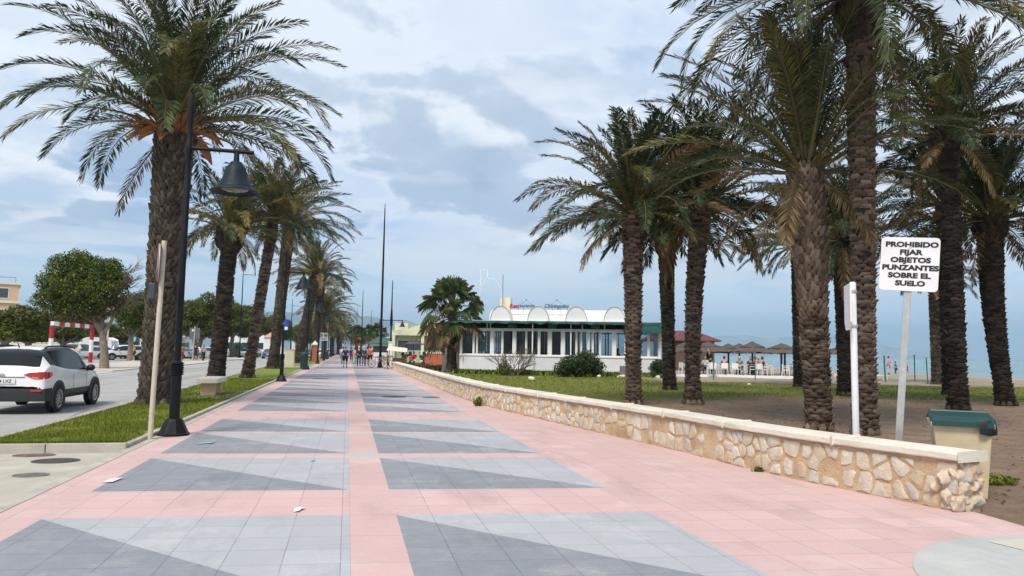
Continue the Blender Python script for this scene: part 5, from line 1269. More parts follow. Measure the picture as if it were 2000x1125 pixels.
for i, (x, y, w, rgb, lab_) in enumerate([(-39.5, 126, 3.2, (.62, .66, .68), 'pale stall with white canopy behind the cream jeep'), (-35.5, 131, 3.4, (.16, .33, .40), 'stall with a blue awning behind the white SUV'), (-31.0, 131, 3.6, (.17, .36, .42), 'blue awning stall right of the white round-roofed van'), (-27.5, 132, 2.6, (.55, .60, .60), 'pale awning stall beside the thick palm trunk')]):
    o = empty('market_stall', (x, y, 0), lab_, 'stall', 'stalls across the car park'); b = MB()
    for sx in (-w/2, w/2):
        for sy in (0, 2.2): b.box(sx-.04, sx+.04, sy-.04, sy+.04, 0, 2.4)
    b.build('poles', M['galv'], o); b = MB(); b.add([(-w/2-.2, -.5, 2.2), (w/2+.2, -.5, 2.2), (w/2+.2, 2.5, 2.4), (-w/2-.2, 2.5, 2.4), (-w/2, 1, 3.1), (w/2, 1, 3.1)], [(0, 1, 5, 4), (1, 2, 5), (2, 3, 4, 5), (3, 0, 4)]); b.build('canopy', paint(rgb, .8), o); b = MB(); b.box(-w/2, w/2, 0, .7, 0, 1.0); b.box(-w/2, w/2, 2.1, 2.2, 0, 2.2); b.build('counter', paint((.30, .42, .40)), o)
for i, (x, y, L_, H_, lab_) in enumerate([(-20, 168, 12, 4.2, 'white low building behind the recycling container'), (-38, 150, 16, 3.6, 'white low building behind the stalls'), (-12.8, 210, 4, 4.5, 'far white building at the end of the road')]):
    o = empty('building', (x, y, 0), lab_, 'building'); b = MB(); b.box(-L_/2, L_/2, 0, 6, 0, H_); b.build('wall', M['white_wall'], o)
    for k in range(int(L_/3)):
        g_ = MB(); g_.box(-L_/2+.8+k*3, -L_/2+2.2+k*3, -.02, -.004, 1.2, 2.6); g_.build('window', M['far_glass'], o)
o = empty('gatehouse', (-13.6, 138, 0), 'small white hut with a salmon cap by the road behind the fourth palm', 'hut'); b = MB(); b.box(-.9, .9, 0, 1.8, 0, 3.4); b.build('wall', M['white_wall'], o); b = MB(); b.add([(-1.1, -.2, 3.41), (1.1, -.2, 3.41), (1.1, 2, 3.41), (-1.1, 2, 3.41), (0, .9, 4.3)], [(0, 1, 4), (1, 2, 4), (2, 3, 4), (3, 0, 4)]); b.build('roof', paint((.55, .30, .22)), o)

# ------------------------------------------------------------ street furniture across the road
o = empty('height_barrier', (-22.3, 63.5, 0), 'red and white striped height barrier over the car park entrance', 'barrier'); RW = (M['red_paint'], M['white_paint'])
P0, P1 = Vector((0, 0, 0)), Vector((.1, 8.9, 0))
for P in (P0, P1):
    b = MB()
    for k in range(4): b.cone(P+Vector((0, 0, [0, .9, 1.9, 2.0][k])), P+Vector((0, 0, [.9, 1.9, 2.0, 3.0][k])), .17, .17, 10, [0, 1, 1, 0][k])
    b.build('post', list(RW), o)
b = MB()
for k in range(8): b.cbox(P0+(P1-P0)*((k+.5)/8)+Vector((0, 0, 3.15)), (.24, 1.2, .33), (k+1) % 2)
b.build('beam', list(RW), o)
b = MB(); b.box(-.05, .05, 4.9, 5.1, 3.34, 4.1); b.build('sign_holder', M['red_paint'], o); disc('sign_face', .001, .38, (.6, -.8, 0), (.08, 4.95, 4.25), M['white_paint'], o, .03)
o = empty('pale_pole', (-22.6, 77.8, 0), 'thin pale lamp pole with a flat head beside the white SUV', 'lamp'); b = MB(); b.tube([(0, 0, 0), (.25, 0, 4.9)], [.10, .07], 8); b.build('pole', M['cream_pole'], o); b = MB(); b.lathe([(.1, 4.9), (.55, 4.95), (.55, 5.02), (.1, 5.12)], 12, (.25, 0, 0)); b.build('lamp_head', M['white_paint'], o)
o = empty('square_sign', (-16.4, 86.3, 0), 'grey back of a square road sign on a cream pole across the road', 'road sign'); b = MB(); b.tube([(0, 0, 0), (.1, 0, 3.75)], .05, 8); b.build('pole', M['cream_pole'], o); b = MB(); b.box(-.45, .6, .06, .08, 2.35, 3.6); b.build('plate', paint((.10, .12, .14)), o); b = MB(); b.box(-.2, .0, -.06, -.04, 3.2, 3.4); b.build('sticker', M['white_paint'], o)
o = empty('bare_stump', (-15.9, 71, 0), 'pale lopped tree trunk by the crossing, behind the black lamp pole', 'tree stump'); b = MB(); b.tube([(.1, 0, -.05), (0, 0, 1.2), (-.15, 0, 2.4), (-.2, 0, 3.1)], [.24, .2, .17, .1], 9); b.build('trunk', M['trunk_grey'], o, smooth=60); b = MB(); b.lathe([(.8, 0), (.8, .06), (.6, .1), (0, .12)], 12, (0, 0, 0)); b.build('planting_pit', M['leaf_dark'], o)
o = empty('recycling_container', (-17.4, 127, 0), 'green dome-topped bottle recycling container across the road', 'container'); b = MB(); b.lathe([(.85, .05), (.95, .3), (.95, 1.5), (.85, 1.95), (.5, 2.3), (0, 2.4)], 18); b.build('body', paint((.012, .15, .065), .5), o, smooth=50); b = MB(); b.lathe([(.16, -.02), (.16, .02)], 12, (0, -.93, 1.6), axis='y'); b.build('opening', M['dark_in'], o); b = MB(); b.box(-.25, .3, -.97, -.955, .3, 1.2); b.build('label_plate', paint((.25, .10, .09)), o)
o = empty('no_stopping_board', (-3.04, 96, 0), 'white board with two dark round symbols on a post beside the brick pillar', 'road sign'); b = MB(); b.tube([(0, 0, 0), (0, 0, 2.9)], .05, 8); b.build('post', paint((.10, .08, .06)), o); b = MB(); b.box(-.56, .56, -.07, -.052, 2.55, 3.55); b.build('board', M['white_wall'], o)
for sx in (-.27, .27): disc('symbol', .001, .21, (0, -1, 0), (sx, -.074, 3.22), dk, o, .004); disc('symbol_ring', .09, .13, (0, -1, 0), (sx, -.08, 3.22), M['white_wall'], o, .003)
b = MB(); b.box(-.4, .4, -.076, -.073, 2.80, 2.86); b.box(-.3, .3, -.076, -.073, 2.68, 2.73); b.build('lettering', dk, o)
o = empty('barrier_stand', (3.2, 61.0, 0), 'thin black metal stand with a cross bar at the far end of the stone wall', 'stand'); b = MB(); b.tube([(0, 0, 0), (0, 0, 1.15)], .035, 8); b.build('post', M['black_metal'], o); b = MB(); b.tube([(-1.0, 0, .98), (.55, 0, .98)], .02, 6); b.build('cross_bar', M['black_metal'], o); b = MB(); b.box(-.3, .8, -.15, .15, 0, .03); b.build('foot', M['black_metal'], o)
o = empty('canvas_shelter', (5.0, 75, 0), 'small tan canvas shelter on the terrace behind the motorcycles', 'shelter'); b = MB(); b.add([(-1.3, -1, 1.5), (.7, -1, 1.35), (.9, 1.2, 1.75), (-1.0, 1.2, 1.95)], [(0, 1, 2, 3)]); b.build('canvas', paint((.62, .56, .44), .9), o).modifiers.new('s', 'SOLIDIFY').thickness = .03
b = MB()
for p in ((-1.2, -.9, 1.5), (.65, -.9, 1.35), (.8, 1.1, 1.75), (-.9, 1.1, 1.9)): b.tube([(p[0], p[1], 0), p], .04, 6)
b.box(-.6, .6, -.3, .8, 0, .75); b.build('frame', M['wood'], o)
o = empty('white_planter', (4.6, 84, 0), 'narrow white planter pillar in front of the green restaurant', 'pillar'); b = MB(); b.box(-.2, .2, -.2, .2, 0, 2.4); b.build('body', M['white_paint'], o, bevel=.03); b = MB(); b.box(-.26, .26, -.26, .26, 2.4, 2.48); b.build('cap', M['white_paint'], o)

# ------------------------------------------------------------ thatched umbrellas, terrace
def make_umbrella(rad=1.65, zt=2.45, ze=1.70):
    o = empty('thatched_umbrella', (0, 0, 0), 'x', 'umbrella'); b = MB(); b.tube([(0, 0, -.05), (0, 0, zt-.1)], .075, 8); b.build('pole', paint((.05, .045, .05)), o)
    b = MB(); n = 40; rr = random.Random(2); dz = zt-ze
    for (r0, z0, r1, z1) in ((.02, zt, rad*.56, zt-dz*.52), (rad*.46, zt-dz*.50, rad, ze)):
        V = [(0, 0, z0)] if r0 < .05 else []
        rings = 4; V = []
        for j in range(rings+1):
            t = j/rings; r = r0+(r1-r0)*t; z = z0+(z1-z0)*t
            for k in range(n):
                a = 2*math.pi*k/n; q = 1+(rr.uniform(-.05, .05) if j == rings else rr.uniform(-.012, .012)); V.append((r*q*math.cos(a), r*q*math.sin(a), z+(rr.uniform(-.06, .03) if j == rings else rr.uniform(-.02, .02))))
        b.add(V, [(j*n+k, j*n+(k+1) % n, (j+1)*n+(k+1) % n, (j+1)*n+k) for j in range(rings) for k in range(n)])
        for k in range(90):
            a = rr.uniform(0, 6.28); c_, s_ = math.cos(a), math.sin(a); w = .03; r = r1*rr.uniform(.9, 1.0); z = z1+(r1-r)*.4
            b.add([(c_*r-s_*w, s_*r+c_*w, z), (c_*r+s_*w, s_*r-c_*w, z), (c_*(r+.1), s_*(r+.1), z-rr.uniform(.06, .15))], [(0, 1, 2)])
    b.build('canopy', M['thatch'], o); return o
um = make_umbrella(); UL = [(25.2, 52.6, 1.0, 'thatched umbrella partly hidden by two palm trunks, beneath the maroon roof'), (27.5, 53.6, 1.1, 'thatched umbrella at the left, over the standing waiter in black'), (29.9, 54.8, 1.0, 'thatched umbrella with paired poles, second from the left'), (31.2, 55.4, 1.0, 'thatched umbrella overlapping behind the paired one'), (30.1, 51.5, 1.0, 'thatched umbrella in the middle of the terrace row'), (31.6, 50.0, 1.1, 'broad thatched umbrella over the diners in light shirts'), (33.8, 53.0, 1.05, 'thatched umbrella just behind the broad one on the right'), (35.8, 53.0, 1.0, 'thatched umbrella peeping out left of the thin dark palm'), (36.5, 49.5, .92, 'thatched umbrella at the right end with a green pole')]
for i, (x, y, s, l) in enumerate(UL):
    c = um if i == 0 else copy_tree(um, label=l); c.location = (x, y, .1); c.scale = (s, s, 1.0+.03*math.sin(i*2)); c.rotation_euler = (0, 0, i*.7); tag(c, l, 'umbrella', 'thatched beach umbrellas')
tb = MB(); tb.prism([(21.8, 51.2), (30.9, 46.9), (36, 49), (37, 56), (26, 58)], -.08, .14); struct('terrace', tb, M['beige_pave']); 
tb = MB(); tb.prism([(21.7, 51.1), (30.9, 46.75), (30.95, 46.9), (21.75, 51.25)], -.08, .17); struct('terrace_kerb', tb, M['white_paint'])
def make_chair():
    o = empty('terrace_chair', (0, 0, 0), 'x', 'chair'); m_ = M['white_paint']; b = MB(); b.box(-.24, .24, -.24, .22, .41, .45); b.build('seat', m_, o)
    b = MB(); b.box(-.24, .24, .21, .245, .47, .86); b.build('backrest', m_, o)
    for sx in (-.23, .23):
        b = MB(); b.tube([(sx, -.24, .0), (sx, -.22, .64)], .018, 5); b.build('leg', m_, o); b = MB(); b.tube([(sx, .27, .0), (sx, .22, .5)], .018, 5); b.build('leg', m_, o); b = MB(); b.box(sx-.025, sx+.025, -.25, .24, .63, .66); b.build('armrest', m_, o)
    return o
def make_table():
    o = empty('terrace_table', (0, 0, 0), 'x', 'table'); b = MB(); b.box(-.42, .42, -.42, .42, .71, .74); b.build('tabletop', M['white_paint'], o)
    for sx in (-.36, .36):
        for sy in (-.36, .36): b = MB(); b.tube([(sx, sy, 0), (sx, sy, .71)], .02, 5); b.build('leg', M['white_paint'], o)
    return o
tab = make_table(); cha = make_chair()
TABS = [(24.6, 51.2), (26.1, 50.2), (27.9, 49.6), (29.6, 48.9), (31.4, 48.5)]
for i, (x, y) in enumerate(TABS):
    c = tab if i == 0 else copy_tree(tab); c.location = (x, y, .14); c.rotation_euler = (0, 0, RA); tag(c, ['white table beside the waiter in black', 'white table before the red-shirted diner', 'white table behind the first green post', 'white table of the dark-haired diner', 'white table of the diner in light blue'][i], 'table', 'white terrace tables')
CH = [(25.3, 48.75, 3.6, 'white chair seen from behind, nearest the kerb'), (24.0, 50.6, 2.2, 'white chair under the waiter'), (25.0, 51.9, .3, 'white chair across the first table'), (26.7, 49.6, 3.4, 'white chair of the red-shirted diner'), (26.4, 51.0, .2, 'white chair on the sea side of the second table'), (27.3, 48.9, 2.7, 'white chair left of the first green post'), (28.5, 50.3, .5, 'white chair of the grey-haired diner'), (28.7, 48.8, 3.9, 'white chair of the maroon-shirted diner'), (29.0, 48.3, 2.3, 'white chair of the dark-haired diner'), (30.3, 49.6, .6, 'white empty chair behind the table of the dark-haired diner'), (30.6, 47.9, 1.6, 'white chair at the kerb corner of the terrace'), (31.9, 47.7, 3.9, 'white chair of the diner in light blue'), (32.2, 49.2, .8, 'white chair at the right end of the terrace')]
for i, (x, y, a, l) in enumerate(CH):
    c = cha if i == 0 else copy_tree(cha); c.location = (x, y, .14); c.rotation_euler = (0, 0, a+math.pi-3.3+RA); tag(c, l, 'chair', 'white terrace chairs')
def make_lounger():
    o = empty('sun_lounger', (0, 0, 0), 'x', 'sun lounger'); b = MB()
    for k in range(9): b.box(-.32, .32, -.9+k*.14, -.79+k*.14, .30, .33)
    b.build('seat_slats', M['white_paint'], o); b = MB()
    for k in range(5): b.cbox((0, .42+k*.10, .36+k*.09), (.64, .1, .03), 0, Matrix.Rotation(R(42), 3, 'X'))
    b.build('backrest', M['white_paint'], o)
    for sx in (-.3, .3):
        for sy in (-.75, .35): b = MB(); b.box(sx-.03, sx+.03, sy-.03, sy+.03, 0, .3); b.build('leg', M['white_paint'], o)
    return o
lo = make_lounger()
for i, (x, y, a, l) in enumerate([(33.4, 50.0, 1.2, 'white sun lounger right of the diner in light blue'), (34.3, 49.4, 1.2, 'white sun lounger left of the thin dark palm'), (35.4, 48.6, 1.2, 'white sun lounger behind the thin dark palm'), (36.2, 47.6, 1.25, 'white sun lounger under the right-end umbrella'), (37.0, 46.8, 1.25, 'white sun lounger between the thick palm and the next trunk'), (35.6, 45.2, 1.9, 'white sun lounger on the sand by the green posts')]):
    c = lo if i == 0 else copy_tree(lo); c.location = (x, y, .0); c.rotation_euler = (0, 0, a); tag(c, l, 'sun lounger', 'white sun loungers on the sand')
for i, (x, y, h, l, ln_) in enumerate([(22.55, 43.22, 1.45, 'green post in front of the white chair seen from behind', 0), (25.82, 43.87, 1.75, 'green post in front of the middle of the terrace', 0), (34.2, 42.25, 1.72, 'thick green post left of the warning sign post', -.05), (37.6, 43.6, 1.8, 'tallest thin green post right of the warning sign post', 0), (35.7, 40.3, 1.62, 'leaning thin green post left of the short palm', -.08), (34.6, 43.6, 1.6, 'slender green post beside the thick one', 0)]):
    o = empty('green_post', (x, y, -.02), l, 'post', 'green posts at the edge of the beach'); b = MB(); b.tube([(0, 0, -.1), (ln_, 0, h)], .05 if i == 2 else .035, 7); b.build('post', M['green_post'], o); b = MB(); b.lathe([(.045, h-.03), (.05, h+.01), (0, h+.03)], 7, (ln_, 0, 0)); b.build('cap', M['green_post'], o)
# ------------------------------------------------------------ cars
def interp_st(st, k):
    out = []
    for i in range(len(st)-1):
        p0, p1, p2, p3 = st[max(i-1, 0)], st[i], st[i+1], st[min(i+2, len(st)-1)]
        for q in range(k):
            t = q/k; out.append(tuple(.5*((2*b)+(-a+c)*t+(2*a-5*b+4*c-d)*t*t+(-a+3*b-3*c+d)*t**3) for a, b, c, d in zip(p0, p1, p2, p3)))
    return out+[st[-1]]
SUV = [(-2.05, .42, .62, .64, .74, .72, .60), (-2.045, .36, .86, .88, .80, .79, .64), (-2.0, .33, .985, 1.005, .86, .825, .69), (-1.86, .32, 1.05, 1.18, .885, .835, .67), (-1.66, .31, 1.12, 1.40, .89, .84, .63), (-1.40, .31, 1.09, 1.485, .89, .85, .60),
       (-.8, .30, 1.015, 1.53, .89, .858, .60), (.0, .30, .97, 1.535, .89, .86, .61), (.45, .30, .96, 1.49, .89, .86, .62), (.80, .30, .95, 1.29, .89, .855, .66), (1.12, .30, .945, 1.03, .888, .845, .74), (1.5, .31, .90, .97, .88, .81, .72), (1.85, .33, .80, .86, .84, .76, .64), (2.02, .37, .68, .72, .74, .68, .55), (2.06, .42, .56, .58, .66, .6, .45)]
SEDAN = [(-2.1, .40, .60, .62, .70, .66, .55), (-2.09, .34, .84, .87, .78, .75, .6), (-1.95, .30, .93, .97, .85, .80, .68), (-1.55, .28, .94, 1.0, .87, .82, .70), (-1.25, .28, .93, 1.20, .87, .83, .64), (-.85, .28, .92, 1.40, .87, .835, .58), (-.3, .28, .91, 1.44, .87, .84, .57), (.2, .28, .90, 1.42, .87, .84, .58), (.6, .28, .89, 1.24, .87, .835, .62), (1.0, .28, .885, .96, .865, .82, .70), (1.5, .29, .82, .88, .86, .78, .68), (1.9, .31, .70, .75, .80, .70, .58), (2.08, .38, .56, .58, .66, .58, .45)]
def make_car(label, body_m, st=SUV, roof_m=None, hero=False, clad=True, zs=1.0, ls=1.0, group=None, glass=None):
    o = empty('parked_car' if not hero else 'car', (0, 0, 0), label, 'car', group); ss = interp_st(st, 4)
    def sec(s):
        y, zb, zt, zr, wl, wb, wr = s; y *= ls
        h = [(0, zb), (wl*.90, zb), (wl*.985, zb+.10), (wl, zb+.22), (wl*1.0, (zb+zt)/2+.10), (wb+.012, zt-.06), (wb, zt), (wr+(wb-wr)*.12, zt+(zr-zt)*.86), (wr*.86, zr-.012), (wr*.45, zr+.012), (0, zr+.016)]
        return [Vector((x, y, z*zs)) for x, z in h]
    S = [sec(s) for s in ss]; nS = len(S); body, blk, gl = MB(), MB(), {}; roof = MB(); trim = {1: MB(), -1: MB()}
    y_rw = (st[2][0]*ls, st[5][0]*ls); y_ws = [(s[0]*ls) for s in st]
    # windscreen spans where the roof line falls to the hood
    iw0 = next(i for i in range(len(st)) if st[i][0] > 0 and st[i][3] < 1.47); ws0, ws1 = st[iw0-0][0]*ls-.18, st[iw0+2][0]*ls
    for i in range(nS-1):
        ym = (S[i][0].y+S[i+1][0].y)/2; greenh = S[i][10].z-S[i][6].z
        for k in range(10):
            for sg in (1, -1):
                q = [S[i][k], S[i][k+1], S[i+1][k+1], S[i+1][k]]; q = [Vector((p.x*sg, p.y, p.z)) for p in q]
                if sg < 0: q.reverse()
                tgt = body
                if k < 3 and clad: tgt = blk
                if k == 6 and greenh > .09*zs:
                    sidewin = (-1.42*ls < ym < ws1-.16)
                    if sidewin and not (-.14 < ym-(-.30*ls) < .0) : gl.setdefault(('side_window', sg, ym > -.30*ls), []).append(q); continue
                    tgt = trim[sg] if ym < ws1 and ym > -1.72*ls and hero else body
                elif k in (8, 9, 7):
                    if y_rw[0]+.06 < ym < y_rw[1]-.08: gl.setdefault(('rear_window', 0, 0), []).append(q); continue
                    if ws0 < ym < ws1-.03 and greenh > .1*zs: gl.setdefault(('windscreen', 0, 0), []).append(q); continue
                    if hero and k == 7 and ym < ws1 and greenh > .09*zs: tgt = trim[sg]
                if hero and k > 7 and tgt is body and y_rw[1]-.1 < ym < ws0+.05: tgt = roof
                tgt.quad(*q)
    for E0 in (S[0], S[-1]):
        body.poly([tuple(p) for p in E0]+[(-p.x, p.y, p.z) for p in reversed(E0[1:-1])])
    bo = body.build('body', body_m, o, smooth=38); 
    if blk.v: blk.build('cladding', M['black_plastic'], o, smooth=38)
    if hero: roof.build('roof', body_m, o, smooth=38); [trim[q_].build('pillar_trim', M['black_plastic'], o, smooth=38) for q_ in (1, -1)]
    gm_ = glass or M['far_glass']
    for key, qs in gl.items():
        g_ = MB()
        for q in qs: g_.quad(*q)
        g_.build(key[0], gm_, o, smooth=60)
    ax = (1.29*ls, -1.28*ls); wr_ = .325*max(.95, zs)
    for yy_ in ax:
        for sg in (1, -1):
            xo = st[6][4]+.012; arch = MB(); n = 22; rA, rB = wr_+.10, wr_+.02
            V = []
            for k in range(n+1):
                t = math.pi*(-.12+1.24*k/n)
                for r, off in ((rB, -.02), (rB, .012), (rA, .012), (rA+.012, -.03)): V.append((sg*(xo+off), yy_+r*math.cos(t), wr_+r*math.sin(t)))
            arch.add(V, [(k*4+j, k*4+j+1, (k+1)*4+j+1, (k+1)*4+j) for k in range(n) for j in range(3)])
            arch.add([(sg*(xo+.002), yy_+rB*1.02*math.cos(2*math.pi*k/24), wr_+rB*1.02*math.sin(2*math.pi*k/24)) for k in range(24)], [tuple(range(24))])
            arch.build('wheel_arch', M['black_plastic'], o)
            w = MB(); xc = sg*(xo-.075); w.lathe([(wr_*.62, -.10), (wr_*.9, -.108), (wr_, -.075), (wr_, .075), (wr_*.9, .108), (wr_*.66, .10), (wr_*.64, .03)], 28, (xc, yy_, wr_), axis='x', caps=False)
            wo = w.build('wheel', M['tyre'], o, smooth=40); r_ = MB(); xs_ = xc+sg*.088
            r_.lathe([(wr_*.58, 0), (wr_*.65, .012*sg), (wr_*.65, -.03*sg)], 28, (xs_, yy_, wr_), axis='x', caps=False)
            for k in range(10 if hero else 5):
                t = 2*math.pi*k/(10 if hero else 5); c_, s_ = math.cos(t), math.sin(t); wd = .026 if hero else .045
                r_.add([(xs_, yy_+c_*.05-s_*wd*.6, wr_+s_*.05+c_*wd*.6), (xs_, yy_+c_*.05+s_*wd*.6, wr_+s_*.05-c_*wd*.6), (xs_-.012*sg, yy_+c_*wr_*.62+s_*wd, wr_+s_*wr_*.62-c_*wd), (xs_-.012*sg, yy_+c_*wr_*.62-s_*wd, wr_+s_*wr_*.62+c_*wd)], [(0, 1, 2, 3)])
            r_.lathe([(0, .006*sg), (.055, .004*sg), (.06, -.02*sg)], 12, (xs_, yy_, wr_), axis='x', caps=False); r_.build('rim', M['rim'], wo)
            d_ = MB(); d_.lathe([(0, 0), (wr_*.63, 0)], 20, (xc+sg*.03, yy_, wr_), axis='x', caps=False); d_.build('brake_disc', M['dark_in'], wo)
    yr = st[1][0]*ls; yf = st[-2][0]*ls; zl = st[1][2]*zs
    for sg in (1, -1):
        if not hero:
            t_ = MB(); t_.cbox((sg*.70, yr+.03, zl-.02), (.26, .10, .16)); t_.build('tail_light', M['tail'], o, bevel=.02)
        h_ = MB(); h_.cbox((sg*.60, yf-.10, st[-3][2]*zs-.10), (.30, .26, .13)); h_.build('headlight', M['lens'], o, bevel=.03)
        m_ = MB(); m_.ball((sg*(st[8][5]+.09), st[9][0]*ls-.08, (st[8][2]+.05)*zs), (.11, .075, .085), 0, 10, 8); m_.cbox((sg*(st[8][5]+.0), st[9][0]*ls-.06, (st[8][2]-.01)*zs), (.10, .06, .05)); m_.build('mirror', M['black_plastic'] if hero else body_m, o, smooth=60)
    if not hero:
        p_ = MB(); p_.cbox((0, yr-.012, st[1][2]*zs*.78), (.5, .02, .11)); p_.build('number_plate', M['white_paint'], o)
    return o
WHITE = mat('white_car_paint', (.80, .80, .81), .28, .03, 1.5, coat=.6)
hero = make_car('white compact SUV with black roof pillars driving away on the left', WHITE, SUV, hero=True, glass=mat('tinted_car_glass', (.008, .011, .013), .10, .3, 2, spec=.35)); hero.location = (-7.57, 20.95, -.05)
# rear details of the near car
for sg in (1, -1):
    b = MB(); tp = [(.43, -2.064, .895, .900), (.52, -2.066, .862, .945), (.62, -2.068, .815, .962), (.74, -2.064, .800, .968), (.80, -2.052, .800, .970), (.855, -2.005, .803, .968), (.885, -1.90, .818, .962), (.897, -1.78, .84, .952), (.900, -1.70, .875, .93)]
    V = []
    for x, y, z0, z1 in tp: V += [(sg*x*.965, y+.05, z0), (sg*x, y, z0), (sg*x, y, z1), (sg*x*.965, y+.05, z1)]
    n = len(tp); b.add(V, [(i*4+j, i*4+(j+1) % 4, (i+1)*4+(j+1) % 4, (i+1)*4+j) for i in range(n-1) for j in range(4)]); tl = b.build('tail_light', M['tail'], hero, smooth=40)
    b = MB(); b.add([(sg*.60, -2.070, .83), (sg*.74, -2.067, .815), (sg*.74, -2.067, .838), (sg*.60, -2.070, .852)], [(0, 1, 2, 3)]); b.build('reverse_lens', paint((.6, .32, .28), .2), tl)
    b = MB(); b.cbox((sg*.70, -2.073, .545), (.22, .02, .045)); b.build('reflector', M['tail'], hero)
b = MB(); V = []
for x, y in [(-.905, -1.70), (-.902, -1.90)]+[(-.87+.087*k, -2.078+.055*(abs(-.87+.087*k)/.87)**4) for k in range(21)]+[(.902, -1.90), (.905, -1.70)]:
    V += [(x, y, .30), (x, y-.012, .47), (x, y, .585), (x*.97, y+.05, .60)]
b.add(V, [(i*4+j, i*4+j+1, (i+1)*4+j+1, (i+1)*4+j) for i in range(24) for j in range(3)]); b.build('rear_bumper', M['black_plastic'], hero, smooth=50)
b = MB(); b.box(-.265, .265, -2.078, -2.062, .70, .815); pl_ = b.build('number_plate', paint((.72, .72, .70), .5), hero, bevel=.004)
text_obj('lettering', '3114 LXZ', .098, M['dark_in'], pl_, (0, -2.0795, .755), bold=.002, ext=.001, sx=.98)
b = MB(); b.box(-.45, .45, -2.06, -2.045, .838, .852); b.build('tailgate_seam', M['black_plastic'], hero)
text_obj('badge', 'MO', .075, M['galv'], hero, (-.02, -2.06, .895), bold=.006, ext=.004)
text_obj('dealer_lettering', 'Barcelona', .045, paint((.25, .25, .26)), hero, (.0, -2.073, .655), ext=.001)
for sg in (1, -1):
    b = MB(); b.tube([(sg*.60, -1.45, 1.505), (sg*.62, -1.3, 1.545), (sg*.63, -.3, 1.565), (sg*.63, .35, 1.53), (sg*.62, .45, 1.50)], .02, 6); b.build('roof_rail', M['black_metal'], hero)
    for yy_ in (-.42, .52):
        b = MB(); b.cbox((sg*.893, yy_, .885), (.03, .17, .03)); b.build('door_handle', WHITE, hero, bevel=.008)
    for yy_ in (-.30, .66):
        b = MB(); b.box(min(sg*.889, sg*.8925), max(sg*.889, sg*.8925), yy_-.004, yy_+.004, .50, .93); b.build('door_seam', M['dark_in'], hero)
b = MB(); b.tube([(0, -1.28, 1.50), (0, -1.38, 1.62), (0, -1.40, 1.72)], [.018, .008, .006], 6); b.build('antenna', M['black_metal'], hero)
# parked cars
CGR = 'cars parked across the road'
_proto = {}
def park(key, st, rgb, x, y, rz, label, zs=1.0, ls=1.0, dark_clad=False, coat=.5):
    k = (key, rgb)
    if k not in _proto:
        c = make_car(label, paint(rgb, .3, coat), st, clad=dark_clad, zs=zs, ls=ls); _proto[k] = c
    else: c = copy_tree(_proto[k], label=label)
    c.location = (x, y, -.03); c.rotation_euler = (0, 0, rz); tag(c, label, 'car', CGR); return c
W1 = (.66, .67, .69)
park('suvB', SUV, W1, -23.6, 87.8, R(118), 'white SUV with an open front door beside the man in the yellow shirt', 1.06, 1.08, True)
suv = _proto[('suvB', W1)]
b = MB(); b.add([(0, 0, .42), (0, -1.0, .42), (0, -1.02, 1.02), (0, -.75, 1.55), (0, -.25, 1.5), (0, 0, 1.08), (.06, 0, .42), (.06, -1.0, .42), (.06, -1.02, 1.02), (.05, -.75, 1.55), (.05, -.25, 1.5), (.06, 0, 1.08)], [(0, 1, 2, 3, 4, 5), (11, 10, 9, 8, 7, 6)]+[(i, (i+1) % 6, 6+(i+1) % 6, 6+i) for i in range(6)])
dr = b.build('door', WHITE, suv, loc=(.93, .92, 0), rz=R(62)); b = MB(); b.add([(-.004, -.08, 1.06), (-.004, -.95, 1.06), (-.004, -.72, 1.48), (-.004, -.3, 1.44)], [(0, 1, 2, 3)]); b.build('window', M['far_glass'], dr)
park('sed', SEDAN, W1, -29.2, 80, R(80), 'white estate car parked behind the roof of the near SUV')
park('suv', SUV, (.50, .44, .30), -32.6, 100, R(62), 'cream off-road vehicle under the height barrier beam', 1.12, 1.0, True)
park('sed', SEDAN, (.26, .015, .03), -32.0, 106, R(70), 'dark red car beside the striped barrier post'); park('sed', SEDAN, (.26, .015, .03), -30.6, 103, R(100), 'dark red car behind the bare-twigged tree trunk')
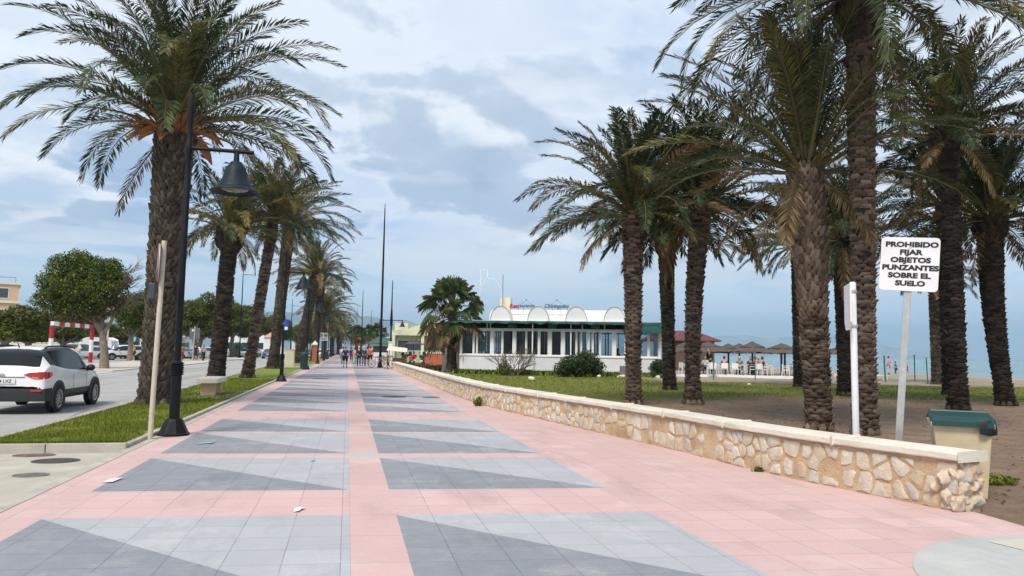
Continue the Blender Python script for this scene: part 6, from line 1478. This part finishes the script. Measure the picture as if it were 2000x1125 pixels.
for x, y, rz, rgb, k, st, l in [(-34.4, 93, 75, (.30, .33, .37), 'sed', SEDAN, 'grey car behind the white barrier post'), (-26.5, 98, 95, W1, 'sed', SEDAN, 'white car behind the white SUV bonnet'), (-36.5, 84, 80, W1, 'suv', SUV, 'white car at the left edge under the low tree'), (-20.6, 100, 60, W1, 'sed', SEDAN, 'white car behind the couple in pink and white'),
    (-18.9, 104, 140, W1, 'suv', SUV, 'white SUV between the woman in pink and the palm trunk'), (-17.9, 108, 150, (.42, .45, .48), 'sed', SEDAN, 'silver car behind the woman in the pink cardigan'), (-20.5, 113, 150, W1, 'sed', SEDAN, 'white car beyond the lopped trunk'), (-22.4, 108, 120, (.06, .07, .09), 'sed', SEDAN, 'dark car behind the nearest palm trunk'), (-15.7, 131, 160, W1, 'suv', SUV, 'white SUV by the salmon-capped hut'),
    (-17.6, 141, 160, (.42, .45, .48), 'sed', SEDAN, 'silver car behind the recycling container'), (-17.9, 134, 160, (.03, .07, .16), 'sed', SEDAN, 'dark blue car near the recycling container'), (-11.4, 116, 2, (.06, .11, .20), 'sed', SEDAN, 'blue car driving away on the road by the fourth palm'), (-8.9, 140, 1, W1, 'suv', SUV, 'white car on the road left of the leaning palm'), (-7.6, 156, 1, (.10, .12, .15), 'sed', SEDAN, 'dark car on the road far off'),
    (-27.8, 90, 105, (.42, .45, .48), 'sed', SEDAN, 'silver car half hidden behind the white SUV bonnet, near the pale pole'), (-24.8, 97, 95, (.03, .07, .16), 'sed', SEDAN, 'dark blue car just beyond the man in yellow'), (-33.8, 112, 85, W1, 'sed', SEDAN, 'white car in the row before the blue stalls, left one'), (-29.6, 113, 85, W1, 'suv', SUV, 'white car in the row before the blue stalls, right one'), (-25.6, 114, 95, (.30, .33, .37), 'sed', SEDAN, 'grey car in the row behind the nearest palm trunk'), (-19.2, 118, 150, W1, 'suv', SUV, 'white car parked beyond the square sign'), (-40.5, 98, 80, (.06, .07, .09), 'suv', SUV, 'dark car under the low trees at the far left'), (-16.3, 136, 160, W1, 'sed', SEDAN, 'white car just right of the recycling container'), (-15.0, 122, 165, (.42, .45, .48), 'suv', SUV, 'silver car parked left of the salmon-capped hut'),
    (-4.9, 128, 178, W1, 'suv', SUV, 'white car at the kerb behind the brick pillar'), (-5.0, 104, 3, (.06, .07, .09), 'suv', SUV, 'dark car just left of the brick pillar'), (-4.6, 152, 0, (.42, .45, .48), 'sed', SEDAN, 'silver car far along the planted strip'), (-4.4, 170, 0, W1, 'sed', SEDAN, 'white car farthest along the planted strip')]:
    park(k, st, rgb, x, y, R(rz), l, 1.0, 1.0, False)
o = empty('camper_van', (-36.3, 121, -.03), 'white round-roofed van parked before the blue stall', 'van', rz=R(75)); b = MB(); pr_ = [(-2.6, .5), (-2.65, 1.6), (-2.5, 2.3), (-1.8, 2.6), (1.0, 2.6), (1.8, 2.3), (2.5, 1.4), (2.75, 1.15), (2.75, .5)]; b.add([(-.95, p[0], p[1]) for p in pr_]+[(.95, p[0], p[1]) for p in pr_], [tuple(range(9)), tuple(range(17, 8, -1))]+[(i, (i+1) % 9, 9+(i+1) % 9, 9+i) for i in range(9)]); b.build('body', paint(W1, .3, .5), o, bevel=.12)
b = MB(); b.box(-.96, -.952, -1.9, .6, 1.5, 2.1); b.box(.952, .96, -1.9, .6, 1.5, 2.1); b.build('side_window', M['far_glass'], o)
for sx in (-.9, .9):
    for sy in (-1.6, 1.7): b = MB(); b.lathe([(.1, -.1), (.36, -.1), (.36, .1), (.1, .1)], 18, (sx, sy, .36), axis='x'); b.build('wheel', M['tyre'], o)

# ------------------------------------------------------------ people
def skin_mesh(joints, edges, radii, root=0, sub=1):
    me = bpy.data.meshes.new('skin_tmp'); me.from_pydata(joints, edges, []); t = bpy.data.objects.new('skin_tmp', me); COL.objects.link(t)
    t.modifiers.new('skin', 'SKIN'); sv = me.skin_vertices[0].data
    for i, r in enumerate(radii): sv[i].radius = (r, r) if isinstance(r, (int, float)) else r
    for i in range(len(joints)): sv[i].use_root = (i == root)
    s_ = t.modifiers.new('sub', 'SUBSURF'); s_.levels = sub
    dg = bpy.context.evaluated_depsgraph_get(); dg.update(); m2 = bpy.data.meshes.new_from_object(t.evaluated_get(dg)); bpy.data.objects.remove(t)
    m2.polygons.foreach_set('use_smooth', [True]*len(m2.polygons)); V = [tuple(v.co) for v in m2.vertices]; F = [tuple(p.vertices) for p in m2.polygons]; bpy.data.meshes.remove(m2); return V, F
def pose(kind, ph=1):
    J = {}
    if kind in ('walk', 'stand'):
        s = .19*ph if kind == 'walk' else .02
        J.update(pel=(0, 0, .96), bel=(0, .01, 1.12), che=(0, .02, 1.32), nek=(0, .03, 1.50), hd0=(0, .045, 1.58), hd1=(0, .06, 1.68))
        for sg, n in ((1, 'R'), (-1, 'L')):
            d = s*sg; sw = -d*.9
            J['sh'+n] = (sg*.17, .02, 1.42); J['el'+n] = (sg*.235, .0+sw*.55-.03, 1.15); J['wr'+n] = (sg*.245, .05+sw*1.3, .93); J['ha'+n] = (sg*.245, .07+sw*1.45, .86)
            J['hp'+n] = (sg*.10, 0, .90); J['kn'+n] = (sg*.105, d*1.0+.05, .50); J['an'+n] = (sg*.105, d*1.9-(.05 if d < 0 else 0), .09+(.05 if d < 0 else 0)); J['to'+n] = (sg*.125, d*1.9+.15-(.03 if d < 0 else 0), .035)
    else:                                     # sitting on a 0.45 m seat, facing +y
        J.update(pel=(0, -.08, .54), bel=(0, -.10, .68), che=(0, -.08, .88), nek=(0, -.05, 1.06), hd0=(0, -.02, 1.14), hd1=(0, 0, 1.24))
        for sg, n in ((1, 'R'), (-1, 'L')):
            J['sh'+n] = (sg*.17, -.06, .98); J['el'+n] = (sg*.25, .02, .74); J['wr'+n] = (sg*.18, .24, .74); J['ha'+n] = (sg*.16, .31, .75)
            J['hp'+n] = (sg*.10, -.05, .52); J['kn'+n] = (sg*.13, .36, .50); J['an'+n] = (sg*.13, .32, .09); J['to'+n] = (sg*.14, .46, .035)
    return J
RADB = dict(pel=.135, bel=.125, che=(.15, .12), nek=.055, hd0=.075, hd1=.085, sh=.06, el=.042, wr=.028, ha=.034, hp=.095, kn=.058, an=.038, to=.034)
def rad(k): return RADB.get(k) or RADB[k[:2]]
def body_geo(J):
    names = list(J); idx = {n: i for i, n in enumerate(names)}
    E_ = [('pel', 'bel'), ('bel', 'che'), ('che', 'nek'), ('nek', 'hd0'), ('hd0', 'hd1')]
    for n in 'RL': E_ += [('che', 'sh'+n), ('sh'+n, 'el'+n), ('el'+n, 'wr'+n), ('wr'+n, 'ha'+n), ('pel', 'hp'+n), ('hp'+n, 'kn'+n), ('kn'+n, 'an'+n), ('an'+n, 'to'+n)]
    V, F = skin_mesh([J[n] for n in names], [(idx[a], idx[b]) for a, b in E_], [rad(n) for n in names], idx['pel'], 2)
    b = MB(); b.add(V, F)
    hd = Vector(J['hd1']); b.ball((hd.x, hd.y+.01, hd.z+.005), (.078, .098, .118), 0, 14, 10); b.ball((hd.x, hd.y+.108, hd.z-.015), (.014, .02, .024), 0, 6, 5)
    for sg in (1, -1): b.ball((hd.x+sg*.08, hd.y, hd.z-.01), (.012, .025, .034), 0, 6, 5); b.ball((hd.x+sg*.032, hd.y+.094, hd.z+.012), (.012, .01, .008), 1, 6, 5)
    b.ball((hd.x, hd.y+.095, hd.z-.058), (.026, .01, .008), 2, 8, 5)
    for n, sg in (('R', 1), ('L', -1)):
        h = Vector(J['ha'+n]); w = Vector(J['wr'+n]); d = (h-w).normalized(); s_ = Vector((0, 1, 0)) if abs(d.y) < .8 else Vector((1, 0, 0)); inn = Vector((-sg, 0, 0)) if abs(d.y) < .8 else Vector((0, 0, -1))
        for k, l in enumerate((.070, .080, .076, .058)):
            p = h+d*.02+s_*(-.026+.0175*k); b.tube([p, p+d*l*.55, p+d*l*.9+inn*.014, p+d*l*1.0+inn*.03], [.0095, .009, .008, .006], 6)
        p = h+s_*.03-d*.02; b.tube([p, p+s_*.022+d*.03+inn*.012, p+s_*.022+d*.058+inn*.016], [.011, .010, .007], 6)
    return b
def chain(J, segs, k, add):
    names = []; E_ = []
    for a, c in segs:
        for n in (a, c):
            if n not in names: names.append(n)
        E_.append((names.index(a), names.index(c)))
    rr_ = []
    for n in names:
        r = rad(n); rr_.append(tuple(q*k+add for q in r) if isinstance(r, tuple) else r*k+add)
    return skin_mesh([J[n] for n in names], E_, rr_, 0, 2)
_pg = {}
def person_geo(kind, ph, legs, sleeves):
    key = (kind, ph, legs, sleeves)
    if key in _pg: return _pg[key]
    J = pose(kind, ph)
    def L_(a, b, t): return tuple(J[a][i]+(J[b][i]-J[a][i])*t for i in range(3))
    g = {'body': body_geo(J)}
    J2 = dict(J)
    for n in 'RL': J2['el'+n+'h'] = L_('sh'+n, 'el'+n, .75); J2['kn'+n+'h'] = L_('hp'+n, 'kn'+n, .92); 
    RADB.setdefault('elRh', .05); RADB.setdefault('elLh', .05); RADB.setdefault('knRh', .068); RADB.setdefault('knLh', .068)
    seg = [('pel', 'bel'), ('bel', 'che'), ('che', 'shR'), ('che', 'shL')]
    seg += [('shR', 'elR'), ('elR', 'wrR'), ('shL', 'elL'), ('elL', 'wrL')] if sleeves == 'long' else [('shR', 'elRh'), ('shL', 'elLh')]
    g['shirt'] = MB().add(*chain(J2, seg, 1.03, .016))
    seg = [('pel', 'hpR'), ('pel', 'hpL')]
    if legs == 'long': seg += [('hpR', 'knR'), ('knR', 'anR'), ('hpL', 'knL'), ('knL', 'anL')]
    else: seg += [('hpR', 'knRh'), ('hpL', 'knLh')]
    g['trousers'] = MB().add(*chain(J2, seg, 1.04, .014))
    hd = Vector(J['hd1']); b = MB(); b.ball((hd.x, hd.y-.012, hd.z+.028), (.092, .104, .112), 0, 14, 10); b.ball((hd.x, hd.y-.05, hd.z-.02), (.078, .06, .09), 0, 10, 8); g['hair'] = b
    b = MB()
    for n in 'RL':
        a, t = Vector(J['an'+n]), Vector(J['to'+n]); m_ = (a+t)/2; b.ball((m_.x, m_.y, max(.04, m_.z-.015)), (.052, .145, .05), 0, 10, 6)
    g['shoes'] = b; _pg[key] = g; return g
def person(x, y, rz, label, shirt, trous, hair=None, kind='walk', ph=1, legs='long', sleeves='short', h=1.0, z=0.0, group=None, skirt=None, bag=None, hat=None, shoes=(.05, .05, .055), wide=1.0):
    o = empty('person', (x, y, z), label, 'person', group, rz); o.scale = (h*wide, h*wide, h); g = person_geo(kind, ph, legs, sleeves)
    g['body'].build('body', [M['skin'], M['dark_in'], paint((.32, .10, .09))], o, smooth=180); g['shirt'].build('shirt', cloth(shirt), o, smooth=180); g['trousers'].build('trousers', cloth(trous), o, smooth=180)
    g['hair'].build('hair', hair or M['hair_dark'], o, smooth=180); g['shoes'].build('shoes', cloth(shoes), o, smooth=180)
    if skirt: b = MB(); b.lathe([(.17, 1.12), (.20, .9), (.26, .55), (.25, .55)], 14, caps=False); b.build('skirt', cloth(skirt), o, smooth=60)
    if bag: b = MB(); b.ball((0, -.17, 1.24), (.15, .09, .2), 0, 12, 8); b.build('backpack', cloth(bag), o, smooth=60)
    if hat: b = MB(); b.lathe([(.19, 1.72), (.18, 1.735), (.105, 1.74), (.10, 1.80), (.05, 1.83), (0, 1.835)], 14, (0, .05, 0)); b.build('hat', cloth(hat), o, smooth=40)
    return o
PG = 'people strolling along the promenade'
person(-.18, 64.3, 0, 'man in a royal blue T-shirt and black shorts walking away', (.012, .045, .30), (.012, .013, .016), M['hair_grey'], ph=1, legs='short', h=1.0, group=PG, hat=(.55, .33, .28), wide=1.12)
person(-.45, 78, 0, 'person in a pale top walking just ahead of the man in blue', (.55, .50, .50), (.10, .11, .14), ph=-1, group=PG)
person(.72, 79, 0, 'woman in a pink top with a pink backpack and grey trousers', (.55, .20, .26), (.30, .31, .33), ph=1, group=PG, bag=(.60, .26, .32), h=.95)
person(1.02, 70.5, 0, 'man in black jacket and trousers on the left of the group', (.015, .017, .025), (.02, .022, .03), M['hair_grey'], ph=-1, sleeves='long', group=PG, h=1.03)
person(1.48, 70.2, 0, 'man in a dark blue jacket in the middle of the group', (.015, .035, .11), (.03, .035, .055), M['hair_grey'], ph=1, sleeves='long', group=PG, h=1.04)
person(2.15, 74, 0, 'man in an orange-red T-shirt and black shorts', (.52, .06, .03), (.012, .012, .014), ph=-1, legs='short', group=PG, h=1.05, wide=1.1)
person(1.90, 76, 0, 'person in dark clothes half hidden by the orange-shirted man', (.03, .03, .035), (.02, .02, .024), ph=1, group=PG, legs='short')
person(.45, 96, 0, 'far walker in a dark red top ahead of the group', (.14, .03, .04), (.03, .03, .04), ph=1, group=PG); person(-1.0, 118, 0, 'far walker in a pale shirt on the left of the promenade', (.5, .5, .5), (.12, .13, .16), ph=-1, group=PG)
person(2.6, 98, math.pi, 'far walker in pale green coming along by the mast', (.30, .42, .32), (.10, .10, .10), ph=1, group=PG)
P2G = 'people across the road'
person(-20.6, 79.9, R(100), 'man in a yellow T-shirt and dark shorts standing by the open car door', (.55, .30, .02), (.05, .02, .025), kind='stand', legs='short', group=P2G, shoes=(.6, .6, .6))
person(-19.4, 88, R(170), 'person in a white shirt and jeans behind the sloping sign pole', (.60, .61, .63), (.10, .13, .20), kind='stand', group=P2G); person(-18.7, 87.6, R(150), 'woman in a pink top and white trousers beside the person in jeans', (.52, .27, .28), (.58, .53, .48), kind='walk', ph=1, group=P2G)
person(-16.8, 89.7, R(10), 'tall person in navy with bare legs by the square sign', (.02, .025, .05), (.02, .025, .05), kind='walk', ph=-1, legs='short', h=1.05, group=P2G, skirt=(.02, .025, .05)); person(-16.3, 89.9, R(-10), 'shorter person in pale top and green shorts beside the one in navy', (.55, .55, .58), (.03, .14, .13), kind='walk', ph=1, legs='short', h=.9, group=P2G)
person(-15.45, 87.2, R(200), 'white-haired woman in a pink cardigan and black trousers', (.50, .30, .36), (.014, .014, .016), M['hair_grey'], kind='walk', ph=1, sleeves='long', group=P2G)
person(-17.7, 87.5, R(40), 'person in a rust coloured top mostly behind the lamp pole', (.36, .13, .08), (.3, .12, .09), kind='stand', group=P2G)
T_ = 'people at the beach terrace'
person(26.6, 51.6, R(120), 'waiter in black standing at the first table', (.012, .012, .014), (.012, .012, .014), kind='stand', sleeves='long', z=.14, group=T_, h=1.05)
for x, y, a, sh, tr, hr, l in [(24.9, 52.0, 190, (.55, .56, .60), (.12, .14, .2), 1, 'diner in a white shirt left of the waiter'), (26.1, 51.3, 170, (.40, .46, .42), (.03, .05, .05), 1, 'diner in a pale green top behind the first green post'), (26.75, 49.65, 0, (.30, .02, .03), (.05, .04, .05), 1, 'diner in a red shirt with back to the lawn'), (28.4, 50.4, 160, (.17, .13, .06), (.08, .07, .05), 0, 'grey-haired diner in an olive jacket'),
    (29.0, 49.9, 170, (.03, .035, .05), (.03, .03, .04), 1, 'diner in dark clothes beyond the white chairs'), (28.75, 48.85, 20, (.13, .025, .02), (.03, .03, .03), 1, 'diner in a maroon shirt near the second green post'), (29.7, 50.0, 150, (.6, .55, .55), (.2, .2, .2), 0, 'diner in a white top behind the maroon-shirted one'), (29.05, 48.35, 300, (.03, .03, .03), (.4, .4, .38), 1, 'dark-haired diner sitting sideways in a dark top'), (31.95, 47.75, 40, (.30, .36, .55), (.35, .4, .45), 1, 'diner in a light blue shirt at the right end of the terrace')]:
    person(x, y, R(a)+RA, l, sh, tr, None if hr else M['hair_grey'], kind='sit', z=.14, group=T_)
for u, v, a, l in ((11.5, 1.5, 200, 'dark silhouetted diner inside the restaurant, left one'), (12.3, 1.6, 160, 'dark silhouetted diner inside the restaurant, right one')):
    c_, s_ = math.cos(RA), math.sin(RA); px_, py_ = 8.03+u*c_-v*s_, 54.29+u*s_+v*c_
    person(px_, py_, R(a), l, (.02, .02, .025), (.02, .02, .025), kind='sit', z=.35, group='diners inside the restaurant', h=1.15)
person(52.6, 64.4, R(20), 'child in pale pink on the sand left of the sign post', (.55, .25, .35), (.6, .35, .40), kind='stand', h=1.0, z=-.05, group='children on the beach', sleeves='long'); person(60.4, 71.3, R(60), 'child in bright pink bending beside the thin green post', (.62, .08, .28), (.30, .05, .14), kind='walk', ph=1, legs='short', h=1.15, z=-.5, group='children on the beach', sleeves='long'); person(58.5, 70.6, R(40), 'child in dark clothes mostly hidden behind the sign post', (.02, .05, .05), (.02, .03, .03), kind='stand', h=.9, z=-.42, group='children on the beach')

# ------------------------------------------------------------ bicycle and motorcycles
def wheel(parent, c, r, w, name='wheel', spokes=14, tm=None):
    b = MB(); n = 28; V = []
    for k in range(n):
        t = 2*math.pi*k/n
        for j in range(6): a = 2*math.pi*j/6; rr_ = r-w/2+w/2*math.cos(a); V.append((c[0]+rr_*math.cos(t), c[1]+w/2*math.sin(a), c[2]+rr_*math.sin(t)))
    b.add(V, [(k*6+j, k*6+(j+1) % 6, ((k+1) % n)*6+(j+1) % 6, ((k+1) % n)*6+j) for k in range(n) for j in range(6)]); wo = b.build('wheel', M['tyre'], parent, smooth=180)
    b = MB()
    for k in range(spokes): t = 2*math.pi*k/spokes; b.tube([c, (c[0]+(r-w)*math.cos(t), c[1], c[2]+(r-w)*math.sin(t))], .004 if spokes > 8 else .02, 3, 0, False)
    b.lathe([(.03, -.05), (.03, .05)], 8, c, axis='y'); b.build('spokes', M['rim'], wo); return wo
def bicycle(x, y, rz, label, rgb, lean=0):
    o = empty('bicycle', (x, y, 0), label, 'bicycle', 'bicycles at the foot of the mast', rz); o.rotation_euler = (lean, 0, rz); pm_ = paint(rgb, .4)
    for cx_ in (-.52, .52): wheel(o, (cx_, 0, .34), .34, .04)
    b = MB()
    for p, q in (((-.52, 0, .34), (-.12, 0, .30)), ((-.52, 0, .34), (-.22, 0, .78)), ((-.12, 0, .30), (-.24, 0, .88)), ((-.12, 0, .30), (.36, 0, .78)), ((-.22, 0, .78), (.34, 0, .86)), ((.33, 0, .92), (.52, 0, .34))): b.tube([p, q], .022, 6)
    b.build('frame', pm_, o); b = MB(); b.cbox((-.26, 0, .92), (.26, .13, .05)); b.build('saddle', M['black_plastic'], o, bevel=.02); b = MB(); b.tube([(.33, 0, .92), (.31, 0, 1.02)], .016, 6); b.tube([(.26, -.28, 1.05), (.33, -.15, 1.03), (.33, .15, 1.03), (.26, .28, 1.05)], .014, 6); b.build('handlebar', M['black_metal'], o)
    b = MB(); b.cbox((.45, 0, .98), (.24, .3, .2)); b.build('basket', paint((.55, .50, .42), .8), o); return o
bicycle(2.55, 65.2, .12, 'white bicycle leaning on the left of the tall mast', (.55, .56, .57), -.08); bicycle(3.35, 66.2, -.5, 'second white bicycle leaning on the right of the tall mast', (.45, .46, .47), .10)
def moto(x, y, rz, label, rgb, box_rgb):
    o = empty('motorcycle', (x, y, 0), label, 'motorcycle', 'motorcycles behind the stone wall', rz); 
    for cy_ in (-.65, .68): w_ = wheel(o, (0, 0, 0), .29, .11, spokes=6); w_.location = (0, cy_, .29); w_.rotation_euler = (0, 0, math.pi/2)
    b = MB(); b.ball((0, .1, .72), (.17, .42, .2), 0, 12, 8); b.ball((0, .55, .82), (.16, .22, .24), 0, 10, 8); b.ball((0, -.45, .72), (.15, .40, .13), 0, 10, 8); b.build('body', paint(rgb, .25, .6), o, smooth=60)
    b = MB(); b.cbox((0, -.15, .86), (.26, .75, .10)); b.build('seat', M['black_plastic'], o, bevel=.04); b = MB(); b.cbox((0, -.70, 1.02), (.42, .36, .30)); b.build('top_case', paint(box_rgb, .35, .4), o, bevel=.06)
    b = MB(); b.tube([(-.36, .42, 1.10), (-.15, .55, 1.05), (.15, .55, 1.05), (.36, .42, 1.10)], .018, 6); b.tube([(0, .55, 1.0), (0, .68, .3)], .04, 6)
    for sx in (-.32, .32): b.tube([(sx, .45, 1.1), (sx*1.2, .5, 1.3)], .01, 4); b.ball((sx*1.2, .5, 1.33), (.07, .02, .05))
    b.build('handlebar', M['black_metal'], o); b = MB(); b.add([(-.18, .70, 1.0), (.18, .70, 1.0), (.14, .58, 1.42), (-.14, .58, 1.42)], [(0, 1, 2, 3)]); b.build('windshield', M['far_glass'], o); b = MB(); b.cbox((0, -.95, .62), (.2, .02, .14)); b.build('number_plate', M['white_paint'], o); b = MB(); b.cbox((0, -.90, .80), (.18, .05, .07)); b.build('tail_light', M['tail'], o)
    return o
moto(6.0, 71.5, R(12), 'red motor scooter with a red top case parked behind the stone wall', (.40, .015, .02), (.45, .015, .02)); moto(6.6, 67.0, R(-14), 'black motorcycle with a black top case parked nearest the wall', (.012, .012, .014), (.014, .014, .016)); moto(5.6, 76, R(10), 'dark scooter standing behind the red one', (.03, .03, .035), (.03, .03, .035))
o = empty('thatched_parasol', (7.3, 85, 0), 'small brown straw parasol before the left window of the green restaurant', 'umbrella')
copy_ = copy_tree(um, (7.3, 85, .55), 1.0, 'x', 'straw parasols of the green restaurant'); bpy.data.objects.remove(o); tag(copy_, 'small brown straw parasol before the left window of the green restaurant', 'umbrella'); copy_.scale = (.62, .62, 1.0)
copy_ = copy_tree(um, (9.2, 80.8, .55), 2.0, 'x', 'straw parasols of the green restaurant'); tag(copy_, 'wide dark straw parasol over the terracotta wall', 'umbrella'); copy_.scale = (.95, .95, .95)

# ------------------------------------------------------------ haze
def haze():
    b = MB(); b.box(-5200, 9800, -300, 11000, -20, 480); me = b.mesh('haze', []); o = bpy.data.objects.new('haze', me); COL.objects.link(o); o['kind'] = 'stuff'
    mt = bpy.data.materials.new('haze_air'); mt.use_nodes = True; t = mt.node_tree; t.nodes.clear(); out = t.nodes.new('ShaderNodeOutputMaterial'); v = t.nodes.new('ShaderNodeVolumePrincipled')
    v.inputs['Color'].default_value = (.50, .78, 1.0, 1); v.inputs['Density'].default_value = HAZE; v.inputs['Anisotropy'].default_value = .2
    t.links.new(v.outputs[0], out.inputs['Volume']); me.materials.append(mt); return o
HAZE = 1.4e-4
haze()
